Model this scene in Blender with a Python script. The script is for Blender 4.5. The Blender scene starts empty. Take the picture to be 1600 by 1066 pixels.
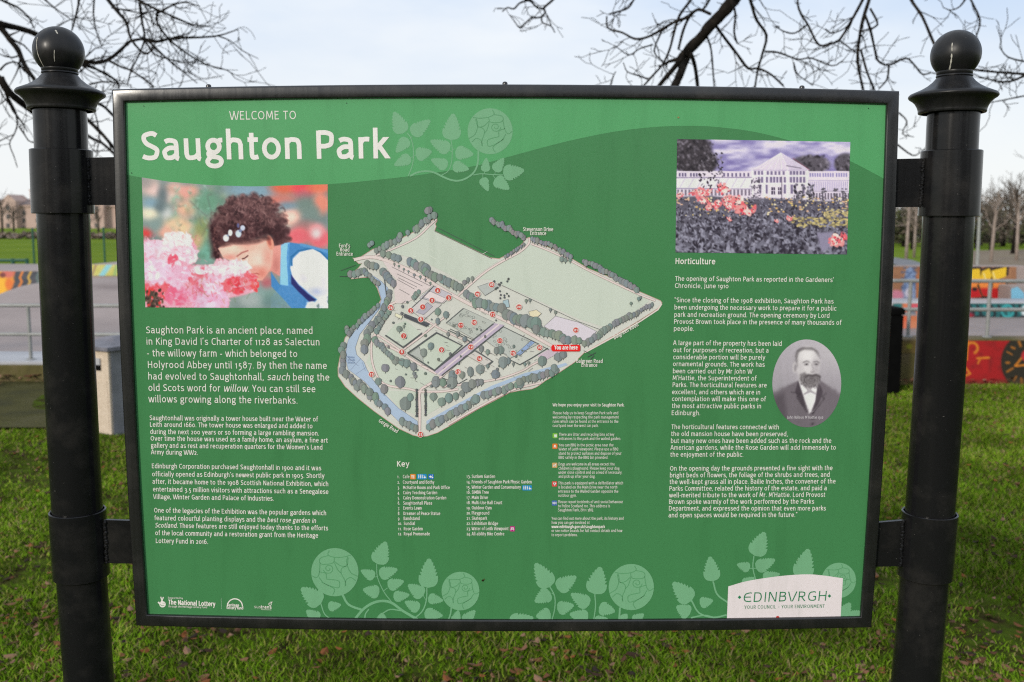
import bpy, math, random
import numpy as np
from mathutils import Vector, Matrix, noise as mnoise
random.seed(7)
RNG = np.random.default_rng(7)
scn = bpy.context.scene
COL = scn.collection

# ------------------------------------------------------------------ camera
CAM_Z = 1.60
BZ = CAM_Z - 0.2352                      # height of the middle of the board
PITCH, ROLL, YAW, FPX = -0.1219, 0.0030, 0.0005, 1500.0
CAM = Vector((0.0107, -1.5588, CAM_Z))
fwd = Vector((math.sin(YAW) * math.cos(PITCH), math.cos(YAW) * math.cos(PITCH), math.sin(PITCH)))
rgt = Vector((math.cos(YAW), -math.sin(YAW), 0))
upv = rgt.cross(fwd)
RV = math.cos(ROLL) * rgt + math.sin(ROLL) * upv
UV = -math.sin(ROLL) * rgt + math.cos(ROLL) * upv
cam = bpy.data.cameras.new("camera")
cam.sensor_width = 36.0
cam.lens = FPX / 1600 * 36
cam.clip_start, cam.clip_end = 0.05, 3000
cam.dof.use_dof = True
cam.dof.focus_distance = 1.56
cam.dof.aperture_fstop = 7.0
camo = bpy.data.objects.new("camera", cam)
COL.objects.link(camo)
M = Matrix((RV, UV, -fwd)).transposed().to_4x4()
M.translation = CAM
camo.matrix_world = M
scn.camera = camo

# ------------------------------------------------------------------ sky, sun, exposure
SUN_EL, SUN_AZ = math.radians(20), math.radians(215)      # azimuth clockwise from +y: low, behind the viewer's left shoulder
world = bpy.data.worlds.new("World")
scn.world = world
world.use_nodes = True
nt = world.node_tree
bg = nt.nodes["Background"]
bg.inputs[1].default_value = 0.112
sky = nt.nodes.new("ShaderNodeTexSky")
sky.sky_type = 'NISHITA'
sky.sun_disc = False
sky.sun_elevation, sky.sun_rotation = SUN_EL, SUN_AZ
sky.air_density, sky.dust_density, sky.ozone_density = 1.0, 1.5, 1.5
tc = nt.nodes.new("ShaderNodeTexCoord")
mp = nt.nodes.new("ShaderNodeMapping")
mp.inputs['Scale'].default_value = (1.0, 1.0, 3.2)
mp.inputs['Location'].default_value = (0.35, 0.2, 0.1)
nz = nt.nodes.new("ShaderNodeTexNoise")
nz.inputs['Scale'].default_value = 1.7
nz.inputs['Detail'].default_value = 6
nz.inputs['Roughness'].default_value = 0.55
rmp = nt.nodes.new("ShaderNodeValToRGB")             # cloud cover: thin blue gaps to bright white
rmp.color_ramp.elements[0].position, rmp.color_ramp.elements[0].color = 0.34, (0.55, 0.70, 0.93, 1)
rmp.color_ramp.elements[1].position, rmp.color_ramp.elements[1].color = 0.60, (0.90, 0.945, 1.0, 1)
sep = nt.nodes.new("ShaderNodeSeparateXYZ")
low = nt.nodes.new("ShaderNodeMapRange")              # the low sky is whiter
low.inputs['From Min'].default_value, low.inputs['From Max'].default_value = 0.05, 0.24
low.inputs['To Min'].default_value, low.inputs['To Max'].default_value = 1.0, 0.0
whi = nt.nodes.new("ShaderNodeMix")
whi.data_type = 'RGBA'
whi.inputs[7].default_value = (0.92, 0.945, 0.955, 1)
scl = nt.nodes.new("ShaderNodeVectorMath")
scl.operation = 'SCALE'
scl.inputs['Scale'].default_value = 9.3
mx = nt.nodes.new("ShaderNodeMix")
mx.data_type = 'RGBA'
mx.inputs[0].default_value = 0.92
nt.links.new(tc.outputs['Generated'], mp.inputs[0])
nt.links.new(tc.outputs['Generated'], sep.inputs[0])
nt.links.new(sep.outputs['Z'], low.inputs['Value'])
nt.links.new(mp.outputs[0], nz.inputs['Vector'])
nt.links.new(nz.outputs['Fac'], rmp.inputs[0])
nt.links.new(low.outputs[0], whi.inputs[0])
nt.links.new(rmp.outputs[0], whi.inputs[6])
nt.links.new(whi.outputs[2], scl.inputs[0])
nt.links.new(scl.outputs[0], mx.inputs[7])
nt.links.new(sky.outputs[0], mx.inputs[6])
nt.links.new(mx.outputs[2], bg.inputs[0])
sun = bpy.data.lights.new("sun", 'SUN')
sun.energy = 2.5
sun.angle = math.radians(10)
sun.color = (1.0, 0.93, 0.82)
suno = bpy.data.objects.new("sun", sun)
COL.objects.link(suno)
sd = Vector((math.sin(SUN_AZ) * math.cos(SUN_EL), math.cos(SUN_AZ) * math.cos(SUN_EL), math.sin(SUN_EL)))
suno.rotation_euler = sd.to_track_quat('Z', 'Y').to_euler()
scn.view_settings.view_transform = 'Standard'
scn.view_settings.look = 'None'
scn.view_settings.exposure = 0.0
scn.view_settings.gamma = 1.0
scn.cycles.filter_width = 1.2
scn.cycles.use_denoising = False


# ------------------------------------------------------------------ helpers
def at(px, py, y):                        # the point seen at photo pixel (px, py) on the upright plane at world y
    d = fwd * FPX + RV * (px - 800) - UV * (py - 533)
    return CAM + d * ((y - CAM.y) / d.y)


def atz(px, py, z):                       # the same on a level plane
    d = fwd * FPX + RV * (px - 800) - UV * (py - 533)
    return CAM + d * ((z - CAM.z) / d.z)


def lin(c):
    c = np.asarray(c, float) / 255.0
    return np.where(c <= 0.04045, c / 12.92, ((c + 0.055) / 1.055) ** 2.4)


INK = 1.06


def ink(r, g, b):
    v = np.minimum(lin((r, g, b)) * INK, 0.84)
    return (v[0], v[1], v[2], 1.0)


class MB:
    def __init__(s):
        s.v, s.f, s.c, s.m, s.uv = [], [], [], [], None

    def add(s, vs, fs, col=None, mi=0):
        o = len(s.v)
        s.v.extend([tuple(p) for p in vs])
        for f in fs:
            s.f.append(tuple(i + o for i in f))
            s.m.append(mi)
        if col is not None:
            s.c.extend([col] * len(vs))

    def box(s, x0, x1, y0, y1, z0, z1, col=None, mi=0):
        vs = [(x, y, z) for z in (z0, z1) for y in (y0, y1) for x in (x0, x1)]
        s.add(vs, [(0, 2, 3, 1), (4, 5, 7, 6), (0, 1, 5, 4), (2, 6, 7, 3), (0, 4, 6, 2), (1, 3, 7, 5)], col, mi)

    def tube(s, pts, rad, n=6, cap=True, col=None, mi=0):
        pts = [Vector(p) for p in pts]
        if not hasattr(rad, '__len__'):
            rad = [rad] * len(pts)
        rings = []
        t0 = (pts[1] - pts[0]).normalized()
        a = t0.orthogonal().normalized()
        for i, p in enumerate(pts):
            t = (pts[min(i + 1, len(pts) - 1)] - pts[max(i - 1, 0)]).normalized()
            a = (a - t * a.dot(t))
            a = a.normalized() if a.length > 1e-6 else t.orthogonal().normalized()
            b = t.cross(a)
            rings.append([p + (a * math.cos(k * 2 * math.pi / n) + b * math.sin(k * 2 * math.pi / n)) * rad[i] for k in range(n)])
        vs = [q for r in rings for q in r]
        fs = [(i * n + k, i * n + (k + 1) % n, (i + 1) * n + (k + 1) % n, (i + 1) * n + k) for i in range(len(pts) - 1) for k in range(n)]
        if cap:
            fs += [tuple(range(n))[::-1], tuple((len(pts) - 1) * n + k for k in range(n))]
        s.add(vs, fs, col, mi)

    def lathe(s, prof, n=40, o=(0, 0, 0), mi=0):
        vs = [(o[0] + r * math.cos(2 * math.pi * k / n), o[1] + r * math.sin(2 * math.pi * k / n), o[2] + z) for r, z in prof for k in range(n)]
        fs = [(i * n + k, i * n + (k + 1) % n, (i + 1) * n + (k + 1) % n, (i + 1) * n + k) for i in range(len(prof) - 1) for k in range(n)]
        s.add(vs, fs, None, mi)

    def build(s, name, mats, parent=None, smooth=False, angle=None):
        me = bpy.data.meshes.new(name)
        me.from_pydata(s.v, [], s.f)
        for m in (mats if isinstance(mats, (list, tuple)) else [mats]):
            me.materials.append(m)
        if any(s.m):
            me.polygons.foreach_set('material_index', s.m)
        if s.c:
            at_ = me.color_attributes.new('Col', 'FLOAT_COLOR', 'POINT')
            at_.data.foreach_set('color', np.asarray(s.c, 'f').ravel())
        if smooth:
            me.polygons.foreach_set('use_smooth', [True] * len(s.f))
            if angle:
                me.set_sharp_from_angle(angle=math.radians(angle))
        me.update()
        return link(name, me, parent)


def link(name, data, parent=None):
    o = bpy.data.objects.new(name, data)
    COL.objects.link(o)
    if parent is not None:
        o.parent = parent
        if parent.type == 'EMPTY':
            o.matrix_parent_inverse = Matrix.Translation(-Vector(parent.location))
    return o


def tag(o, label=None, cat=None, group=None, kind=None):
    if label: o['label'] = label
    if cat: o['category'] = cat
    if group: o['group'] = group
    if kind: o['kind'] = kind
    return o


def thing(name, label, cat, loc=(0, 0, 0), group=None):
    o = bpy.data.objects.new(name, None)
    COL.objects.link(o)
    o.location = loc
    o.empty_display_size = 0.1
    return tag(o, label, cat, group)


# ------------------------------------------------------------------ materials
def mat(name):
    m = bpy.data.materials.new(name)
    m.use_nodes = True
    n = m.node_tree
    return m, n, n.nodes['Principled BSDF']


def node(n, t, **kw):
    x = n.nodes.new(t)
    for k, v in kw.items():
        x.inputs[k].default_value = v
    return x


def ramp(n, src, stops):
    r = n.nodes.new('ShaderNodeValToRGB')
    e = r.color_ramp.elements
    while len(e) < len(stops):
        e.new(0.5)
    for el, (p, c) in zip(e, stops):
        el.position = p
        el.color = (*c, 1) if len(c) == 3 else c
    n.links.new(src, r.inputs[0])
    return r.outputs[0]


def bump(n, b, src, strength, dist):
    bp = node(n, 'ShaderNodeBump', Strength=strength, Distance=dist)
    n.links.new(src, bp.inputs['Height'])
    n.links.new(bp.outputs[0], b.inputs['Normal'])


def coords(n, scale=(1, 1, 1), kind='Object'):
    t = n.nodes.new('ShaderNodeTexCoord')
    m = n.nodes.new('ShaderNodeMapping')
    m.inputs['Scale'].default_value = scale
    n.links.new(t.outputs[kind], m.inputs[0])
    return m.outputs[0]


def noise(n, vec, scale, detail=4, rough=0.55):
    x = node(n, 'ShaderNodeTexNoise', Scale=scale, Detail=detail, Roughness=rough)
    n.links.new(vec, x.inputs['Vector'])
    return x.outputs['Fac']


def noisy(name, stops, scale, rough=0.8, bstr=0.3, bdist=0.01, detail=5, bscale=None, stretch=(1, 1, 1), spec=0.4, metal=0):
    m, n, b = mat(name)
    v = coords(n, stretch)
    f = noise(n, v, scale, detail, 0.6)
    n.links.new(ramp(n, f, stops), b.inputs['Base Color'])
    b.inputs['Roughness'].default_value = rough
    b.inputs['Specular IOR Level'].default_value = spec
    b.inputs['Metallic'].default_value = metal
    if bstr:
        bump(n, b, noise(n, v, bscale or scale * 6, 4, 0.6), bstr, bdist)
    return m


def black_paint(name, base=0.012, rough=0.34, spec=0.4):
    m, n, b = mat(name)
    v = coords(n, (1, 1, 1))
    vs = coords(n, (55, 55, 1.6))
    f = noise(n, vs, 3.0, 3)
    big = noise(n, v, 14, 5, 0.65)
    speck = noise(n, v, 260, 2, 0.5)
    sp = ramp(n, speck, [(0.735, (base, base, base * 1.08)), (0.80, (0.10, 0.095, 0.09))])
    wear = ramp(n, big, [(0.48, (0, 0, 0)), (0.78, (0.017, 0.015, 0.013))])
    ad = n.nodes.new('ShaderNodeMix')
    ad.data_type, ad.blend_type = 'RGBA', 'ADD'
    ad.inputs[0].default_value = 1
    n.links.new(sp, ad.inputs[6])
    n.links.new(wear, ad.inputs[7])
    n.links.new(ad.outputs[2], b.inputs['Base Color'])
    rr = ramp(n, f, [(0.3, (rough * 0.85,) * 3), (0.7, (rough * 1.2,) * 3)])
    n.links.new(rr, b.inputs['Roughness'])
    b.inputs['Specular IOR Level'].default_value = spec
    bump(n, b, noise(n, v, 220, 3), 0.05, 0.001)
    return m


BLACK = black_paint('black_paint', 0.009, 0.18, 0.25)
SATIN = black_paint('cast_satin_paint', 0.010, 0.36, 0.3)
FRAME_BLACK = black_paint('satin_black_paint', 0.010, 0.26, 0.75)

PRINT, n, b = mat('printed_vinyl')
ca = n.nodes.new('ShaderNodeVertexColor'); ca.layer_name = 'Col'
vv = coords(n)
fade = ramp(n, noise(n, coords(n, (14, 14, 2.2)), 1.6, 6, 0.65), [(0.28, (0.85, 0.87, 0.85)), (0.48, (0.97, 0.975, 0.97)), (0.75, (1.0, 1.0, 1.0))])
ml = n.nodes.new('ShaderNodeMix'); ml.data_type, ml.blend_type = 'RGBA', 'MULTIPLY'; ml.inputs[0].default_value = 1
n.links.new(ca.outputs[0], ml.inputs[6]); n.links.new(fade, ml.inputs[7])
n.links.new(ml.outputs[2], b.inputs['Base Color'])
n.links.new(ramp(n, noise(n, vv, 9, 4), [(0.3, (0.17,) * 3), (0.75, (0.30,) * 3)]), b.inputs['Roughness'])
b.inputs['Specular IOR Level'].default_value = 0.42
bump(n, b, noise(n, vv, 420, 2), 0.06, 0.001)

PAINT, n, b = mat('sprayed_paint_on_concrete')
ca = n.nodes.new('ShaderNodeVertexColor'); ca.layer_name = 'Col'
n.links.new(ca.outputs[0], b.inputs['Base Color'])
b.inputs['Roughness'].default_value = 0.7
bump(n, b, noise(n, coords(n), 30, 4), 0.2, 0.01)

CONCRETE = noisy('concrete', [(0.25, (0.19, 0.145, 0.132)), (0.42, (0.275, 0.22, 0.202)), (0.58, (0.315, 0.252, 0.23)), (0.8, (0.37, 0.305, 0.285))], 0.7, 0.65, 0.2, 0.01)
PALE_CONCRETE = noisy('pale_concrete', [(0.3, (0.33, 0.33, 0.35)), (0.7, (0.45, 0.45, 0.47))], 2.2, 0.5, 0.2, 0.01)
MOSS_WALL = noisy('mossy_concrete', [(0.25, (0.035, 0.028, 0.012)), (0.45, (0.10, 0.085, 0.025)), (0.6, (0.15, 0.11, 0.06)), (0.75, (0.22, 0.17, 0.10))], 3.0, 0.9, 0.5, 0.02, stretch=(1, 1, 0.5))
TARMAC = noisy('mossy_tarmac', [(0.3, (0.045, 0.045, 0.026)), (0.5, (0.072, 0.068, 0.026)), (0.72, (0.095, 0.088, 0.045))], 1.6, 0.95, 0.6, 0.02, bscale=40, spec=0.05)
ROAD = noisy('asphalt', [(0.3, (0.13, 0.13, 0.14)), (0.7, (0.19, 0.19, 0.2))], 0.5, 0.8, 0.2, 0.02)
STEEL = noisy('galvanised_steel', [(0.3, (0.24, 0.245, 0.235)), (0.7, (0.33, 0.335, 0.325))], 6, 0.5, 0, 0, metal=0.15)
BARK = noisy('bark', [(0.3, (0.008, 0.007, 0.006)), (0.55, (0.018, 0.015, 0.013)), (0.78, (0.05, 0.04, 0.03))], 16, 1.0, 0.6, 0.01, spec=0.1)
GREY_BARK = noisy('grey_brown_bark', [(0.3, (0.07, 0.058, 0.048)), (0.7, (0.13, 0.108, 0.09))], 3, 0.95, 0.4, 0.02, spec=0.05)
PALE_BARK = noisy('pale_bark', [(0.3, (0.22, 0.17, 0.14)), (0.7, (0.36, 0.29, 0.25))], 3, 0.9, 0.4, 0.02)
DRY = noisy('dry_leafy_bank', [(0.3, (0.14, 0.10, 0.06)), (0.55, (0.20, 0.15, 0.10)), (0.75, (0.16, 0.16, 0.07))], 0.8, 0.95, 0.4, 0.05)
FIELD = noisy('field_turf', [(0.3, (0.095, 0.16, 0.012)), (0.7, (0.155, 0.215, 0.020))], 0.15, 0.95, 0, 0, spec=0.02)
EARTH = noisy('lawn_soil', [(0.30, (0.022, 0.016, 0.007)), (0.42, (0.040, 0.036, 0.010)), (0.52, (0.052, 0.075, 0.008)), (0.75, (0.075, 0.12, 0.010))], 9.0, 0.95, 0.8, 0.03, detail=8, bscale=25, spec=0.03)
STONE = noisy('sandstone', [(0.3, (0.42, 0.29, 0.25)), (0.7, (0.52, 0.38, 0.33))], 0.12, 0.9, 0.2, 0.05)
SLATE = noisy('roof_slate', [(0.3, (0.16, 0.12, 0.11)), (0.7, (0.26, 0.20, 0.18))], 0.4, 0.7, 0, 0)
GLASS_DARK = noisy('window_glass', [(0.3, (0.07, 0.065, 0.07)), (0.7, (0.13, 0.12, 0.12))], 0.3, 0.2, 0, 0)
GREEN_METAL = noisy('green_powder_coat', [(0.3, (0.012, 0.07, 0.045)), (0.7, (0.02, 0.10, 0.065))], 5, 0.5, 0, 0)
BIN_CREAM = noisy('cream_gritty_panel', [(0.35, (0.52, 0.42, 0.32)), (0.65, (0.64, 0.53, 0.42))], 60, 0.75, 0.3, 0.003)
BIN_SHADE = noisy('shaded_bin_shell', [(0.3, (0.16, 0.16, 0.17)), (0.7, (0.24, 0.24, 0.26))], 6, 0.5, 0.1, 0.003)  # grey tone carries the shade on the bin's right side
BIN_TOP = noisy('weathered_bin_hood', [(0.3, (0.10, 0.095, 0.11)), (0.7, (0.19, 0.185, 0.215))], 9, 0.5, 0.2, 0.004)
VOID = noisy('black_plastic', [(0.3, (0.002, 0.002, 0.002)), (0.7, (0.004, 0.004, 0.004))], 9, 0.8, 0, 0, spec=0.05)
CAR_WHITE = noisy('white_car_paint', [(0.3, (0.6, 0.6, 0.62)), (0.7, (0.68, 0.68, 0.7))], 1, 0.3, 0, 0)
CAR_GREY = noisy('silver_car_paint', [(0.3, (0.3, 0.31, 0.34)), (0.7, (0.36, 0.37, 0.40))], 1, 0.3, 0, 0)
TYRE = noisy('rubber', [(0.3, (0.015, 0.015, 0.015)), (0.7, (0.025, 0.025, 0.025))], 5, 0.9, 0, 0)
LAMP_RED = noisy('red_lens', [(0.3, (0.4, 0.03, 0.02)), (0.7, (0.5, 0.04, 0.03))], 5, 0.3, 0, 0)


def leafy(name, c0, c1):
    m, n, b = mat(name)
    ca = n.nodes.new('ShaderNodeVertexColor'); ca.layer_name = 'Col'
    n.links.new(ca.outputs[0], b.inputs['Base Color'])
    b.inputs['Roughness'].default_value = 0.6
    b.inputs['Specular IOR Level'].default_value = 0.02
    return m


LEAF = leafy('leaf_colours', 0, 0)

# ------------------------------------------------------------------ lettering: an own stroke alphabet (x-height 50, capitals 66)
G = {
'a': (46, "M9 42 S15 45 23 45.5 33 42 35 32 L35 9 S36 4 40 2;M35 27 S27 28 17 27 8 20 8 13 11 6 18 4.5 26 6 35 13"),
'b': (47, "M9 0 L9 72;M9 40 S17 46 26 45.5 36 40 39.5 25 35 9 26 4.5 17 5 9 9"),
'c': (41, "M38 42 S32 45.5 25 45.5 13 41 8 25 13 9 25 4.5 33 5.5 38 9"),
'd': (48, "M38 72 L38 0;M38 41 S30 46 22 45.5 12 40 8 25 12 9 21 4.5 30 6 38 12"),
'e': (46, "M8 26 L38.5 26 S37 38 31 43.5 24 45.5 13 41 8 25 13 9 25 4.5 33 5.5 38 9"),
'f': (29, "M14 0 L14 55 S16 66 22 68 30 67;M4 46 L28 46"),
'g': (45, "A22 31 13.5 14.5 0 360;M32 41 S36 45 43 45.5;M15 19 S10 15 11 10 16 7 26 6 35 3 39 -4 35 -12 24 -15.5 12 -13 7 -6 9 0 15 6"),
'h': (46, "M9 0 L9 72;M9 38 S16 45 24 45.5 33 43 36.5 34 L36.5 0"),
'i': (18, "M9 0 L9 50;D9 64"),
'j': (19, "M10 50 L10 -6 S8 -13 0 -15;D10 64"),
'k': (40, "M9 0 L9 72;M34 50 L12 24;M17 30 L37 0"),
'l': (20, "M9 72 L9 8 S11 3 17 3"),
'm': (66, "M9 0 L9 50;M9 39 S15 45 22 45.5 30 43 33 34 L33 0;M33 38 S39 45 46 45.5 54 43 57 34 L57 0"),
'n': (46, "M9 0 L9 50;M9 38 S16 45 24 45.5 33 43 36.5 34 L36.5 0"),
'o': (49, "A24.5 25 16.5 20.5 0 360"),
'p': (47, "M9 50 L9 -18;M9 40 S17 46 26 45.5 36 40 39.5 25 35 9 26 4.5 17 6 9 11"),
'q': (47, "M38 50 L38 -18;M38 41 S30 46 22 45.5 12 40 8 25 12 9 21 4.5 30 6 38 12"),
'r': (31, "M9 0 L9 50;M9 36 S14 44 22 45.5 29 45"),
's': (40, "M33 42 S27 45.5 20 45.5 10 42 9 35 14 28 25 24 33 19 34 13 30 6 20 4.5 12 6 7 9"),
't': (31, "M13 62 L13 12 S15 5 21 4.5 28 6;M4 46 L28 46"),
'u': (47, "M9 50 L9 16 S12 6 21 4.5 30 7 36.5 14;M36.5 50 L36.5 8 S37.5 3 41.5 1"),
'v': (42, "M5 50 L19 0;M37 50 L23 0"),
'w': (62, "M4 50 L16 0;M31 50 L19.5 0;M31 50 L42.5 0;M58 50 L46 0"),
'x': (42, "M6 50 L36 0;M36 50 L6 0"),
'y': (42, "M5 50 L22 4;M38 50 L19 -6 S15 -15 6 -15"),
'z': (41, "M6 45.5 L35 45.5;M33 43 L9 7;M6 4.5 L36 4.5"),
'A': (52, "M4 0 L24 66;M48 0 L28 66;M13 20 L39 20"),
'B': (47, "M9 0 L9 66;M9 61.5 L24 61.5 S36 58 37 49 33 39 23 36 L9 36;M23 35.9 S37 33 40 20 36 8 25 4.5 L9 4.5"),
'C': (49, "M46 57 S38 61.5 31 61.5 15 56 9 33 15 10 31 4.5 40 6 46 10"),
'D': (55, "M9 0 L9 66;M9 61.5 L22 61.5 S38 57 45 33 38 9 22 4.5 L9 4.5"),
'E': (44, "M9 0 L9 66;M9 61.5 L38 61.5;M9 35 L34 35;M9 4.5 L39 4.5"),
'F': (42, "M9 0 L9 66;M9 61.5 L38 61.5;M9 33 L34 33"),
'G': (54, "M46 57 S39 61.5 31 61.5 15 56 9 33 15 10 31 4.5 40 6 46 10 L46 34;M46 30 L33 30"),
'H': (54, "M9 0 L9 66;M44 0 L44 66;M9 35 L44 35"),
'I': (18, "M9 0 L9 66"),
'J': (24, "M14 66 L14 6 S12 -6 3 -10"),
'K': (46, "M9 0 L9 66;M40 66 L12 32;M17 38 L43 0"),
'L': (41, "M9 66 L9 0;M9 4.5 L38 4.5"),
'M': (64, "M8 0 L12 66;M56 0 L52 66;M12.5 66 L31 14;M51.5 66 L33 14"),
'N': (54, "M9 0 L9 66;M45 0 L45 66;M11 66 L43 0"),
'O': (62, "A31 33 22 28.5 0 360"),
'P': (45, "M9 0 L9 66;M9 61.5 L24 61.5 S37 57 39 46 36 34 24 29.5 L9 29.5"),
'Q': (62, "A31 33 22 28.5 0 360;M34 14 L52 -6"),
'R': (48, "M9 0 L9 66;M9 61.5 L24 61.5 S36 57 38 47 35 36 24 31.5 L9 31.5;M22 31 L42 0"),
'S': (46, "M39 57 S32 61.5 24 61.5 12 57 10 48 16 38 27 32 38 25 39 17 34 7 22 4.5 12 6 6 9"),
'T': (44, "M22 0 L22 62;M3 61.5 L41 61.5"),
'U': (56, "M9 66 L9 24 S12 8 28 4.5 44 8 47 24 L47 66"),
'V': (50, "M3 66 L22 0;M47 66 L28 0"),
'W': (76, "M3 66 L18 0;M40 66 L22 0;M36 66 L53 0;M73 66 L58 0"),
'X': (48, "M4 66 L44 0;M44 66 L4 0"),
'Y': (46, "M23 0 L23 28;M4 66 L23 27;M42 66 L23 27"),
'Z': (46, "M5 61.5 L41 61.5;M39 60 L7 6;M5 4.5 L42 4.5"),
'0': (49, "A24.5 25 16.5 20.5 0 360"),
'1': (26, "M15 0 L15 50;M15 46 L5 40"),
'2': (42, "M8 41 S14 45.5 21 45.5 31 42 32 34 27 24 8 5;M7 4.5 L36 4.5"),
'3': (42, "M8 43 S20 48 30 42 31 29 17 19;M17 19 S32 17 34 5 28 -10 18 -14 7 -14"),
'4': (44, "M29 50 L29 -16;M29 49 L7 6;M5 4 L40 4"),
'5': (42, "M33 45.5 L14 45.5 L12 24 S24 25 32 15 31 -2 22 -11 8 -15"),
'6': (46, "M36 66 S20 58 11 40 8 22 13 9 24 4.5 35 10 38 22 34 36 24 40 12 33"),
'7': (42, "M5 45.5 L37 45.5 L15 -17"),
'8': (48, "A24 52 12 11 0 360;A24 22 15.5 17.5 0 360"),
'9': (46, "M10 -16 S26 -8 35 10 38 28 33 41 22 45.5 11 40 8 28 12 14 22 10 34 17"),
'.': (18, "D9 5"), ',': (18, "D9 5;M10 4 L6 -8"), "'": (14, "M7 70 L7 52"), '’': (16, "M9 70 L6 54"),
'“': (28, "M10 54 L7 68;M21 54 L18 68"), '”': (28, "M10 70 L7 55;M21 70 L18 55"), '-': (28, "M4 24 L24 24"), '–': (40, "M4 27 L36 27"),
'/': (34, "M4 -8 L30 72"), ' ': (21, ""), 'Є': (52, "M48 60 S40 62.5 33 61 16 54 9 33 15 10 33 4.5 41 5 48 8;M9 34 L44 34"),
}


def glyph_strokes(spec):
    out = []
    for st in spec.split(';'):
        if not st:
            continue
        pts, toks = [], st.replace('M', ' M ').replace('L', ' L ').replace('S', ' S ').replace('A', ' A ').replace('D', ' D ').split()
        segs, i = [], 0
        while i < len(toks):
            op, nums = toks[i], []
            i += 1
            while i < len(toks) and toks[i] not in 'MLSAD':
                nums.append(float(toks[i])); i += 1
            if op in 'ML':
                pts.append((nums[0], nums[1]))
            elif op == 'D':
                out.append(('dot', [(nums[0], nums[1])], False))
            elif op == 'A':
                cx, cy, rx, ry, a0, a1 = nums
                k = 18
                pts = [(cx + rx * math.cos(math.radians(a0 + (a1 - a0) * j / k)), cy + ry * math.sin(math.radians(a0 + (a1 - a0) * j / k))) for j in range(k + 1)]
            elif op == 'S':
                ctl = [pts[-1]] + [(nums[j], nums[j + 1]) for j in range(0, len(nums), 2)]
                pre = pts[-2] if len(pts) > 1 else (2 * ctl[0][0] - ctl[1][0], 2 * ctl[0][1] - ctl[1][1])
                if len(pts) > 1:
                    dx, dy = ctl[0][0] - pre[0], ctl[0][1] - pre[1]
                    L = math.hypot(dx, dy); e = math.hypot(ctl[1][0] - ctl[0][0], ctl[1][1] - ctl[0][1])
                    pre = (ctl[0][0] - dx / L * e, ctl[0][1] - dy / L * e)
                c = [pre] + ctl + [(2 * ctl[-1][0] - ctl[-2][0], 2 * ctl[-1][1] - ctl[-2][1])]
                for j in range(1, len(c) - 2):
                    p0, p1, p2, p3 = c[j - 1:j + 3]
                    for t in (0.34, 0.67, 1.0):
                        pts.append(tuple(0.5 * (2 * p1[q] + (p2[q] - p0[q]) * t + (2 * p0[q] - 5 * p1[q] + 4 * p2[q] - p3[q]) * t * t + (3 * p1[q] - p0[q] - 3 * p2[q] + p3[q]) * t ** 3) for q in (0, 1)))
        if pts:
            closed = len(pts) > 4 and math.hypot(pts[0][0] - pts[-1][0], pts[0][1] - pts[-1][1]) < 0.01
            out.append(('line', pts[:-1] if closed else pts, closed))
    return out


GS = {k: (a, glyph_strokes(s)) for k, (a, s) in G.items()}
FLATY = {0, 50, 66, 72}


def ribbon(P, hw, closed=False, flat0=False, flat1=False):
    n = len(P)
    L, R = [], []
    for i in range(n):
        if closed:
            a, b = P[i - 1], P[(i + 1) % n]
        else:
            a, b = P[max(i - 1, 0)], P[min(i + 1, n - 1)]
        d1 = (P[i][0] - a[0], P[i][1] - a[1]) if a is not P[i] else (b[0] - P[i][0], b[1] - P[i][1])
        d2 = (b[0] - P[i][0], b[1] - P[i][1]) if b is not P[i] else d1
        l1, l2 = math.hypot(*d1) or 1, math.hypot(*d2) or 1
        n1, n2 = (-d1[1] / l1, d1[0] / l1), (-d2[1] / l2, d2[0] / l2)
        m = (n1[0] + n2[0], n1[1] + n2[1])
        q = m[0] * n1[0] + m[1] * n1[1]
        s = min(1 / q if q > 0.05 else 2.0, 1.1)
        o = (m[0] * s * hw, m[1] * s * hw)
        if (i == 0 and flat0) or (i == n - 1 and flat1):
            h = hw / max(abs(d1[1] / l1), 0.4)
            o = (-h if d1[1] > 0 else h, 0)
        L.append((P[i][0] + o[0], P[i][1] + o[1]))
        R.append((P[i][0] - o[0], P[i][1] - o[1]))
    vs = L + R
    fs = [(i, (i + 1) % n, n + (i + 1) % n, n + i) for i in range(n if closed else n - 1)]
    return vs, fs


PY = 0.006                                # the printed panel lies 6 mm behind the frame's face
LAYER = [0]


def lift(k):
    return PY - 0.00016 * k


def pboard(px, py, k=0):
    return at(px, py, lift(k))


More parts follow.
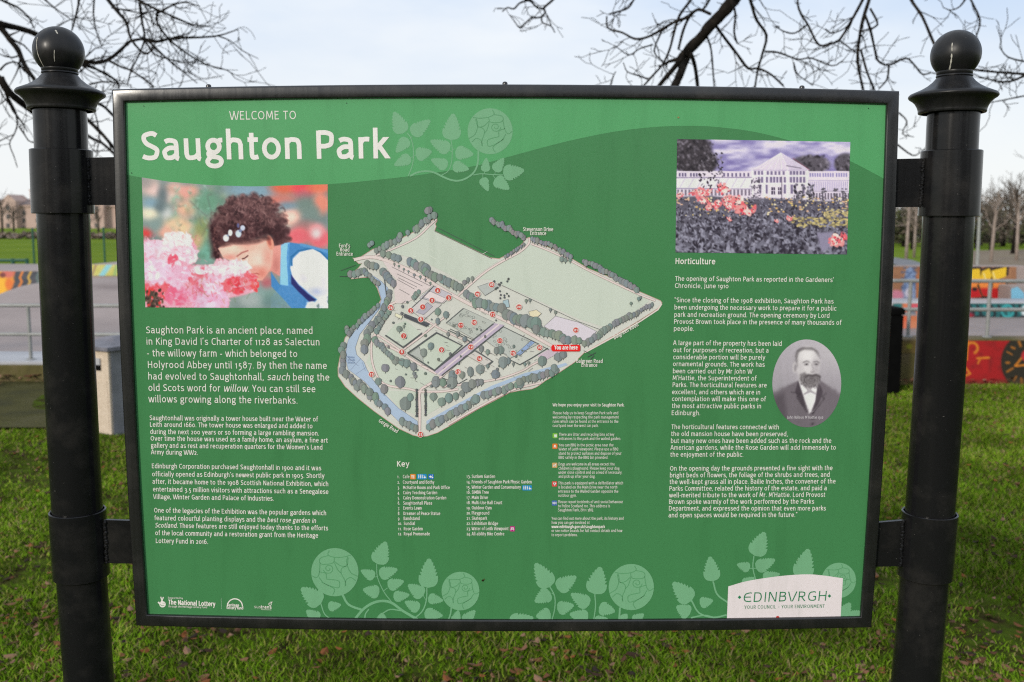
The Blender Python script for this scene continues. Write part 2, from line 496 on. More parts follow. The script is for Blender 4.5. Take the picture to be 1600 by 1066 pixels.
def text(mb, s, x0, y0, x1, y1, xh, weight=9.0, col=(226, 222, 214), k=3, slant=0.0, ital=None, track=0.0):
    """one printed line: left end and right end of its baseline in the photo, x-height in photo pixels"""
    A, B = pboard(x0, y0, k), pboard(x1, y1, k)
    C = pboard(x0, y0 - 1, k)
    sy = (C - A).length * xh / 50.0
    adv = [GS[c][0] + track + 3.0 for c in s]
    first = 5
    weight = weight * 0.93 if weight < 11 else weight
    tot = sum(adv) - 2 * first - 3.0
    D = B - A
    sx = D.length / tot
    ux = D.normalized()
    uz = Vector((-ux.z, 0, ux.x))
    pen = -first
    c_ = ink(*col)
    hw = weight * sy / 2
    inside = [False] * len(s)
    if ital:
        j = s.find(ital)
        for q in range(j, j + len(ital)):
            inside[q] = True
    q = 0
    for idx, ch in enumerate(s):
        sl = 0.2 if inside[idx] else slant
        for typ, pts, closed in GS[ch][1]:
            q += 1
            dy = -0.000012 * (q % 5)
            if typ == 'dot':
                cx, cy = (pen + pts[0][0] + sl * pts[0][1]) * sx, pts[0][1] * sy
                r = hw * 1.15
                V = [(cx + r * math.cos(t * math.pi / 4 + .39), cy + r * math.sin(t * math.pi / 4 + .39)) for t in range(8)]
                F = [tuple(range(8))]
            else:
                P = [((pen + x + sl * y) * sx, y * sy) for x, y in pts]
                diag = lambda a, b: abs(pts[a][1] - pts[b][1]) > 0.5 * abs(pts[a][0] - pts[b][0])
                V, F = ribbon(P, hw, closed, (not closed) and pts[0][1] in FLATY and diag(0, 1), (not closed) and pts[-1][1] in FLATY and diag(-1, -2))
            nv = max(1, len(V) // 2)
            W = [A + ux * u + uz * v + Vector((0, dy - 0.0000035 * (jj % nv), 0)) for jj, (u, v) in enumerate(V)]
            mb.add(W, F, c_)
        pen += adv[idx]


def poly(mb, pts, col, k, dy=0.0, y=None):
    V = [at(x, yy, (lift(k) if y is None else y) - dy * 0.4) for x, yy in pts]
    mb.add(V, [tuple(range(len(V)))], ink(*col) if len(col) == 3 else col)


def line(mb, pts, wpx, col, k, dy=0.0, closed=False):
    V, F = ribbon([(p[0], p[1]) for p in pts], wpx / 2, closed)
    mb.add([at(x, yy, lift(k) - dy * 0.4) for x, yy in V], F, ink(*col))


def smooth_pts(pts, m=5, closed=False):
    P = [np.array(p, float) for p in pts]
    c = [P[-1]] + P + [P[0], P[1]] if closed else [2 * P[0] - P[1]] + P + [2 * P[-1] - P[-2]]
    out = [] if closed else [P[0]]
    if closed:
        out = [P[0]]
    for j in range(1, len(c) - 2):
        p0, p1, p2, p3 = c[j - 1:j + 3]
        for t in np.linspace(0, 1, m + 1)[1:]:
            out.append(0.5 * (2 * p1 + (p2 - p0) * t + (2 * p0 - 5 * p1 + 4 * p2 - p3) * t * t + (3 * p1 - p0 - 3 * p2 + p3) * t ** 3))
    return [tuple(p) for p in (out[:-1] if closed else out)]


def disc(cx, cy, rx, ry=None, n=18, rot=0.0):
    ry = ry or rx
    return [(cx + rx * math.cos(2 * math.pi * k / n) * math.cos(rot) - ry * math.sin(2 * math.pi * k / n) * math.sin(rot),
             cy + rx * math.cos(2 * math.pi * k / n) * math.sin(rot) + ry * math.sin(2 * math.pi * k / n) * math.cos(rot)) for k in range(n)]


# ------------------------------------------------------------------ a small painter for printed pictures and sprayed walls
def vnoise(X, Y, s, seed):
    r = np.random.default_rng(seed).random((64, 64))
    x, y = X / s, Y / s
    xi, yi = np.floor(x).astype(int), np.floor(y).astype(int)
    fx, fy = x - xi, y - yi
    fx, fy = fx * fx * (3 - 2 * fx), fy * fy * (3 - 2 * fy)
    g = lambda a, b: r[a % 64, b % 64]
    return (g(xi, yi) * (1 - fx) + g(xi + 1, yi) * fx) * (1 - fy) + (g(xi, yi + 1) * (1 - fx) + g(xi + 1, yi + 1) * fx) * fy


class Pic:
    def __init__(s, X, Y, base):
        s.X, s.Y = X, Y
        s.a = np.empty(X.shape + (3,))
        s.a[:] = base

    def mix(s, m, col):
        m = np.clip(m, 0, 1)[..., None]
        s.a = s.a * (1 - m) + np.asarray(col, float) * m

    def ell(s, cx, cy, rx, ry, col, soft=0.3, rot=0.0, alpha=1.0):
        c, n_ = math.cos(rot), math.sin(rot)
        dx, dy = s.X - cx, s.Y - cy
        d = np.sqrt(((dx * c + dy * n_) / rx) ** 2 + ((-dx * n_ + dy * c) / ry) ** 2)
        s.mix(alpha * (1 + soft / 2 - d) / max(soft, 1e-3), col)

    def poly(s, pts, col, soft=0.0, alpha=1.0):
        ins = np.zeros(s.X.shape, bool)
        dist = np.full(s.X.shape, 1e9)
        n = len(pts)
        for i in range(n):
            (x0, y0), (x1, y1) = pts[i], pts[(i + 1) % n]
            if y0 != y1:
                c = ((y0 > s.Y) != (y1 > s.Y)) & (s.X < (x1 - x0) * (s.Y - y0) / (y1 - y0) + x0)
                ins ^= c
            if soft:
                L = (x1 - x0) ** 2 + (y1 - y0) ** 2 or 1
                t = np.clip(((s.X - x0) * (x1 - x0) + (s.Y - y0) * (y1 - y0)) / L, 0, 1)
                dist = np.minimum(dist, np.hypot(s.X - x0 - t * (x1 - x0), s.Y - y0 - t * (y1 - y0)))
        m = ins.astype(float)
        if soft:
            m = np.clip(0.5 + np.where(ins, dist, -dist) / soft, 0, 1)
        s.mix(m * alpha, col)
        return m

    def stroke(s, pts, w, col, soft=0.5, alpha=1.0):
        d = np.full(s.X.shape, 1e9)
        for (x0, y0), (x1, y1) in zip(pts[:-1], pts[1:]):
            L = (x1 - x0) ** 2 + (y1 - y0) ** 2 or 1
            t = np.clip(((s.X - x0) * (x1 - x0) + (s.Y - y0) * (y1 - y0)) / L, 0, 1)
            d = np.minimum(d, np.hypot(s.X - x0 - t * (x1 - x0), s.Y - y0 - t * (y1 - y0)))
        s.mix(alpha * (w / 2 + soft * w / 2 - d) / (soft * w), col)

    def blur(s, r):
        for ax_ in (0, 1):
            p = np.pad(s.a, [(r, r) if k == ax_ else (0, 0) for k in range(3)], mode='edge')
            c = np.cumsum(np.concatenate([np.zeros_like(np.take(p, [0], ax_)), p], ax_), ax_)
            n = s.a.shape[ax_]
            s.a = (np.take(c, np.arange(2 * r + 1, 2 * r + 1 + n), ax_) - np.take(c, np.arange(0, n), ax_)) / (2 * r + 1)

    def petals(s, cx, cy, rx, ry, nn, c0, c1, size, seed):
        r = np.random.default_rng(seed)
        c0, c1 = np.array(c0, float), np.array(c1, float)
        for _ in range(nn):
            t, q = r.random() * 6.283, math.sqrt(r.random())
            s.ell(cx + rx * q * math.cos(t), cy + ry * q * math.sin(t), size * (0.5 + r.random()), size * (0.3 + 0.5 * r.random()),
                  c0 + (c1 - c0) * r.random(), 0.5, r.random() * 3, 0.85)


def pic_mesh(name, grid_px, rgb, parent, y, material, scale=INK):
    """grid_px: (h, w, 2) photo pixels of the cell corners; rgb: the same points' printed colour"""
    h, w = grid_px.shape[:2]
    V = [at(grid_px[j, i, 0], grid_px[j, i, 1], y) for j in range(h) for i in range(w)]
    me = bpy.data.meshes.new(name)
    F = [(j * w + i, (j + 1) * w + i, (j + 1) * w + i + 1, j * w + i + 1) for j in range(h - 1) for i in range(w - 1)]
    me.from_pydata([tuple(v) for v in V], [], F)
    c = np.ones((h * w, 4), 'f')
    c[:, :3] = np.minimum(lin(np.clip(rgb, 0, 255)) * scale, 0.84).reshape(-1, 3)
    me.color_attributes.new('Col', 'FLOAT_COLOR', 'POINT').data.foreach_set('color', c.ravel())
    me.materials.append(material)
    return link(name, me, parent)


def bil(q, w, h):                         # a w by h grid of photo pixels inside the four-cornered shape q (tl, tr, br, bl)
    u, v = np.meshgrid(np.linspace(0, 1, w), np.linspace(0, 1, h))
    tl, tr, br, bl = [np.array(p, float) for p in q]
    return (tl * (1 - u[..., None]) + tr * u[..., None]) * (1 - v[..., None]) + (bl * (1 - u[..., None]) + br * u[..., None]) * v[..., None]

# ------------------------------------------------------------------ the information board
board = thing('information_board', 'green park information board with map and white lettering, framed between two black ball-topped posts',
              'sign board', (0, 0.03, 0))


def bow(a, b, amp, horiz, n=24):           # the frame's rails are very slightly bowed
    out = []
    for i in range(n):
        t = i / n
        x, y = a[0] + (b[0] - a[0]) * t, a[1] + (b[1] - a[1]) * t
        d = amp * 4 * t * (1 - t)
        out.append((x, y + d) if horiz else (x + d, y))
    return out


OUT = bow((174.1, 139.2), (1406.3, 142), -9.1, True) + bow((1406.3, 142), (1362.5, 981.6), 6.0, False) + bow((1362.5, 981.6), (212.2, 978.8), 7.6, True) + bow((212.2, 978.8), (174.1, 139.2), -5.8, False)
INN = bow((194.2, 159.2), (1386, 162.6), -8.6, True) + bow((1386, 162.6), (1345, 964.4), 4.6, False) + bow((1345, 964.4), (229.3, 961.2), 6.6, True) + bow((229.3, 961.2), (194.2, 159.2), -4.7, False)
prof = [(0.0, 0.034), (0.0, 0.0035), (0.04, 0.0015), (0.10, 0.0004), (0.16, 0.0), (0.88, 0.0), (0.95, 0.0004), (0.99, 0.0015), (1.0, 0.003), (1.0, 0.0068)]
mb = MB()
N = len(OUT)
for t, y in prof:
    for o, i in zip(OUT, INN):
        a, b = at(o[0], o[1], 0), at(i[0], i[1], 0)
        p = a.lerp(b, t)
        mb.v.append((p.x, y, p.z))
for j in range(len(prof) - 1):
    for i in range(N):
        mb.f.append((j * N + i, (j + 1) * N + i, (j + 1) * N + (i + 1) % N, j * N + (i + 1) % N)); mb.m.append(0)
frame = mb.build('frame', FRAME_BLACK, board, True, 40)
mb = MB()
ring = [at(o[0], o[1], 0).lerp(at(i[0], i[1], 0), 0.06) for o, i in zip(OUT, INN)]
mb.add([(p.x, 0.0345, p.z) for p in ring], [tuple(range(N))])
mb.build('back_plate', FRAME_BLACK, board)
for sx, sy in ((326, 134.6), (789, 130.6), (1253, 136.6)):
    mb = MB()
    p = at(sx, sy + 0.8, 0.012)
    mb.lathe([(0.0042, -0.001), (0.0042, 0.0012), (0.0034, 0.0028), (0.0018, 0.0036), (0.0, 0.0038)], 14, (p.x, 0.012, p.z))
    mb.build('screw', FRAME_BLACK, frame, True)

# posts with their finials, collars and brackets
SIDES = (
    dict(ax=((95.0, 200), (139.5, 1066)), r=40.2, fin=(93.7, 80.6, 41.2, 0.0), up=(234.5, 334), lo=(797, 900), rc=(47.6, 45.2), bow=-0.0058, chips=((2.6, [(86.5, 47), (88, 49.5), (90, 53)]), (1.8, [(58.5, 58), (57, 68), (58.5, 82), (62, 92), (68, 104)]), (1.4, [(85, 78), (84.6, 86), (85.4, 96)]))),
    dict(ax=((1488.5, 200), (1430.5, 1066)), r=39.6, fin=(1491.5, 85.4, 40.6, 4.6), up=(236, 338.5), lo=(800, 900), rc=(46.8, 44.8), bow=0.0058, chips=((1.8, [(1488, 67), (1487.4, 74), (1487.6, 80)]), (2.6, [(1487, 84), (1486.6, 92), (1485, 102), (1482.6, 112)]), (1.2, [(1463, 60), (1469, 53), (1476, 49)]))),
)
CY = 0.018
CHIP = noisy('chalky_streak', [(0.3, (0.35, 0.33, 0.28)), (0.7, (0.55, 0.53, 0.47))], 90, 0.9, 0, 0)
for S in SIDES:
    A, B = at(*S['ax'][0], CY), at(*S['ax'][1], CY)
    lean = (A.x - B.x) / (A.z - B.z)
    ax = lambda z: A.x + lean * (z - A.z) + S['bow'] * max(0, 4 * (z - B.z) * (A.z - z) / (A.z - B.z) ** 2)
    px = (at(S['ax'][0][0], 420, CY) - at(S['ax'][0][0] + 1, 420, CY)).length * 0.95

    def lathe_on_axis(mb, prof, n=56):
        vs = [(ax(z) + r * math.cos(2 * math.pi * k / n), CY + r * math.sin(2 * math.pi * k / n), z) for r, z in prof for k in range(n)]
        mb.add(vs, [(i * n + k, i * n + (k + 1) % n, (i + 1) * n + (k + 1) % n, (i + 1) * n + k) for i in range(len(prof) - 1) for k in range(n)])
    zz = lambda y: at(S['ax'][0][0], y, CY).z
    r = S['r'] * px * 1.0
    mb = MB()
    lathe_on_axis(mb, [(r, -0.3), (r, 0.3)] + [(r, z) for z in np.linspace(B.z, A.z, 12)] + [ (r, zz(165 + S['fin'][3]))])
    post = mb.build('post', BLACK, board, True)
    # finial
    fx, fy, fr, fo = S['fin']
    zc, R = zz(fy), fr * px * 0.935
    q = [(R * math.sin(t), zc + R * math.cos(t)) for t in np.linspace(0.001, 2.47, 30)]
    pr = [(26, 107), (26.2, 109), (25.6, 112.0), (25.0, 112.6), (26.2, 113.6), (26.4, 115.2), (25.2, 116.4), (27, 119), (31, 124), (38, 130), (47, 135.5), (56, 139.5), (62, 142.2), (64.2, 144.8), (64.4, 147), (62.6, 149.4), (58.5, 152), (54, 156.5), (51, 162), (49.4, 166.5), (49, 169), (49, 171.5), (48.2, 172.6), (44, 172.8)]
    q += [(a * px * 1.045, zz(b_ + fo)) for a, b_ in pr]
    mb = MB()
    lathe_on_axis(mb, q)
    dxf = at(fx, fy, CY).x - ax(zc)
    mb.v = [(x + dxf * 0.6, y, z) for x, y, z in mb.v]
    finial = mb.build('finial', SATIN, post, True, 50)
    ctr = Vector((ax(zc) + dxf * 0.6, CY, zc))
    for wpx, chip in S['chips']:           # chipped paint and bird streaks on the ball
        pts = []
        for x, y in smooth_pts(chip, 4):
            d = (at(x, y, 0.0) - CAM).normalized()
            oc = CAM - ctr
            bq = oc.dot(d)
            disc_ = bq * bq - oc.length_squared + (R + 0.0003) ** 2
            if disc_ > 0:
                pts.append(CAM + d * (-bq - math.sqrt(disc_)))
        mb = MB()
        for i_ in range(len(pts) - 1):
            t_ = (pts[i_ + 1] - pts[i_]).normalized()
            nn_ = t_.cross((pts[i_] - ctr).normalized()) * wpx * px * 0.5
            w0_, w1_ = 0.5 + 0.5 * math.sin(i_ * 2.3) ** 2, 0.5 + 0.5 * math.sin((i_ + 1) * 2.3) ** 2
            mb.add([pts[i_] - nn_ * w0_, pts[i_ + 1] - nn_ * w1_, pts[i_ + 1] + nn_ * w1_, pts[i_] + nn_ * w0_], [(0, 1, 2, 3)])
        mb.build('paint_chip', CHIP, post)
    for (y0, y1), rc in ((S['up'], S['rc'][0]), (S['lo'], S['rc'][1])):
        zt, zb = zz(y0), zz(y1)
        ro, ri = rc * px, (rc - 3.6) * px
        mb = MB()
        lathe_on_axis(mb, [(r * 0.99, zt - 0.02), (ri, zt - 0.02), (ri, zt - 0.0012), (ri + 0.001, zt), (ro - 0.001, zt), (ro, zt - 0.001), (ro, zb + 0.001), (ro - 0.001, zb), (r * 0.99, zb)])
        mb.build('collar', BLACK, post, True, 40)
    # the two flat plates welded to the collars
for quad in (((137, 246.5), (179.5, 245.5), (182.5, 320.5), (139.5, 320.5)), ((164, 812.6), (207.5, 814.0), (210.5, 881), (167, 880.2)),
             ((1443, 247.5), (1401.5, 248.5), (1398, 324), (1438, 323.5)), ((1411, 813.5), (1370, 817), (1366.5, 885.8), (1407, 884.8))):
    P = [at(x, y, 0.010) for x, y in quad]
    mb = MB()
    n_ = len(P)
    bev = 0.0006
    vs = [(p.x, 0.010, p.z) for p in P] + [(p.x, 0.017, p.z) for p in P]
    mb.add(vs, [(0, 1, 2, 3), (7, 6, 5, 4)] + [(i, 4 + i, 4 + (i + 1) % 4, (i + 1) % 4) for i in range(4)])
    a, b_ = P[0], P[3]
    rr = random.Random(int(quad[0][0]))
    for k in range(26):                    # the weld bead: a run of small lumps
        c = a.lerp(b_, (k + 0.5) / 26)
        rad = 0.0024 + rr.random() * 0.0016
        mb.lathe([(rad * math.sin(t), rad * 0.9 * math.cos(t)) for t in np.linspace(0.01, 3.13, 6)], 8, (c.x + rr.uniform(-.0012, .0012), 0.0095, c.z))
    mb.build('bracket', BLACK, board)

# ------------------------------------------------------------------ the printed panel
GREEN, BAND, PALE = (66, 126, 78), (83, 156, 100), (114, 167, 127)
mb = MB()
pan = [at(o[0], o[1], 0).lerp(at(i[0], i[1], 0), 0.72) for o, i in zip(OUT, INN)]
mb.add([(p.x, PY, p.z) for p in pan], [tuple(range(N))], ink(*GREEN))
panel = mb.build('panel', PRINT, board)

edge = smooth_pts([(180, 270), (221, 277.5), (265, 284.5), (330, 290), (400, 291.6), (512, 288), (580, 282.2), (664, 272.5), (745, 259), (783, 248.5), (880, 222.5), (960, 206), (1030, 198.2), (1090, 197), (1128, 199.6), (1175, 205.6), (1231, 219), (1290, 237), (1332.7, 254), (1377.7, 277.7), (1396, 288)], 3)
mb = MB()
top = [(x, 146 + 0.0) for x, y in edge]
for i in range(len(edge) - 1):
    poly(mb, [edge[i], edge[i + 1], top[i + 1], top[i]], BAND, 1)
mb.build('header_band', PRINT, panel)

# rose emblems in paler green, four clusters
mb = MB()


def leaf(b, t, w):
    b, t = np.array(b, float), np.array(t, float)
    d = t - b
    L = np.hypot(*d)
    d /= L
    nrm = np.array((-d[1], d[0]))
    pts = []
    for sgn in (1, -1):
        side = []
        for i in range(18):
            u = i / 18
            h = w / 2 * 1.04 * math.sin(math.pi * u ** 0.60) ** 0.72
            if u > 0.32 and i % 2:
                side.append(b + d * ((u + 0.035) * L) + nrm * sgn * h * 1.0)
                side.append(b + d * ((u + 0.028) * L) + nrm * sgn * h * 0.74)
            elif u <= 0.32:
                side.append(b + d * (u * L) + nrm * sgn * h)
        pts.append(side)
    return [tuple(p) for p in pts[0] + [t] + pts[1][::-1]]


ROSE = [[(-.24, -.92), (-.29, -.73), (-.02, -.63), (.35, -.64), (.66, -.72)], [(-.29, -.70), (-.6, -.6), (-.65, -.43), (-.5, -.33), (-.09, -.39), (-.02, -.61)], [(-.02, -.45), (.25, -.27), (.50, -.29), (.56, -.62)],
        [(.53, -.66), (.50, -.39), (.66, .01), (.98, .18)], [(.50, -.27), (.29, -.16), (.27, .05), (.42, .35), (.46, .57)], [(-.97, .15), (-.8, .23), (-.67, .08), (-.63, -.40)], [(-.67, -.02), (-.39, .05), (-.36, .27)],
        [(-.67, .22), (-.43, .49), (.12, .66), (.2, .49), (.12, .35), (-.36, .29)], [(-.09, .96), (-.01, .73), (-.22, .59), (-.56, .42)], [(.43, .60), (.46, .35), (.66, .22), (.88, .36)], [(-.02, -.40), (.12, -.1), (.26, .04)],
        [(-.27 + (.05 + .185 * k / 16) * math.cos(-.4 + k * .60), -.15 + (.05 + .165 * k / 16) * math.sin(-.4 + k * .60)) for k in range(17)]]


def rose(cx, cy, r, flip=1, a=0.0):
    poly(mb, disc(cx, cy, r, r * 1.02, 40), PALE, 2)
    ca, sa = math.cos(a), math.sin(a)
    for st in ROSE:
        P = [(cx + flip * r * (x * ca - y * sa), cy + r * (x * sa + y * ca)) for x, y in st]
        line(mb, smooth_pts(P, 4), r * 0.02 + 0.3, (86, 146, 101), 3)


def emblem(leaves, stems, sc, ox, oy):
    f = lambda p: (ox + p[0] / sc, oy + p[1] / sc)
    for i, (b, t, w) in enumerate(leaves):
        poly(mb, leaf(f(b), f(t), w / sc), PALE, 2, 0.00002 * (i % 5))
    for i, (w, pts) in enumerate(stems):
        line(mb, smooth_pts([f(p) for p in pts], 5), w / sc, PALE, 2, 0.00012 + 0.00002 * (i % 4))


emblem([((266, 366), (190, 185), 128), ((335, 372), (492, 255), 118), ((306, 408), (207, 525), 100), ((370, 548), (505, 515), 112), ((328, 562), (192, 632), 96), ((664, 422), (683, 200), 150), ((655, 505), (493, 425), 112), ((700, 520), (852, 540), 112), ((636, 640), (498, 582), 98), ((678, 632), (815, 665), 95), ((950, 687), (958, 570), 75), ((1028, 682), (1105, 570), 88), ((1098, 700), (1275, 672), 128), ((925, 735), (975, 848), 78), ((1030, 742), (1150, 832), 108)],
       [(15, [(325, 720), (380, 692), (450, 680), (520, 690), (600, 728), (660, 752), (720, 760), (780, 745), (840, 706), (875, 655), (890, 590), (893, 505)]), (8, [(308, 722), (345, 620), (352, 500), (330, 405), (300, 362)]), (7, [(585, 715), (640, 680), (668, 610), (675, 500), (664, 418)]), (8, [(850, 712), (920, 702), (1000, 708), (1100, 712)]), (5, [(330, 405), (345, 385)]), (5, [(352, 555), (372, 548)]), (5, [(352, 560), (326, 570)]), (5, [(676, 500), (700, 495)]), (5, [(672, 520), (650, 505)]), (5, [(940, 702), (948, 680)]), (5, [(1030, 708), (1034, 680)]), (5, [(930, 702), (930, 740)]), (5, [(1010, 708), (1035, 745)])], 5.33, 580, 140)
rose(765.8, 205.2, 35.2, -1, 0.15)
mb.build('rose_emblem', PRINT, panel)
mb = MB()
emblem([((600, 207), (652, 65), 108), ((582, 288), (495, 245), 66), ((610, 275), (725, 238), 80), ((663, 345), (765, 312), 74), ((698, 412), (800, 398), 68), ((612, 385), (508, 365), 82), ((915, 355), (922, 170), 118), ((888, 402), (790, 335), 88), ((915, 418), (1010, 435), 66), ((862, 488), (770, 440), 72), ((892, 512), (1008, 530), 74), ((248, 452), (122, 355), 118), ((290, 475), (372, 460), 62), ((232, 556), (155, 495), 80), ((1085, 570), (1105, 495), 60), ((1140, 570), (1210, 495), 70), ((625, 575), (628, 510), 70)],
       [(14, [(380, 396), (420, 460), (510, 495)]), (16, [(450, 560), (520, 480), (600, 440), (680, 445), (760, 500), (850, 552)]), (6, [(594, 207), (600, 290), (640, 380), (690, 445)]), (8, [(908, 355), (905, 430), (880, 500), (830, 545)]), (10, [(1062, 468), (1055, 520), (1040, 560)]), (7, [(245, 452), (270, 520), (320, 555)]), (8, [(520, 560), (524, 520), (545, 488)]), (8, [(630, 515), (680, 490), (750, 498)]), (4, [(580, 287), (604, 285)]), (4, [(635, 375), (663, 355)]), (4, [(885, 402), (902, 430)])], 4.0, 440, 830)
rose(440 + 333 / 4, 830 + 257 / 4, 37, 1, 0.0)
rose(440 + 1118 / 4, 830 + 375 / 4, 29.6, -1, 0.1)
mb.build('rose_emblem', PRINT, panel)
mb = MB()
emblem([((158, 260), (97, 160), 78), ((188, 268), (268, 215), 66), ((160, 282), (95, 322), 62), ((188, 352), (258, 335), 56), ((162, 372), (100, 382), 56), ((345, 290), (368, 175), 84), ((322, 335), (245, 287), 60), ((362, 345), (430, 362), 56), ((318, 388), (240, 372), 58), ((345, 402), (400, 392), 40), ((455, 402), (480, 372), 40), ((505, 402), (550, 372), 40), ((-10, 412), (90, 388), 70)],
       [(5, [(158, 258), (178, 300), (178, 350), (165, 402)]), (5, [(345, 290), (348, 340), (340, 402)]), (8, [(450, 345), (446, 402)]), (3, [(165, 285), (178, 292)])], 2.667, 800, 820)
rose(800 + 497 / 2.667, 820 + 260 / 2.667, 35.4, -1, 0.1)
mb.build('rose_emblem', PRINT, panel)
mb = MB()
emblem([((748, 318), (670, 240), 78), ((782, 328), (838, 316), 46), ((742, 372), (685, 340), 60), ((836, 236), (825, 132), 68), ((1012, 130), (1053, 30), 76), ((992, 182), (937, 165), 42), ((1016, 182), (1097, 145), 56), ((1045, 222), (1117, 205), 44), ((1205, 225), (1235, 100), 84), ((962, 250), (1010, 220), 40), ((1365, 395), (1410, 325), 60), ((1392, 392), (1460, 362), 50)],
       [(7, [(748, 316), (780, 368), (840, 386), (895, 376)]), (7, [(838, 236), (855, 290), (900, 325)]), (5, [(1008, 130), (1004, 180), (1016, 232)]), (6, [(745, 388), (800, 378), (840, 386)]), (3, [(992, 182), (1016, 182)])], 2.667, 800, 820)
rose(800 + 1362 / 2.667, 820 + 232 / 2.667, 27, -1, 0.1)
mb.build('rose_emblem', PRINT, panel)

# lettering
WHITE = (228, 224, 216)
mb = MB(); text(mb, 'WELCOME TO', 359.7, 187.4, 462.7, 186.6, 10.3, 7.2)
mb.build('welcome_lettering', PRINT, panel)
mb = MB(); text(mb, 'Saughton Park', 223.1, 250.2, 604.8, 247.6, 33.2, 11.0, (232, 226, 222))
mb.build('title_lettering', PRINT, panel)
mb = MB()
for s, a, b_, c, d, it in (
    ('Saughton Park is an ancient place, named', 228.6, 521, 488.5, 522, None), ('in King David I’s Charter of 1128 as Salectun', 229.2, 538.8, 499.3, 539.9, None),
    ('- the willowy farm - which belonged to', 230, 557, 464.4, 558.3, None), ('Holyrood Abbey until 1587. By then the name', 231.3, 575.2, 510.4, 576.7, None),
    ('had evolved to Saughtonhall, sauch being the', 231.9, 593.2, 514.3, 595, 'sauch'), ('old Scots word for willow. You can still see', 232.3, 611.1, 492.6, 613.2, 'willow'),
    ('willows growing along the riverbanks.', 232.7, 628.7, 464.8, 631.1, None)):
    text(mb, s, a, b_, c, d, 8.2, 7.6, WHITE, ital=it)
mb.build('introduction_lettering', PRINT, panel)
mb = MB()
for s, a, b_, c, d, it in (
    ('Saughtonhall was originally a tower house built near the Water of', 234.1, 656.7, 496.4, 658.8, None), ('Leith around 1660. The tower house was enlarged and added to', 234.6, 667, 488.1, 669.5, None),
    ('during the next 200 years or so forming a large rambling mansion.', 235, 678.2, 498.2, 680.8, None), ('Over time the house was used as a family home, an asylum, a fine art', 235.6, 688.7, 511.9, 691.8, None),
    ('gallery and as rest and recuperation quarters for the Women’s Land', 236.2, 699.6, 503.8, 702.7, None), ('Army during WW2.', 236.5, 710, 309.2, 711, None),
    ('Edinburgh Corporation purchased Saughtonhall in 1900 and it was', 237.5, 731.8, 501.7, 735.1, None), ('officially opened as Edinburgh’s newest public park in 1905. Shortly', 238, 744.4, 506.6, 747.1, None),
    ('after, it became home to the 1908 Scottish National Exhibition, which', 238.6, 756, 512.9, 759.9, None), ('entertained 3.5 million visitors with attractions such as a Senegalese', 239.4, 768, 512.9, 772.1, None),
    ('Village, Winter Garden and Palace of Industries.', 239.9, 779.7, 427.7, 782.7, None), ('One of the legacies of the Exhibition was the popular gardens which', 241, 801, 509.6, 805.3, None),
    ('featured colourful planting displays and the best rose garden in', 241.6, 812.9, 493.3, 817.3, 'best rose garden in'), ('Scotland. These features are still enjoyed today thanks to the efforts', 242.4, 824.4, 512.3, 829, 'Scotland'),
    ('of the local community and a restoration grant from the Heritage', 242.9, 836.3, 496.8, 840.4, None), ('Lottery Fund in 2016.', 243.7, 848.6, 324.8, 850.2, None)):
    text(mb, s, a, b_, c, d, 5.6, 8.8, WHITE, ital=it)
mb.build('history_lettering', PRINT, panel)
mb = MB()
text(mb, 'Horticulture', 1055.6, 412.7, 1117.1, 413.2, 7.0, 10.5, WHITE)
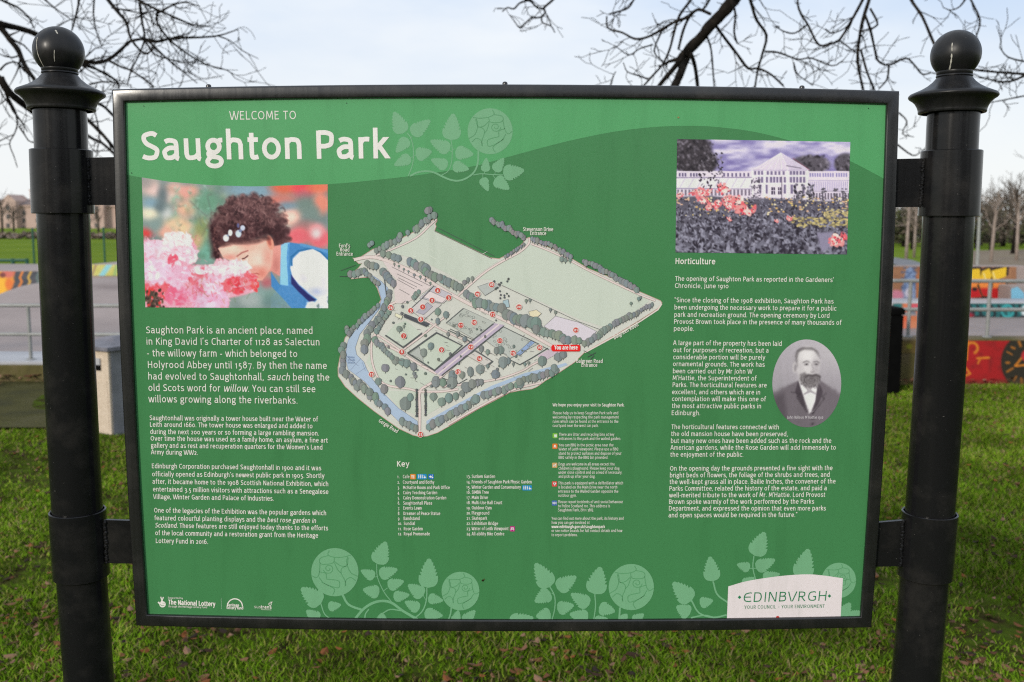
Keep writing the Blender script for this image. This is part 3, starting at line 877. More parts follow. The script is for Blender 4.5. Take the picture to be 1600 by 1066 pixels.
for s, a, b_, c, d in (
    ('The opening of Saughton Park as reported in the Gardeners’', 1055.1, 439, 1302.4, 441), ('Chronicle, June 1910', 1054.6, 450, 1138, 450.7),
    ('“Since the closing of the 1908 exhibition, Saughton Park has', 1053.9, 472.4, 1302, 474.6), ('been undergoing the necessary work to prepare it for a public', 1053.9, 483.7, 1306.3, 485.6),
    ('park and recreation ground. The opening ceremony by Lord', 1053.7, 495.2, 1295.9, 496.8), ('Provost Brown took place in the presence of many thousands of', 1053.4, 506.1, 1314.1, 507.8),
    ('people.', 1052.9, 517, 1084.1, 517.3), ('A large part of the property has been laid', 1052.2, 539.3, 1221.2, 540.7), ('out for purposes of recreation, but a', 1052.2, 550.5, 1200.7, 551.2),
    ('considerable portion will be purely', 1052, 561.5, 1195.1, 562.2), ('ornamental grounds. The work has', 1051.7, 572.2, 1194.4, 573.4), ('been carried out by Mr John W', 1051.5, 583.4, 1175.1, 584.1),
    ('M’Hattie, the Superintendent of', 1051.2, 594.1, 1181.5, 594.9), ('Parks. The horticultural features are', 1051, 604.9, 1197.6, 605.6), ('excellent, and others which are in', 1050.2, 616.1, 1187.6, 616.6),
    ('contemplation will make this one of', 1050, 626.8, 1196.1, 627.3), ('the most attractive public parks in', 1050, 637.8, 1189, 638.3), ('Edinburgh.', 1049.5, 648.8, 1093.9, 649),
    ('The horticultural features connected with', 1049.2, 670.6, 1216.8, 671), ('the old mansion house have been preserved,', 1048.8, 681.4, 1230.6, 681.8), ('but many new ones have been added such as the rock and the', 1048.4, 692.4, 1298.6, 692.2),
    ('American gardens, while the Rose Garden will add immensely to', 1048, 703, 1305.8, 702.8), ('the enjoyment of the public.', 1047.6, 713.8, 1161.2, 713.8), ('On the opening day the grounds presented a fine sight with the', 1047, 735.6, 1300.4, 734.8),
    ('bright beds of flowers, the foliage of the shrubs and trees, and', 1046.8, 746.2, 1296.2, 745.2), ('the well-kept grass all in place. Bailie Inches, the convener of the', 1046.4, 756.6, 1305.2, 755.6),
    ('Parks Committee, related the history of the estate, and paid a', 1046, 767, 1291.6, 766.2), ('well-merited tribute to the work of Mr. M’Hattie. Lord Provost', 1045.8, 777.4, 1289, 776.6),
    ('Brown spoke warmly of the work performed by the Parks', 1045.4, 787.6, 1271.6, 787.2), ('Department, and expressed the opinion that even more parks', 1045.2, 798, 1290, 797.8), ('and open spaces would be required in the future.”', 1044.8, 808.6, 1245.4, 808)):
    text(mb, s, a, b_, c, d, 5.5, 8.4, WHITE)
mb.build('horticulture_lettering', PRINT, panel)
mb = MB()
text(mb, 'Key', 620.6, 729.2, 639, 729.2, 6.6, 10.5, WHITE)
X0, X1 = (621.1, 621.2, 621.4, 621.5, 621.6, 621.7, 621.8, 621.9, 622, 622.2, 622.3, 622.4), (629.7, 629.7, 629.9, 630, 630.1, 630.2, 630.4, 630.5, 630.7, 631, 631.1, 631.2)
for i, (s, y, e) in enumerate((('Cafe', 747.4, 639.5), ('Courtyard and Bothy', 756, 678.3), ('McHattie Room and Park Office', 764.4, 702.7), ('Caley Teaching Garden', 772.4, 683), ('Caley Demonstration Garden', 780.5, 697.2),
                               ('Saughtonhall Plaza', 788.6, 675.1), ('Events Lawn', 796.4, 658.7), ('Dreamer of Peace Statue', 804.9, 687.7), ('Bandstand', 812.7, 655.6), ('Sundial', 820.5, 648.4), ('Rose Garden', 828.8, 660.6), ('Royal Promenade', 836.7, 671.5))):
    text(mb, s, X1[i], y, e, y, 3.9, 8.8, WHITE)
    text(mb, '%d.' % (i + 1), X0[i], y, X0[i] + (3.0 if i < 9 else 5.6), y, 3.9, 8.8, WHITE)
mb.build('key_lettering', PRINT, panel)
mb = MB()
for i, (s, y, e) in enumerate((('Sunken Garden', 747, 773.5), ('Friends of Saughton Park Physic Garden', 755.5, 830.7), ('Winter Garden and Conservatory', 763.8, 813.5), ('SIMBA Tree', 771.7, 763.6), ('Main Drive', 779.9, 762.2), ('Multi-Use Ball Court', 788, 784.6),
                               ('Outdoor Gym', 796.1, 768), ('Playground', 804.2, 764.4), ('Skatepark', 812.4, 760.9), ('Exhibition Bridge', 820.5, 778.1), ('Water of Leith Viewpoint', 828.6, 794.3), ('All-ability Bike Centre', 836.7, 787.8))):
    text(mb, s, 737.3, y, e, y, 3.9, 8.8, WHITE)
    text(mb, '%d.' % (i + 13), 729.2, y, 735.2, y, 3.9, 8.8, WHITE)
mb.build('key_lettering', PRINT, panel)
mb = MB()
text(mb, 'We hope you enjoy your visit to Saughton Park.', 863.8, 635.1, 975.4, 635.3, 3.7, 10, WHITE)
for s, a, c, y in (('Please help us to keep Saughton Park safe and', 864, 965.9, 647.6), ('welcoming by respecting the park management', 863.8, 966.6, 654.1), ('rules which can be found at the entrance to the', 863.8, 965.9, 660.8), ('courtyard near the west car park.', 863.6, 935, 667.3),
                   ('There are litter and recycling bins at key', 873.5, 959.6, 681.1), ('entrances to the park and the walled garden.', 873.3, 970, 687.6), ('You can BBQ in the picnic area near the', 873.1, 958.4, 697.7), ('Water of Leith viewpoint. Please use a BBQ', 873.1, 965.9, 704),
                   ('stand to protect surfaces and dispose of your', 872.9, 970.9, 710.7), ('BBQ safely in the BBQ bin provided.', 872.9, 950.2, 717.1), ('Dogs are welcome in all areas except the', 872.9, 960.3, 727.5), ('children’s playground. Please keep your dog', 872.9, 967.6, 734),
                   ('under close control and on a lead if necessary,', 872.7, 972, 740.4), ('and pick up after your dog.', 872.7, 930, 746.7), ('This park is equipped with a defibrillator which', 872.4, 973.5, 757.1), ('is located on the Main Drive near the north', 872.4, 964.4, 763.5),
                   ('entrance to the Walled Garden opposite the', 872.2, 965.9, 770), ('outdoor gym.', 872.2, 900.9, 776.5), ('Please report incidents of anti-social behaviour', 872, 973.2, 786.4), ('to Police Scotland 101. This address is', 872, 953, 792.9), ('Saughton Park, EH11 3BQ.', 872, 927.7, 799.2),
                   ('You can find out more about the park, its history and', 862.1, 974.3, 812.3), ('how you can get involved at', 862.1, 921, 818.8), ('or see notice boards for full contact details and how', 861.9, 972, 831.5), ('to report problems.', 861.9, 902.5, 838)):
    text(mb, s, a, y, c, y, 3.4, 7.4, WHITE)
text(mb, 'www.edinburgh.gov.uk/saughtonpark', 862.1, 825.3, 945, 825.3, 3.5, 11, WHITE)
mb.build('visitor_lettering', PRINT, panel)

# small square symbols beside the texts
mb = MB()


def sym(x0, y0, x1, y1, col):
    r = 1.1
    pts = []
    for cx, cy, a in ((x1 - r, y1 - r, 0), (x0 + r, y1 - r, 90), (x0 + r, y0 + r, 180), (x1 - r, y0 + r, 270)):
        pts += [(cx + r * math.cos(math.radians(a + t)), cy + r * math.sin(math.radians(a + t))) for t in (0, 45, 90)]
    poly(mb, pts, col, 2)


def person_mark(x, y, s, c=(235, 235, 235)):
    poly(mb, disc(x, y - 2.2 * s, 0.55 * s, n=8), c, 3)
    poly(mb, [(x - 0.6 * s, y - 1.5 * s), (x + 0.6 * s, y - 1.5 * s), (x + 0.45 * s, y + 2.2 * s), (x - 0.45 * s, y + 2.2 * s)], c, 3)


W3 = (235, 235, 235)
BLUE = (40, 140, 195)
mb = MB()
sym(641, 740.9, 649.4, 749, (228, 140, 60)); line(mb, [(643.8, 742.5), (643.8, 747.6)], 0.9, W3, 3); line(mb, [(646.6, 742.5), (646.6, 747.6)], 1.2, W3, 3); line(mb, [(642.9, 742.4), (642.9, 744.6), (644.8, 744.6), (644.8, 742.4)], 0.5, W3, 3)
mb.build('symbol', PRINT, panel)
for x0, y0 in ((651.7, 740.9), (816, 758.4)):
    mb = MB()
    sym(x0, y0, x0 + 15, y0 + 8.1, BLUE)
    for k in range(3):
        person_mark(x0 + 2.6 + 2.7 * k, y0 + 4, 1.15)
    poly(mb, disc(x0 + 11.6, y0 + 5.2, 1.4, n=10), W3, 3); line(mb, [(x0 + 10.8, y0 + 2), (x0 + 11.4, y0 + 4.4), (x0 + 13.4, y0 + 4.6), (x0 + 13.9, y0 + 6.4)], 0.8, W3, 3)
    mb.build('symbol', PRINT, panel)
mb = MB()
sym(669.2, 740.9, 677.7, 749, (35, 110, 180)); poly(mb, [(670.4, 745), (673, 742.8), (673, 744.2), (674.6, 744.2), (674.6, 745.8), (673, 745.8), (673, 747.2)], W3, 3); poly(mb, disc(675.6, 746.2, 1.3, n=8), W3, 3); poly(mb, disc(675.4, 742.6, 0.7, n=8), W3, 3)
mb.build('symbol', PRINT, panel)
mb = MB()
sym(796.6, 822.4, 804.4, 830.6, (180, 30, 125)); line(mb, [(798, 825), (803, 825)], 1.0, W3, 3); line(mb, [(799.4, 825.4), (798.2, 828.8)], 0.9, W3, 3); line(mb, [(801.6, 825.4), (802.8, 828.8)], 0.9, W3, 3); line(mb, [(797.6, 827), (803.4, 827)], 0.8, W3, 3)
mb.build('symbol', PRINT, panel)
mb = MB()
sym(863.4, 677, 871.2, 684.8, (125, 185, 70)); poly(mb, [(866, 679), (868.6, 679), (868.3, 683.4), (866.3, 683.4)], W3, 3); person_mark(869.6, 681.2, 1.0)
mb.build('symbol', PRINT, panel)
mb = MB()
sym(863.1, 693.4, 871, 701.4, (225, 120, 50)); poly(mb, disc(867, 696.6, 1.5, n=10), W3, 3); line(mb, [(864.8, 698.6), (869.4, 698.6)], 1.0, W3, 3)
mb.build('symbol', PRINT, panel)
mb = MB()
sym(862.7, 723.2, 870.7, 731, (205, 165, 110)); line(mb, [(864.4, 727), (867.6, 727), (868.8, 725)], 1.3, W3, 3); line(mb, [(865, 727), (864.8, 729.4)], 0.8, W3, 3); line(mb, [(867.4, 727), (867.6, 729.4)], 0.8, W3, 3)
mb.build('symbol', PRINT, panel)
mb = MB()
sym(862.4, 752.3, 870.4, 760.3, (215, 75, 75)); poly(mb, disc(865.6, 755.6, 1.5, n=10), W3, 3); poly(mb, disc(867.6, 755.6, 1.5, n=10), W3, 3); poly(mb, [(864.2, 756), (869, 756), (866.6, 759)], W3, 3)
mb.build('symbol', PRINT, panel)
mb = MB()
sym(862.3, 782.3, 870.3, 790.1, (70, 105, 175)); text(mb, '101', 863.4, 788, 869.2, 788, 3.6, 12, W3)
mb.build('symbol', PRINT, panel)


# sponsor marks along the foot
mb = MB()
poly(mb, disc(254, 944.4, 5.0, 4.9, 20), WHITE, 3)
line(mb, [(247.0, 940.8), (249.6, 943.4), (251, 946)], 2.4, WHITE, 3, 0.00006)
line(mb, [(251.2, 932.6), (252.2, 936), (254.2, 940.6)], 1.7, WHITE, 3, 0.00008)
line(mb, [(255.3, 933.0), (254, 936.4), (251.8, 941)], 1.7, WHITE, 3, 0.0001)
line(mb, smooth_pts([(250.4, 944.4), (252.6, 946.6), (256.6, 946)], 4), 0.7, GREEN, 4)
poly(mb, disc(254.9, 942.9, 0.5, n=8), GREEN, 4)
poly(mb, disc(257.2, 942.7, 0.5, n=8), GREEN, 4)
text(mb, 'Supported by', 262.4, 935.4, 285.8, 936.2, 2.1, 9, WHITE)
text(mb, 'The National Lottery', 263.2, 944.6, 336, 947.6, 5.6, 11.5, WHITE)
text(mb, 'through the Heritage Lottery Fund', 263.4, 949, 323.6, 950.6, 2.3, 9, WHITE)
line(mb, [(345.6, 934.4), (346, 951.6)], 0.6, (150, 190, 155), 3)
mb.build('sponsor_mark', PRINT, panel)
mb = MB()
arc = lambda cx, cy, r, a0, a1: [(cx + r * math.cos(math.radians(t)), cy + r * math.sin(math.radians(t))) for t in np.linspace(a0, a1, 18)]
line(mb, arc(367, 947.6, 11.8, 178, 362), 1.7, WHITE, 3)
text(mb, 'heritage', 355, 947.4, 373.4, 948, 3.3, 11.5, WHITE)
text(mb, 'lottery fund', 354.4, 951.8, 380, 952.4, 3.3, 11.5, WHITE)
mb.build('sponsor_mark', PRINT, panel)
mb = MB()
text(mb, 'sus', 397.4, 950.4, 407.4, 950.7, 3.5, 7, WHITE)
text(mb, 'trans', 407.8, 950.7, 424, 951.2, 3.6, 12, WHITE)
line(mb, [(408, 952.8), (424, 953.2)], 0.5, WHITE, 3)
line(mb, disc(422, 944.2, 2.0, n=14), 0.9, WHITE, 3, 0, True)
line(mb, [(423.4, 942.6), (424.6, 940.8)], 0.9, WHITE, 3)
poly(mb, [(422.4, 940.6), (426, 940.4), (424.6, 942.6)], WHITE, 3)
mb.build('sponsor_mark', PRINT, panel)

# the white council plate
mb = MB()
poly(mb, [(1137.9, 916.5)] + smooth_pts([(1137.9, 916.5), (1168, 908), (1216.3, 900.6), (1257.5, 897.6), (1285, 899.2), (1317.1, 903.7)], 4)[1:] + [(1313.0, 972), (1135.6, 972)], (224, 214, 216), 4)
plate = mb.build('council_plate', PRINT, panel)
mb = MB()
CG = (38, 122, 82)
text(mb, 'ЄDINBVRGH', 1161.0, 941.2, 1291, 938.8, 11.6, 7.6, CG, 5, 0.07)
for x, y in ((1155.5, 933.4), (1296, 931.4)):
    poly(mb, [(x - 2.8, y), (x, y - 2.8), (x + 2.8, y), (x, y + 2.8)], CG, 5)
text(mb, 'YOUR COUNCIL – YOUR ENVIRONMENT', 1163.3, 951.6, 1288.4, 949.8, 4.1, 8.6, CG, 5, 0.0, None, 3)
mb.build('council_lettering', PRINT, panel)
mb = MB()
for x, y, r, c in ((1215.2, 964.6, 2.6, (190, 70, 65)), (1266, 964.6, 1.2, (60, 50, 60)), (754.4, 907.2, 1.9, (38, 30, 18)), (1060, 183.6, 1.6, (140, 120, 70)), (756.5, 905.2, 1.0, (90, 80, 40)),
                   (1246, 875, 0.8, (150, 190, 150)), (224.4, 165.8, 0.9, (30, 60, 40)), (541.5, 161.2, 0.9, (30, 60, 40)), (205.4, 270.4, 0.9, (25, 40, 25)), (1357, 169.6, 0.9, (30, 60, 40))):
    mb = MB()
    poly(mb, disc(x, y, r, r * 0.85, 9), c, 6)
    mb.build('grime_spot', PRINT, panel)

# ------------------------------------------------------------------ the park map
mb = MB()
LAND, LAWN, PATH, RIV, TREE, INKC, PURP, HED = (207, 207, 200), (198, 206, 194), (222, 206, 203), (172, 190, 214), (134, 144, 142), (76, 78, 82), (188, 174, 194), (92, 96, 98)
OUTL = [(550.5, 403), (560, 404), (571, 397), (582.6, 389.5), (598, 385), (609.7, 381), (630, 371), (650, 360.8), (664, 350), (674, 345), (682.3, 340.5), (683, 345), (680, 350), (681.5, 354), (679, 360.8), (766.8, 403), (780, 404.5), (800, 394), (816.3, 380.7), (822, 373), (827, 371), (835, 378.8),
        (864, 389), (891.3, 403.2), (919.5, 420), (960, 436), (994.5, 453.8), (1022.6, 466), (1032, 470), (1034.5, 473.5), (1028, 482), (1000, 500), (965.6, 521), (913.9, 550), (898, 566), (871, 584), (852, 595), (840, 604), (830.6, 608), (812, 610.4), (796.8, 613.3), (745, 640.4), (700, 667), (684, 676), (667.6, 681.5), (655, 682.5), (645, 680), (622.6, 669.5),
        (584.3, 642.4), (560, 623), (539.3, 604), (528.5, 588), (528, 575), (531.4, 556.9), (539.3, 527.6), (560, 505), (579.8, 484.8), (592, 474), (595.5, 468), (589.4, 450.3), (577.6, 433), (565, 434), (549, 436), (546, 430), (559, 420), (565.7, 411.5), (560.7, 412.3)]
poly(mb, OUTL, LAND, 2)
line(mb, OUTL, 0.9, (196, 160, 150), 3, 0, True)
line(mb, [(1034, 475), (1028, 484), (1000, 502.5), (965.6, 523), (913.9, 551)], 2.0, (222, 210, 204), 3, 0.00001)
for i, pts in enumerate(([(590, 389), (650, 363), (677, 352), (679, 361), (766, 404), (778, 408), (754, 424), (731, 441), (722, 441), (700, 428), (668, 412), (640, 402), (612, 396)],
            [(783, 410), (812, 393), (829, 383), (872, 398), (905, 416), (945, 437), (1000, 461), (1014, 471), (985, 492), (950, 513), (905, 499), (868, 482), (833, 466), (786, 446), (768, 437), (748, 436), (762, 424)],
            [(603, 523), (617, 507), (634, 501), (660, 522), (631, 544)], [(585, 535), (608, 540), (643, 572), (680, 586), (668, 606), (640, 611), (606, 606), (588, 590), (572, 566)], [(600, 610), (652, 612), (652, 650), (622, 636)],
            [(662, 612), (700, 612), (688, 636), (664, 650)], [(638, 552), (681, 521), (721, 541), (679, 578)])):
    poly(mb, pts, LAWN, 3, 0.00002 + 0.00002 * i)
RIVER = [(577, 428), (586, 433), (596, 440), (606, 450), (604, 469), (600, 473.5), (584.3, 493.8), (561.8, 523), (555, 543.3), (557.3, 554.6), (568.6, 565.9), (573, 577), (582, 592.9), (600, 615.4), (622.6, 638), (652, 658), (653, 667), (640, 666), (627, 662.7), (609, 644.7), (588.8, 617.7), (570.8, 597.4), (543.8, 577), (539.3, 556.9), (543.8, 532), (568.6, 498.3), (593.3, 478), (596, 468), (591, 450), (583, 439)]
poly(mb, RIVER, RIV, 4)
line(mb, RIVER, 0.5, (120, 130, 150), 4, 0.00003, True)
poly(mb, [(667, 668), (670, 661), (700, 645), (745, 621), (768, 609), (820, 589), (868, 577), (887, 570.5), (884, 567), (866, 572), (820, 583), (768, 603), (745, 615), (700, 639), (666, 658)], RIV, 4)
for a, b_ in (((548, 578), (564, 560)), ((556, 585), (572, 574)), ((566, 566), (571, 580)), ((541, 556), (560, 572))):
    line(mb, [a, b_], 0.5, (120, 130, 155), 4, 0.00006)
# paths and roads
for i, (w, pts) in enumerate(((4.5, [(553, 406), (575, 402), (597, 405), (640, 422), (672, 440), (702, 458), (735, 476), (770, 492), (800, 506), (832, 524), (866, 543)]), (2.2, [(586, 400), (612, 390), (650, 372), (672, 352), (682, 343)]),
                              (2.6, [(716, 462), (738, 442), (760, 424), (784, 409), (812, 394), (826, 381), (827, 372)]), (2.2, [(830, 381), (858, 392), (892, 408), (918, 422), (955, 440), (998, 460), (1024, 470)]),
                              (3.2, [(655.5, 680), (656, 640), (656, 612), (668, 602), (690, 588), (735, 548)]), (2.6, [(626, 548), (600, 530), (585, 524), (580, 545), (584, 575), (600, 600), (640, 608), (656, 612), (690, 612), (716, 608)]),
                              (3.2, [(585, 524), (601, 500), (606, 480), (622, 470)]), (3.0, [(584, 530), (628, 552), (650, 566), (682, 584)]), (2.4, [(690, 604), (730, 600), (780, 592), (815, 580), (832, 570), (860, 556), (872, 546)]),
                              (2.4, [(628, 548), (660, 524), (684, 504), (702, 490)]), (2.0, [(664, 500), (690, 515), (722, 530), (740, 540)]), (2.6, [(700, 664), (745, 638), (800, 610), (846, 598)]))):
    line(mb, smooth_pts(pts, 4), w + 0.9, (150, 128, 126), 5, 0.00002 * i)
    line(mb, smooth_pts(pts, 4), w, PATH, 5, 0.0004 + 0.00002 * i)
poly(mb, [(598, 408), (622, 416), (660, 436), (676, 447), (655, 462), (634, 474), (618, 474), (616, 455), (620, 438), (608, 424)], (218, 204, 204), 6)
for a, b_ in (((622, 434), (652, 449)), ((621, 437), (648, 452)), ((624, 452), (640, 461)), ((612, 417), (672, 447)), ((620, 428), (660, 447))):
    line(mb, [a, b_], 0.7, (90, 88, 90), 6, 0.00004)
for i, (pts, c) in enumerate((([(655, 466), (678, 447), (706, 460), (690, 474)], (196, 190, 200)), ([(640, 484), (660, 466), (690, 476), (662, 500)], (206, 200, 200)), ([(660, 464), (672, 455), (700, 468), (692, 474)], (226, 212, 214)), ([(650, 488), (668, 473), (676, 479), (662, 492)], (176, 172, 186)),
                              ([(632, 490), (672, 506), (666, 511), (631, 496)], (88, 90, 98)), ([(618, 489), (629, 494), (627, 499), (617, 494)], (238, 226, 200)), ([(697, 505), (725, 482), (773, 504), (741, 530)], (184, 188, 182)), ([(760, 533), (787, 511), (842, 537), (797, 560)], (186, 190, 186)),
                              ([(806, 553), (830, 532), (836, 535), (812, 556)], (150, 172, 212)), ([(746, 448), (770, 440), (782, 447), (758, 462)], (182, 186, 184)), ([(640, 553), (655, 542), (662, 566), (655, 560)], (178, 182, 178)), ([(868, 494), (905, 504), (932, 518), (918, 533), (880, 528), (850, 510)], (214, 206, 216)),
                              ([(826, 487), (838, 484), (846, 490), (838, 497), (828, 494)], (226, 216, 186)), ([(786, 470), (794, 468), (796, 480), (786, 481)], (168, 190, 198)), ([(730, 556), (742, 546), (769, 564), (758, 572)], (206, 200, 196)))):
    poly(mb, pts, c, 6, 0.0001 + 0.00002 * i)
    line(mb, pts, 0.6, (110, 112, 116), 6, 0.0005 + 0.00001 * i, True)
poly(mb, [(677, 580), (772, 505), (788, 508), (689, 588)], PURP, 7)
line(mb, [(684, 585), (780, 507)], 2.2, (222, 208, 210), 7, 0.00004)
poly(mb, [(840, 556), (866, 541), (880, 548), (850, 564)], (204, 186, 200), 7)
for i, (w, pts) in enumerate(((2.0, [(678, 580), (771, 506)]), (2.0, [(690, 587), (735, 552), (742, 546), (787, 510)]), (2.4, [(602, 524), (630, 543), (659, 521)]), (2.4, [(637, 552), (682, 520), (722, 540), (679, 579), (637, 552)]), (1.4, [(697, 505), (724, 482)]), (1.2, [(703, 514), (741, 532)]),
                              (1.5, [(700, 516), (722, 526), (738, 536)]), (1.8, [(728, 557), (742, 548), (770, 565), (760, 573)]), (1.5, [(796, 562), (812, 570), (830, 560), (856, 544)]), (1.2, [(787, 511), (842, 538), (858, 547)]), (1.0, [(628, 492), (670, 510)]), (1.2, [(640, 484), (660, 466), (678, 447)]),
                              (0.8, [(679, 361), (768, 404)]), (0.7, [(684, 356), (772, 400)]), (0.7, [(784, 446), (905, 503), (940, 516)]), (1.6, [(584, 508), (606, 480)]), (1.4, [(600, 432), (606, 480)]), (0.6, [(550, 432), (530, 432)]), (0.6, [(556, 414), (532, 423)]), (1.0, [(690, 590), (716, 600), (730, 592)]),
                              (1.0, [(912, 548), (928, 556), (922, 562)]), (0.8, [(918, 558), (931, 551)]))):
    line(mb, pts, w, HED if w > 1.1 else INKC, 8, 0.00002 * i)
# beds of the formal gardens
rq = random.Random(5)
for k in range(46):
    u, v = rq.random(), rq.random()
    base = ((725, 484), (46, 21), (-27, 22)) if k % 2 else ((787, 513), (52, 24), (-26, 20))
    x, y = base[0][0] + base[1][0] * u + base[2][0] * v, base[0][1] + base[1][1] * u + base[2][1] * v
    line(mb, disc(x, y, 1.4 + 2 * rq.random(), 0.9 + 1.2 * rq.random(), 10, 0.4), 0.35, (130, 134, 132), 8, 0.0006 + 0.00001 * (k % 9), True)
for k in range(34):                        # faint pitch markings on the two fields
    x, y = (rq.uniform(640, 750), rq.uniform(372, 430)) if k % 2 else (rq.uniform(800, 960), rq.uniform(400, 480))
    if k % 2 == 0 and y < 388 + 0.47 * (x - 830):
        continue
    if k % 2 and y < 368 + 0.47 * (x - 679):
        continue
    a = rq.choice((0.45, -0.5))
    L = rq.uniform(4, 16)
    line(mb, [(x, y), (x + L * math.cos(a), y + L * math.sin(a))], 0.7, (212, 218, 206), 3, 0.0003 + 0.00001 * (k % 9))
# trees
TN = [0]


def mtree(x, y, r, col=TREE, trunk=True):
    TN[0] += 1
    d = 0.00003 * (TN[0] % 14)
    c = tuple(v + rq.uniform(-7, 7) for v in col)
    w, h = r * rq.uniform(0.78, 1.0), r * rq.uniform(0.95, 1.25)
    if trunk:
        line(mb, [(x, y + h * 0.8), (x, y + h + 2.2)], 0.7, INKC, 9, 0)
    P = [(x + w * rr_ * math.cos(t), y + h * rr_ * math.sin(t)) for t, rr_ in ((2 * math.pi * k / 14, rq.uniform(0.9, 1.06)) for k in range(14))]
    poly(mb, P, INKC, 9, d + 0.00001)
    Q = [(x + (px_ - x) * (1 - 0.36 / r), y + (py_ - y) * (1 - 0.36 / r)) for px_, py_ in P]
    poly(mb, Q, c, 9, d + 0.00002)
    lo = [p for p in Q if p[0] > x - 0.1 * w]
    if len(lo) > 3:
        poly(mb, lo, tuple(v * 0.90 for v in c), 9, d + 0.000028)


def row(a, b_, n_, r, col=TREE, j=1.2, trunk=True):
    for k in range(n_):
        t = k / max(1, n_ - 1)
        mtree(a[0] + (b_[0] - a[0]) * t + rq.uniform(-j, j), a[1] + (b_[1] - a[1]) * t + rq.uniform(-j, j), r * rq.uniform(0.85, 1.12), col, trunk)


GR = (136, 141, 143)
row((768, 345), (776, 349), 3, 4.2, GR); row((780, 350), (818, 370), 11, 4.6, GR, 1.6, False); row((790, 401), (818, 381), 8, 3.0, GR); mtree(807, 368, 3.2)
row((832, 374), (862, 383), 8, 4.0, GR); row((862, 384), (892, 401), 9, 4.2, GR); row((878, 404), (890, 407), 3, 4.0); row((911, 409), (930, 414), 5, 4.4, GR); row((932, 416), (995, 452), 17, 5.0, GR, 1.4, False)
row((588, 391), (622, 374), 7, 5.0); row((626, 369), (638, 363), 2, 4.6); row((648, 359), (677, 337), 8, 5.4, TREE, 2); mtree(668, 329, 5.4, GR); mtree(672, 328, 5.0, GR); mtree(577, 383, 4.4); mtree(581, 380, 4.0)
row((599, 396), (622, 404), 4, 6.0); row((573, 412), (587, 417), 4, 5.6); row((548, 429), (570, 423), 5, 5.4); row((570, 425), (590, 443), 6, 4.2)
row((598, 424), (614, 443), 6, 6.2); row((609, 456), (602, 478), 4, 5.6); row((641, 410), (664, 420), 5, 6.8); row((664, 424), (719, 450), 11, 6.4); row((726, 440), (737, 436), 3, 3.6); row((646, 464), (655, 457), 4, 4.2); row((615, 412), (672, 442), 8, 2.0)
row((728, 459), (744, 468), 4, 6.2); row((744, 473), (783, 482), 7, 7.6); row((792, 492), (812, 502), 5, 8.0); row((814, 500), (838, 505), 4, 8.4); row((838, 514), (880, 528), 8, 7.0); row((880, 530), (905, 533), 4, 6.2)
row((542, 512), (545, 522), 3, 4.6); row((544, 520), (590, 478), 11, 4.6); row((535, 540), (535, 578), 7, 5.4, TREE, 1.8); row((543, 584), (560, 606), 6, 6.0, TREE, 2.4); row((562, 598), (604, 642), 10, 6.2, TREE, 2.4); row((628, 659), (650, 670), 5, 5.6)
row((606, 470), (590, 500), 7, 5.0); row((592, 498), (572, 520), 5, 6.0); row((573, 530), (568, 545), 3, 7.0); row((588, 518), (606, 488), 7, 4.4); row((586, 531), (612, 558), 9, 4.8); row((618, 562), (646, 572), 4, 6.6)
row((672, 667), (745, 624), 13, 6.2, TREE, 1.8); row((755, 618), (812, 600), 10, 6.2, TREE, 1.8); row((812, 596), (868, 580), 10, 6.0, TREE, 1.8); mtree(866, 575, 7)
row((651, 610), (651, 650), 12, 2.2, HED, .3, False); row((665, 610), (665, 648), 12, 2.2, HED, .3, False)
for x, y, r in ((602, 575, 7), (625, 597, 8.4), (633, 631, 9.6), (641, 621, 6), (677, 620, 7), (591, 596, 6.4), (600, 608, 7), (647, 584, 3), (649, 588, 3.4), (624, 514, 5), (631, 510, 2), (684, 487, 6), (697, 492, 6), (684, 502, 4.6), (673, 541, 6), (662, 551, 5.6), (690, 628, 7.2), (701, 622, 7.4), (712, 619, 6.2), (722, 615, 5), (729, 605, 9), (738, 600, 7),
                (746, 598, 5.4), (752, 597, 4.6), (681, 597, 7.6), (692, 598, 6), (707, 588, 7.6), (706, 598, 8.4), (722, 586, 6), (735, 581, 6.6), (750, 577, 7.4), (762, 572, 3), (774, 585, 7), (782, 547, 6.4), (776, 548, 5), (786, 566, 8), (794, 564, 5), (802, 569, 2.6), (847, 564, 7.6), (872, 558, 6.8), (880, 554, 6.6), (752, 545, 5), (762, 550, 4.6), (715, 522, 4), (726, 530, 4.4), (700, 522, 3.6),
                (820, 569, 2.6), (826, 567, 2.6), (986, 474, 2.8), (998, 467, 3), (1001, 465, 2.4), (822, 470, 2.4), (828, 469, 2.4), (860, 484, 2.6), (868, 488, 2.6)):
    mtree(x, y, r)
row((1019, 476), (985, 494), 9, 3.8); row((983, 494), (940, 518), 10, 5.2); row((938, 522), (914, 536), 6, 5.6)
for k in range(16):
    mtree(rq.uniform(770, 800), rq.uniform(435, 470), 1.6, HED, False)
for k in range(150):                       # small bushes, benches and kerbs over the gardens
    u, v = rq.random(), rq.random()
    x, y = 590 + 250 * u + 20 * (v - 0.5), 470 + 140 * v
    if y < 400 + 0.42 * (x - 560) or y > 640 - 0.30 * (x - 640) or (x < 610 and y < 500):
        continue
    if k % 3 == 0:
        mtree(x, y, rq.uniform(1.3, 2.6), (120, 128, 126), False)
    else:
        a = rq.choice((0.52, -0.66, 0.1))
        L = rq.uniform(2, 9)
        line(mb, [(x, y), (x + L * math.cos(a), y + L * math.sin(a))], 0.5, (120, 112, 114), 8, 0.0008 + 0.00001 * (k % 9))
RED = (196, 78, 72)
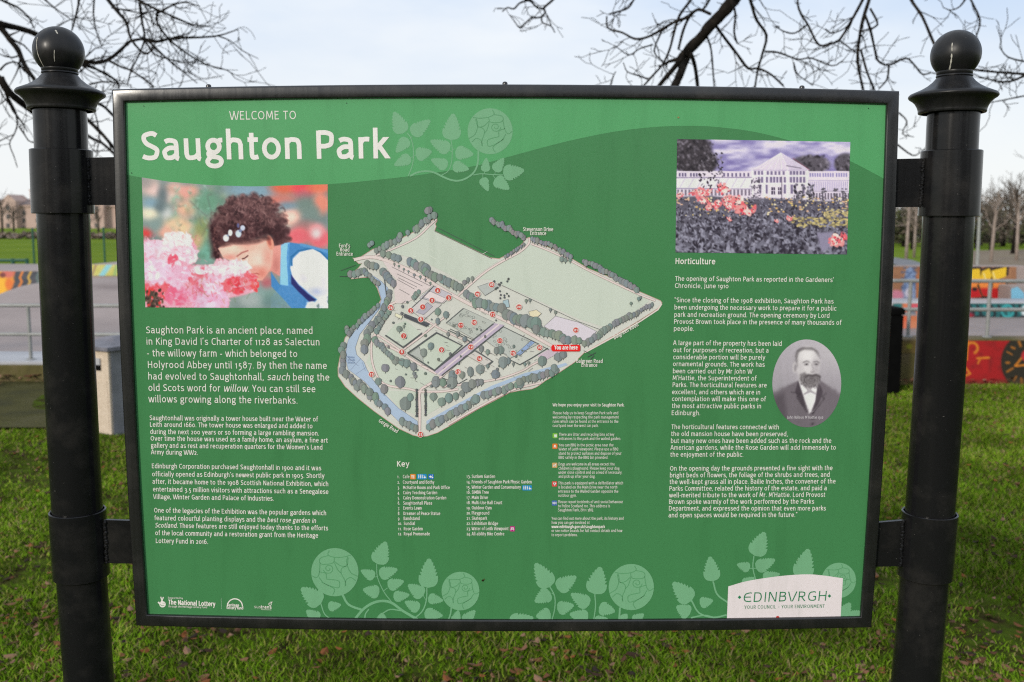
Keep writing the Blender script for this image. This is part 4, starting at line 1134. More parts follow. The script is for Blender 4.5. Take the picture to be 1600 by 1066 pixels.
for nn, x, y in ((24, 610.5, 480.7), (1, 660.5, 479.8), (2, 675, 469.5), (3, 701, 465.4), (4, 683.8, 454), (5, 641.8, 485.5), (6, 657.5, 499), (7, 630.7, 524.9), (8, 627.8, 550.3), (9, 690, 546.7), (10, 740.9, 503.9), (11, 720, 508.4), (12, 735.7, 542.4), (13, 715.6, 581), (14, 749, 560.5), (23, 580.5, 585), (22, 657, 679),
                 (17, 769.7, 491.5), (18, 768.2, 445), (19, 746.2, 459.6), (20, 810.8, 479.8), (11, 781, 532.5), (15, 801.8, 551.9), (16, 843.2, 543.3), (21, 899.7, 515.9)):
    poly(mb, disc(x, y, 4.9, n=16), (232, 212, 206), 11)
    poly(mb, disc(x, y, 4.1, n=16), RED, 11, 0.0002)
    if nn < 10:
        text(mb, str(nn), x - 1.3, y + 1.7, x + 1.3, y + 1.7, 3.5, 12, (240, 225, 220), 12)
    else:
        text(mb, str(nn), x - 2.7, y + 1.7, x + 2.7, y + 1.7, 3.4, 12, (240, 225, 220), 12)
poly(mb, [(861.4, 541.6), (863.6, 538.9), (905, 538.9), (906.6, 540.5), (906.6, 547.5), (905, 549.2), (863.6, 549.2), (861.4, 546.6)], (226, 40, 40), 12)
mb.build('map_print', PRINT, panel)
mb = MB()
text(mb, 'You are here', 866.6, 546.3, 902.2, 546.3, 5.0, 11, (240, 232, 230), 13)
mb.build('map_label', PRINT, panel)
for s, a, b_, c, d in (('Ford\'s', 529.9, 387, 546.8, 387), ('Road', 531.5, 393.2, 545.8, 393.3), ('Entrance', 526, 399.6, 551, 399.8), ('Stevenson Drive', 817.4, 361.2, 864.1, 361.4), ('Entrance', 828.5, 367.5, 853.2, 367.6),
                       ('Balgreen Road', 960.5, 530.6, 998, 509.2), ('Balgreen Road', 900.8, 567.2, 941.6, 567.3), ('Entrance', 908.7, 573.3, 933, 573.4), ('Gorgie Road', 591.2, 659.2, 620, 677)):
    mb = MB()
    text(mb, s, a, b_, c, d, 4.6, 8.8, WHITE, 10)
    mb.build('map_label', PRINT, panel)
mb = MB()
for i, s in enumerate(('Water', 'of Leith', 'Weir')):
    text(mb, s, 543, 559.5 + 4.2 * i, 554, 560 + 4.2 * i, 2.4, 8, (120, 140, 175), 10)
mb.build('map_label', PRINT, panel)

# ------------------------------------------------------------------ picture: a child smelling roses
w, h = 292, 198
u = np.linspace(0, 1, w)
topx = 221.6 + (512 - 221.6) * u
topy = np.interp(topx, [221, 265, 330, 390, 400, 512], [277.3, 284.2, 289.6, 291.4, 291.4, 288.2])
botx = 227.3 + (512.8 - 227.3) * u
boty = 480.4 + 1.4 * u
v = np.linspace(0, 1, h)[:, None]
GP = np.stack([topx * (1 - v) + botx * v, topy * (1 - v) + boty * v], -1)
X, Y = (GP[..., 0] - 200) * 4.845, (GP[..., 1] - 270) * 4.845
pc = Pic(X, Y, (118, 132, 130))
n1, n2 = vnoise(X, Y, 120, 1), vnoise(X, Y, 55, 2)
pc.mix(n1 * 0.8 - 0.2, (92, 112, 116)); pc.mix(n2 * 0.9 - 0.35, (142, 158, 150))
for e in ((170, 110, 70, 60, (214, 178, 172)), (210, 140, 40, 40, (226, 190, 184)), (350, 130, 70, 50, (232, 172, 160)), (330, 190, 50, 40, (222, 190, 180)), (460, 150, 80, 50, (232, 150, 138)), (130, 80, 60, 40, (150, 140, 138)), (260, 170, 40, 70, (92, 104, 110)), (165, 305, 62, 52, (226, 214, 186)), (170, 230, 60, 40, (120, 150, 168)),
          (300, 312, 44, 44, (188, 190, 190)), (240, 260, 40, 40, (88, 104, 110)), (440, 270, 80, 60, (228, 168, 142)), (380, 410, 110, 70, (240, 190, 152)), (300, 450, 80, 40, (236, 160, 140)), (145, 455, 40, 36, (220, 44, 44)), (200, 400, 60, 50, (118, 138, 136)), (600, 230, 110, 90, (96, 142, 118)), (560, 430, 60, 90, (134, 140, 88)), (590, 600, 70, 90, (104, 158, 142)),
          (520, 520, 50, 60, (190, 160, 120)), (900, 120, 160, 44, (112, 142, 158)), (1000, 150, 200, 40, (120, 150, 170)), (1160, 200, 120, 36, (190, 110, 100)), (1180, 120, 100, 40, (210, 90, 62)), (1330, 110, 90, 60, (238, 62, 72)), (1440, 115, 90, 36, (240, 106, 76)), (1330, 170, 60, 40, (170, 90, 100)), (1460, 235, 56, 78, (242, 128, 106)), (1340, 240, 70, 60, (104, 122, 116)), (1400, 300, 60, 60, (110, 128, 124)),
          (1225, 335, 74, 62, (248, 178, 160)), (1235, 335, 40, 36, (250, 200, 186)), (1110, 240, 90, 30, (226, 110, 92)), (1340, 400, 80, 40, (150, 110, 110)), (1290, 480, 90, 60, (244, 92, 104)), (1450, 500, 80, 70, (242, 92, 106)), (1430, 430, 56, 44, (246, 150, 156)), (1425, 465, 36, 34, (250, 206, 208)), (1200, 250, 80, 30, (108, 132, 150)), (1000, 900, 110, 90, (122, 148, 146)), (1120, 960, 120, 60, (104, 134, 130)), (920, 960, 90, 60, (150, 160, 160)), (1050, 830, 50, 40, (170, 90, 100)), (1080, 980, 60, 30, (96, 124, 124))):
    pc.ell(*e, soft=0.8)
r_ = np.random.default_rng(3)
for k in range(130):
    x, y = r_.uniform(310, 800), r_.uniform(90, 680)
    if x + y * 0.3 > 830 or (y > 480 and x < 540):
        continue
    pc.ell(x, y, r_.uniform(8, 26), r_.uniform(4, 10), ((104, 166, 140), (70, 120, 92), (150, 186, 170), (84, 104, 82), (176, 178, 120))[k % 5], 0.6, r_.uniform(0, 3), 0.75)
pc.blur(3); pc.blur(3)
for k in range(70):
    x, y = r_.uniform(330, 760), r_.uniform(100, 660)
    if x + y * 0.3 > 800 or (y > 440 and x < 540):
        continue
    pc.ell(x, y, r_.uniform(10, 24), r_.uniform(5, 10), ((120, 176, 154), (84, 132, 108), (160, 192, 178), (96, 112, 100))[k % 4], 1.0, r_.uniform(0, 3), 0.5)
for pts in ([(470, 215), (560, 300), (600, 330)], [(600, 180), (640, 330), (560, 480)]):
    pc.stroke(pts, 6, (80, 70, 74), 1.4, 0.5)
pc.blur(1); pc.mix(np.full(pc.X.shape, 0.12), (200, 205, 205))
# hair
hair = [(630, 640), (640, 560), (622, 480), (612, 400), (660, 320), (715, 290), (745, 250), (775, 205), (850, 172), (950, 178), (1040, 215), (1100, 262), (1130, 330), (1160, 370), (1204, 430), (1200, 500), (1178, 545), (1120, 560), (1090, 520), (1090, 470), (1040, 480), (900, 530), (790, 545), (700, 560), (690, 620), (715, 650), (690, 672), (655, 650)]
pc.poly(hair, (84, 56, 60), 40)
for k in range(60):
    q_ = hair[r_.integers(5, 20)]
    pc.ell(q_[0] + r_.uniform(-26, 26), q_[1] + r_.uniform(-20, 20), r_.uniform(14, 30), r_.uniform(12, 24), ((78, 52, 56), (108, 76, 78))[k % 2], 1.0, 0, 0.7)
for e in ((760, 330, 90, 50), (930, 240, 130, 40), (880, 380, 120, 40), (1050, 330, 60, 60), (700, 420, 40, 60)):
    pc.ell(*e, (124, 92, 92), 1.6, 0, 0.6)
for e in ((840, 300, 60, 40), (1000, 420, 110, 50), (1140, 460, 50, 60), (780, 420, 70, 30), (660, 520, 40, 80)):
    pc.ell(*e, (48, 28, 34), 1.6, 0, 0.6)
for k in range(420):
    t, q = r_.uniform(0, 6.28), math.sqrt(r_.random())
    x, y = 905 + 290 * q * math.cos(t), 360 + 190 * q * math.sin(t)
    if (y > 480 and 720 < x < 1040) or x < 640:
        continue
    c = ((50, 30, 36), (126, 92, 92), (160, 124, 122), (66, 42, 48), (36, 20, 26), (104, 70, 72))[k % 6]
    a0 = r_.uniform(0, 6.28)
    rad = r_.uniform(10, 26)
    pc.stroke([(x + rad * math.cos(a0 + q_), y + rad * math.sin(a0 + q_)) for q_ in (0, .6, 1.2, 1.8, 2.4)], r_.uniform(6, 12), c, 1.6, 0.5)
for k in range(36):
    t = k / 35
    pc.ell(640 + 50 * t + r_.uniform(-20, 20), 420 + 230 * t, 16, 10, ((54, 32, 38), (110, 76, 76))[k % 2], 0.6, r_.uniform(0, 3), 0.7)
for k in range(70):
    x, y = r_.normal(930, 110), r_.normal(280, 60)
    pc.stroke([(x, y), (x + r_.uniform(-22, 22), y + r_.uniform(6, 30)), (x + r_.uniform(-26, 26), y + r_.uniform(20, 44))], r_.uniform(3, 6), ((176, 142, 140), (150, 112, 112), (40, 24, 30))[k % 3], 1.2, 0.5)
for k in range(60):                       # fly-away curls at the outline
    q_ = hair[r_.integers(4, 19)]
    a0 = r_.uniform(0, 6.28)
    x, y = q_[0] + r_.uniform(-18, 18), q_[1] + r_.uniform(-18, 10)
    pc.stroke([(x + 18 * math.cos(a0 + t_), y + 18 * math.sin(a0 + t_)) for t_ in (0, .8, 1.6, 2.4)], 4, (96, 68, 70), 1.2, 0.5)
# face and neck
pc.poly([(1085, 560), (1180, 540), (1175, 800), (1085, 745), (1040, 760)], (212, 148, 140), 10)
pc.poly([(682, 575), (740, 530), (900, 520), (1050, 490), (1095, 590), (1100, 680), (1060, 760), (1015, 815), (965, 815), (925, 775), (905, 720), (860, 690), (780, 665), (720, 640)], (234, 182, 168), 8)
for e in ((800, 570, 80, 30, (240, 198, 182)), (985, 660, 70, 60, (242, 196, 184)), (1010, 760, 60, 50, (206, 132, 120)), (950, 740, 40, 30, (222, 150, 140)), (1060, 640, 40, 80, (222, 160, 148)), (900, 560, 60, 26, (226, 170, 156)), (770, 640, 50, 20, (214, 150, 140)), (1120, 700, 30, 70, (190, 124, 118))):
    pc.ell(*e, soft=1.0, alpha=0.8)
pc.stroke([(826, 632), (862, 606), (908, 590)], 9, (150, 92, 88), 0.8)
pc.stroke([(866, 652), (884, 648), (908, 628)], 8, (52, 30, 34), 0.7)
pc.stroke([(940, 766), (975, 762), (992, 768)], 6, (160, 80, 78), 0.8)
pc.ell(1076, 530, 26, 56, (222, 150, 132), 0.3, -0.25)
pc.ell(1070, 520, 13, 34, (176, 100, 90), 0.6, -0.25)
for k in range(12):
    pc.ell(700 + 32 * k, 535 - 3.4 * k + r_.uniform(-10, 12), 30, 16, ((98, 66, 66), (76, 50, 52))[k % 2], 1.4, r_.uniform(-0.5, 0.5), 0.7)
for e in ((742, 495, 22, 26, (214, 222, 232)), (774, 455, 16, 24, (222, 228, 236)), (836, 462, 22, 28, (196, 208, 228)), (868, 418, 18, 20, (188, 196, 216)), (850, 440, 12, 12, (120, 130, 160)), (756, 476, 8, 8, (150, 160, 180)), (834, 400, 10, 18, (100, 100, 140))):
    pc.ell(*e, soft=0.3)
# clothes
pc.poly([(1160, 545), (1220, 528), (1350, 545), (1440, 575), (1515, 580), (1530, 680), (1490, 900), (1430, 990), (1380, 1040), (1250, 1040), (1180, 960), (1085, 860), (1082, 750), (1150, 850)], (74, 130, 184), 6)
dn = vnoise(X, Y, 7, 9)
pc.mix(np.where((X > 1080) & (X < 1400) & (Y > 800) & (X + Y > 2020), dn * 0.35, 0), (120, 160, 205))
pc.poly([(1228, 720), (1250, 650), (1300, 600), (1400, 574), (1470, 610), (1530, 660), (1530, 930), (1440, 965), (1380, 920), (1300, 850), (1245, 790)], (226, 222, 238), 8)
for e in ((1330, 800, 60, 60, (206, 204, 226)), (1430, 900, 80, 40, (180, 186, 222)), (1300, 680, 40, 50, (236, 232, 244)), (1420, 740, 70, 50, (234, 230, 242)), (1480, 820, 40, 80, (208, 206, 228))):
    pc.ell(*e, soft=1.0, alpha=0.7)
pc.poly([(1235, 770), (1290, 850), (1360, 915), (1425, 965), (1380, 985), (1290, 900), (1235, 840)], (50, 52, 108), 8)
pc.stroke([(1240, 700), (1236, 640), (1290, 592), (1400, 570), (1460, 600), (1515, 655)], 14, (52, 110, 160), 0.4)
pc.poly([(1158, 552), (1188, 532), (1222, 530), (1212, 640), (1222, 858), (1152, 848)], (138, 190, 232), 5)
pc.stroke([(1215, 540), (1206, 640), (1218, 855)], 7, (70, 130, 190), 0.5)
pc.stroke([(1310, 545), (1420, 572), (1512, 600)], 20, (96, 150, 200), 0.5)
pc.petals(1450, 1000, 80, 40, 26, (240, 240, 250), (200, 206, 230), 26, 4)
# roses in front
pc.poly([(110, 505), (250, 520), (340, 460), (470, 480), (520, 560), (520, 660), (480, 700), (640, 700), (700, 670), (860, 670), (930, 760), (985, 840), (960, 900), (860, 930), (760, 950), (760, 1040), (110, 1040)], (232, 160, 178), 20)
for cx, cy, rx, ry, nn, c0, c1, sz, sd_ in ((240, 880, 130, 60, 40, (226, 80, 92), (240, 130, 140), 30, 11), (170, 960, 60, 60, 30, (70, 62, 58), (110, 96, 84), 24, 12), (560, 930, 120, 90, 46, (248, 178, 202), (236, 120, 150), 34, 13), (370, 930, 80, 70, 34, (236, 100, 130), (246, 150, 176), 30, 14), (660, 970, 120, 60, 40, (248, 196, 216), (240, 160, 190), 34, 15),
                                            (180, 570, 80, 62, 40, (250, 206, 218), (240, 176, 196), 30, 16), (370, 510, 115, 52, 60, (252, 226, 226), (244, 196, 196), 26, 17), (330, 620, 110, 80, 50, (250, 216, 224), (238, 176, 190), 30, 18), (465, 625, 60, 60, 36, (252, 224, 230), (240, 180, 196), 22, 19), (215, 740, 105, 90, 54, (250, 214, 228), (236, 178, 200), 34, 20), (390, 780, 90, 76, 46, (250, 196, 214), (240, 150, 176), 32, 21), (335, 655, 40, 30, 16, (230, 70, 96), (240, 110, 130), 18, 22),
                                            (545, 800, 90, 60, 36, (226, 90, 110), (240, 140, 150), 24, 23), (660, 850, 120, 60, 50, (250, 206, 220), (240, 160, 184), 28, 24), (820, 850, 90, 60, 44, (222, 66, 80), (244, 130, 140), 24, 25), (930, 810, 50, 70, 34, (230, 78, 90), (246, 150, 160), 20, 26), (640, 735, 160, 30, 60, (252, 228, 232), (244, 186, 200), 24, 27), (800, 715, 120, 46, 60, (253, 232, 234), (246, 196, 206), 22, 28), (700, 685, 50, 24, 22, (244, 160, 176), (250, 210, 216), 18, 29), (960, 860, 30, 46, 18, (226, 60, 70), (240, 110, 110), 16, 30)):
    pc.petals(cx, cy, rx, ry, nn, c0, c1, sz, sd_)
for k in range(46):
    x, y = r_.uniform(440, 900), r_.uniform(790, 960)
    pc.stroke([(x, y), (x + r_.uniform(-30, 30), y + r_.uniform(-40, 40))], 6, ((110, 80, 70), (110, 128, 92), (150, 70, 76))[k % 3], 1.2, 0.5)
for k in range(40):
    pc.ell(r_.uniform(130, 280), r_.uniform(880, 1020), r_.uniform(8, 22), r_.uniform(6, 12), ((58, 50, 48), (100, 84, 70), (214, 70, 70))[k % 3], 0.6, r_.uniform(0, 3), 0.7)
for k in range(260):                      # creases between petals
    x, y = r_.uniform(115, 960), r_.uniform(470, 1020)
    if not (y > 660 or x < 530) or (x > 700 and y > 940):
        continue
    a0 = r_.uniform(0, 6.28)
    pc.stroke([(x + r_.uniform(8, 22) * math.cos(a0 + t_), y + 14 * math.sin(a0 + t_)) for t_ in (0, .7, 1.4, 2.0)], 4, ((214, 120, 150), (226, 150, 172), (255, 240, 244), (196, 84, 110))[k % 4], 1.2, 0.55)
sh_ = pc.a.copy(); pc.blur(1); pc.a = 0.35 * pc.a + 0.65 * sh_
pc.a += (vnoise(X, Y, 9, 77)[..., None] - 0.5) * 6
pc.a = 128 + (pc.a - 128) * 1.14 + 6
pic_mesh('rose_photograph', GP, pc.a, panel, lift(2), PRINT)

# ------------------------------------------------------------------ picture: the glasshouse behind rose beds
GP = bil(((1058, 217.4), (1328.7, 222), (1323.4, 397.8), (1055.4, 394.6)), 280, 184)
X, Y = (GP[..., 0] - 1040) * 4.442, (GP[..., 1] - 200) * 4.442
pc = Pic(X, Y, (150, 142, 188))
cl = vnoise(X, Y * 3.2, 130, 5) * 0.6 + vnoise(X, Y * 3.2, 50, 6) * 0.4
pc.mix((cl - 0.35) * 2.6, (214, 206, 226)); pc.mix((0.42 - cl) * 2.4, (112, 100, 158))
for e in ((180, 150, 140, 110), (130, 240, 70, 70), (250, 240, 110, 90)):
    pc.ell(*e, (64, 58, 64), 0.25)
for e in ((1000, 255, 140, 64), (1060, 240, 60, 40), (1250, 250, 80, 74)):
    pc.ell(*e, (92, 86, 96), 0.25)
for k in range(420):
    x, y = (r_.uniform(78, 330), r_.uniform(80, 400)) if k % 3 else (r_.uniform(880, 1290), r_.uniform(190, 300))
    if k % 3 and x + 0.2 * y > 370:
        continue
    if not k % 3 and abs(x - 1030) > 100 and x < 1180:
        continue
    pc.ell(x, y, r_.uniform(4, 13), r_.uniform(3, 8), ((36, 32, 38), (100, 94, 104), (140, 132, 146), (54, 48, 54))[k % 4], 0.6, r_.uniform(0, 3), 0.7)
pc.blur(1)
WALLC, SH = (222, 210, 228), (104, 94, 126)
pc.poly([(76, 300), (1276, 300), (1272, 520), (76, 520)], WALLC, 2)
pc.poly([(76, 352), (600, 346), (600, 420), (76, 416)], (232, 224, 238), 3)
for k in range(9):
    pc.stroke([(100 + 60 * k, 412), (135 + 60 * k, 352)], 6, (176, 166, 190), 0.5, 0.6)
for x in list(np.arange(92, 150, 20)) + list(np.arange(170, 250, 20)) + list(np.arange(400, 590, 28)):
    pc.poly([(x, 313), (x + 12, 313), (x + 12, 338), (x, 338)], SH, 3)
for x in list(np.arange(1000, 1070, 17)) + list(np.arange(1090, 1165, 17)) + list(np.arange(1182, 1262, 17)):
    pc.poly([(x, 313), (x + 9, 313), (x + 9, 340), (x, 340)], (136, 128, 176), 3)
for k in range(22):
    pc.stroke([(996 + 12.6 * k, 375), (996 + 12.6 * k, 432)], 4.5, (142, 134, 178), 0.6, 0.75)
pc.stroke([(990, 366), (1276, 366)], 6, (180, 170, 196), 0.5); pc.stroke([(990, 440), (1276, 440)], 7, (170, 160, 180), 0.5)
for k in range(14):
    pc.poly([(1004 + 20 * k, 452), (1015 + 20 * k, 452), (1015 + 20 * k, 496), (1004 + 20 * k, 496)], (82, 74, 90), 4, 0.8)
for k in range(20):
    pc.poly([(80 + 26 * k, 428), (94 + 26 * k, 428), (94 + 26 * k, 470), (80 + 26 * k, 470)], (104, 94, 110), 4, 0.8)
pc.stroke([(76, 346), (600, 344)], 5, (120, 108, 140), 0.5); pc.stroke([(76, 420), (600, 424)], 5, (130, 120, 150), 0.5)
pc.poly([(598, 292), (992, 292), (985, 500), (620, 500)], (226, 214, 232), 3)
pc.poly([(594, 294), (800, 170), (998, 294)], (214, 202, 220), 3)
for k in range(9):
    pc.stroke([(800, 174), (612 + 48 * k, 290)], 3.5, (236, 228, 240), 0.6, 0.9)
pc.poly([(800, 172), (998, 294), (860, 290)], (196, 184, 208), 4, 0.6)
pc.stroke([(840, 262), (940, 280)], 7, (130, 120, 140), 0.6); pc.stroke([(600, 294), (996, 294)], 5, (178, 166, 192), 0.5); pc.stroke([(884, 210), (998, 292)], 5, (160, 80, 110), 0.6, 0.5)
for row_y, hh, xs in ((300, 26, (614, 640, 662, 702, 728, 756, 782, 812, 862, 884, 906, 930, 952)), (340, 40, (640, 662, 696, 724, 746, 768, 790, 820, 862, 884, 906, 930, 954)), (394, 62, (650, 694, 820, 868, 892, 950))):
    for x in xs:
        pc.poly([(x, row_y), (x + 15, row_y), (x + 15, row_y + hh), (x, row_y + hh)], SH, 3, 0.85)
for x in (734, 780):
    pc.poly([(x, 412), (x + 26, 412), (x + 26, 462), (x, 462)], (70, 62, 80), 3)
    pc.stroke([(x + 13, 412), (x + 13, 462)], 4, WALLC, 0.4); pc.stroke([(x, 436), (x + 26, 436)], 3, WALLC, 0.4)
for x in (688, 846, 985, 604):
    pc.stroke([(x, 296), (x, 490)], 8, (238, 230, 242), 0.4)
pc.stroke([(600, 334), (985, 334)], 6, (238, 230, 242), 0.4); pc.stroke([(620, 386), (985, 386)], 7, (238, 230, 242), 0.4)
pc.stroke([(806, 340), (806, 500)], 6, (110, 102, 116), 0.6)
pc.poly([(70, 480), (300, 470), (500, 492), (760, 488), (900, 500), (1280, 512), (1280, 890), (60, 890)], (96, 92, 106), 14)
for k in range(2600):
    y = 480 + 400 * r_.random() ** 0.9
    x = r_.uniform(66, 1280)
    s_ = (y - 430) / 420
    c = ((58, 54, 66), (118, 116, 132), (74, 70, 82), (134, 132, 150), (50, 46, 56), (98, 96, 110), (152, 150, 168))[r_.integers(0, 7)]
    pc.ell(x, y, (5 + 22 * s_) * r_.uniform(0.5, 1.2), (3 + 9 * s_) * r_.uniform(0.5, 1.2), c, 0.5, r_.uniform(0, 3.1), 0.75) if k % 2 else pc.ell(x, y, 4 + 9 * s_, 3 + 5 * s_, c, 0.5, r_.uniform(0, 3), 0.8)
for k in range(150):
    x, y = r_.uniform(80, 1270), 480 + 130 * r_.random() ** 1.4
    pc.ell(x, y, r_.uniform(4, 11), r_.uniform(3, 8), ((222, 196, 130), (216, 176, 150), (228, 214, 180), (206, 170, 110))[k % 4], 0.5, 0, 0.85)
for k in range(120):
    pc.ell(r_.uniform(880, 1275), r_.uniform(625, 690) - 0.05 * k, r_.uniform(6, 16), r_.uniform(4, 8), ((180, 164, 112), (200, 184, 130), (140, 128, 96))[k % 3], 0.5, 0, 0.8)
for k in range(60):
    pc.ell(r_.uniform(1100, 1275), r_.uniform(560, 620), r_.uniform(6, 14), r_.uniform(3, 5), (190, 174, 124), 0.5, 0, 0.7)
pc.poly([(1050, 730), (1160, 720), (1150, 830), (1080, 860)], (140, 134, 158), 16)
for k in range(90):
    x = r_.uniform(230, 400)
    pc.ell(x, r_.uniform(170, 420), r_.uniform(5, 12), r_.uniform(3, 7), ((60, 54, 62), (120, 114, 124), (40, 36, 42))[k % 3], 0.5, r_.uniform(0, 3), 0.8)
for k in range(70):
    pc.ell(r_.uniform(890, 1030), r_.uniform(390, 500), r_.uniform(5, 16), r_.uniform(4, 9), ((60, 56, 64), (96, 92, 104), (126, 122, 136))[k % 3], 0.5, r_.uniform(0, 3), 0.85)
    pc.ell(r_.uniform(590, 660), r_.uniform(350, 500), r_.uniform(4, 10), r_.uniform(3, 7), ((76, 70, 82), (140, 132, 146))[k % 2], 0.5, r_.uniform(0, 3), 0.6)
    pc.ell(r_.choice((1100, 1180, 1240)) + r_.uniform(-16, 16), r_.uniform(420, 505), 8, 5, (90, 86, 96), 0.5, 0, 0.7)
for cx, cy, s_ in ((252, 452, 46), (405, 428, 50), (300, 440, 26), (190, 446, 24), (100, 466, 26), (345, 525, 44), (300, 556, 26), (430, 492, 40), (500, 518, 56), (560, 580, 60), (440, 545, 36), (262, 508, 34), (864, 628, 24), (770, 645, 16), (440, 630, 18), (1200, 765, 60), (1175, 790, 40)):
    pc.petals(cx, cy, s_, s_ * 0.8, 9, (228, 100, 110), (246, 168, 164), s_ * 0.42, int(cx + cy))
    pc.petals(cx, cy - s_ * 0.15, s_ * 0.6, s_ * 0.5, 8, (250, 226, 220), (244, 190, 184), s_ * 0.32, int(cx + cy) + 1)
    pc.petals(cx, cy + s_ * 0.15, s_ * 0.8, s_ * 0.6, 9, (214, 60, 80), (236, 110, 116), s_ * 0.17, int(cx + cy) + 2)
    pc.petals(cx, cy, s_ * 1.0, s_ * 0.8, 6, (84, 80, 92), (60, 54, 64), s_ * 0.14, int(cx + cy) + 3)
sh_ = pc.a.copy(); pc.blur(1); pc.a = 0.35 * pc.a + 0.65 * sh_
pc.a = 128 + (pc.a - 128) * 1.08 + 4
pc.a += (vnoise(X, Y, 6, 78)[..., None] - 0.5) * 10
pic_mesh('glasshouse_photograph', GP, pc.a, panel, lift(2), PRINT)

# ------------------------------------------------------------------ picture: oval portrait of a bearded man in a dark coat
nr, na = 46, 96
th = np.linspace(0, 2 * math.pi, na)
rr = np.linspace(0, 1, nr)[:, None]
GP = np.stack([1260.6 + 53.8 * rr * np.cos(th), 599.2 + 68.6 * rr * np.sin(th)], -1)
X, Y = (GP[..., 0] - 1030) * 4.1, (GP[..., 1] - 400) * 4.1
pc = Pic(X, Y, (172, 166, 174))
pc.mix((Y - 540) / 700, (132, 126, 134)); pc.mix((vnoise(X, Y, 90, 8) - 0.5) * 0.5, (190, 184, 190)); pc.ell(1080, 620, 120, 110, (186, 180, 186), 1.2, 0, 0.6)
pc.poly([(720, 880), (780, 850), (890, 800), (905, 780), (1020, 790), (1110, 850), (1160, 880), (1180, 1120), (700, 1120)], (108, 100, 108), 8)
pc.poly([(735, 900), (800, 880), (830, 1100), (700, 1120)], (78, 70, 78), 30, 0.7)
pc.poly([(893, 800), (960, 870), (1015, 800), (1012, 880), (985, 1000), (962, 1010), (935, 930)], (226, 222, 226), 5)
pc.poly([(930, 880), (965, 852), (1002, 880), (968, 872)], (176, 170, 176), 4); pc.stroke([(930, 885), (968, 868), (1005, 884)], 9, (150, 144, 150), 0.5)
pc.poly([(890, 800), (870, 870), (905, 940), (960, 1015), (930, 930)], (72, 64, 72), 6); pc.poly([(1018, 800), (1050, 870), (1020, 950), (965, 1020), (1000, 930)], (76, 68, 76), 6)
pc.stroke([(842, 872), (902, 884), (880, 905), (945, 1000)], 5, (58, 52, 58), 0.6, 0.8); pc.stroke([(1075, 880), (1038, 900), (1058, 915), (985, 1010)], 5, (58, 52, 58), 0.6, 0.8)
for k in range(3):
    pc.ell(985, 1008 + 34 * k, 8, 8, (50, 44, 50), 0.4)
pc.poly([(895, 740), (1020, 740), (1015, 810), (960, 865), (895, 800)], (176, 170, 174), 8)
pc.ell(953, 690, 78, 112, (202, 197, 200), 0.08)
pc.poly([(872, 640), (880, 605), (915, 585), (980, 586), (1018, 610), (1030, 660), (1018, 640), (990, 606), (930, 602), (895, 618), (886, 660), (888, 720), (876, 700)], (92, 86, 90), 8)
pc.ell(950, 640, 56, 42, (216, 212, 214), 0.8, 0, 0.8); pc.ell(1006, 730, 26, 80, (168, 162, 168), 1.2, 0, 0.7); pc.ell(900, 720, 22, 60, (184, 178, 182), 1.2, 0, 0.6)
pc.ell(868, 716, 15, 36, (186, 180, 184), 0.2); pc.ell(872, 716, 8, 22, (140, 134, 140), 0.6)
pc.stroke([(922, 682), (945, 674), (962, 680)], 7, (104, 98, 102), 0.7); pc.stroke([(990, 680), (1008, 674), (1024, 684)], 7, (104, 98, 102), 0.7)
for x in (943, 1006):
    pc.ell(x, 695, 15, 6, (120, 114, 118), 0.6); pc.ell(x, 695, 5, 5, (50, 46, 50), 0.5)
pc.stroke([(976, 690), (992, 738), (978, 748)], 6, (150, 144, 148), 0.9, 0.8); pc.ell(982, 744, 13, 7, (160, 154, 158), 0.7)
pc.poly([(900, 760), (930, 745), (960, 765), (1000, 758), (1030, 770), (1025, 810), (1000, 838), (965, 848), (930, 832), (905, 800)], (120, 114, 118), 14)
pc.stroke([(930, 778), (958, 764), (982, 769), (1006, 763), (1030, 774)], 14, (84, 78, 82), 0.6)
for k in range(160):
    pc.stroke([(x_ := r_.uniform(905, 1028), y_ := r_.uniform(770, 838)), (x_ + r_.uniform(-6, 6), y_ + r_.uniform(8, 18))], 2.6, ((90, 84, 88), (150, 144, 148), (70, 64, 68))[k % 3], 0.8, 0.5)
pc.ell(980, 784, 14, 4, (96, 90, 94), 0.8)
sh_ = pc.a.copy(); pc.blur(1); pc.a = 0.5 * pc.a + 0.5 * sh_
pc.a = 128 + (pc.a - 128) * 1.05 + 9
pc.a += (vnoise(X, Y, 9, 79)[..., None] - 0.5) * 5
pic_mesh('oval_portrait', GP, pc.a, panel, lift(2), PRINT)
mb = MB()
text(mb, 'John Wilson M’Hattie 1912', 1230, 654.4, 1286, 654.4, 3.4, 7.5, (206, 200, 206), 3)
mb.build('portrait_lettering', PRINT, panel)

# ------------------------------------------------------------------ ground, paths, skate park floor
def sheet(name, x0, x1, y0, y1, z, m, nx=1, ny=1, wob=0.0, seed=0):
    mb = MB()
    for j in range(ny + 1):
        for i in range(nx + 1):
            x, y = x0 + (x1 - x0) * i / nx, y0 + (y1 - y0) * j / ny
            dz = wob * mnoise.noise((x * 0.9, y * 0.9, seed)) if 0 < j < ny and 0 < i < nx else 0
            mb.v.append((x, y, z + dz))
    for j in range(ny):
        for i in range(nx):
            a = j * (nx + 1) + i
            mb.f.append((a, a + 1, a + nx + 2, a + nx + 1)); mb.m.append(0)
    return tag(mb.build(name, m, None, wob > 0), kind='structure')


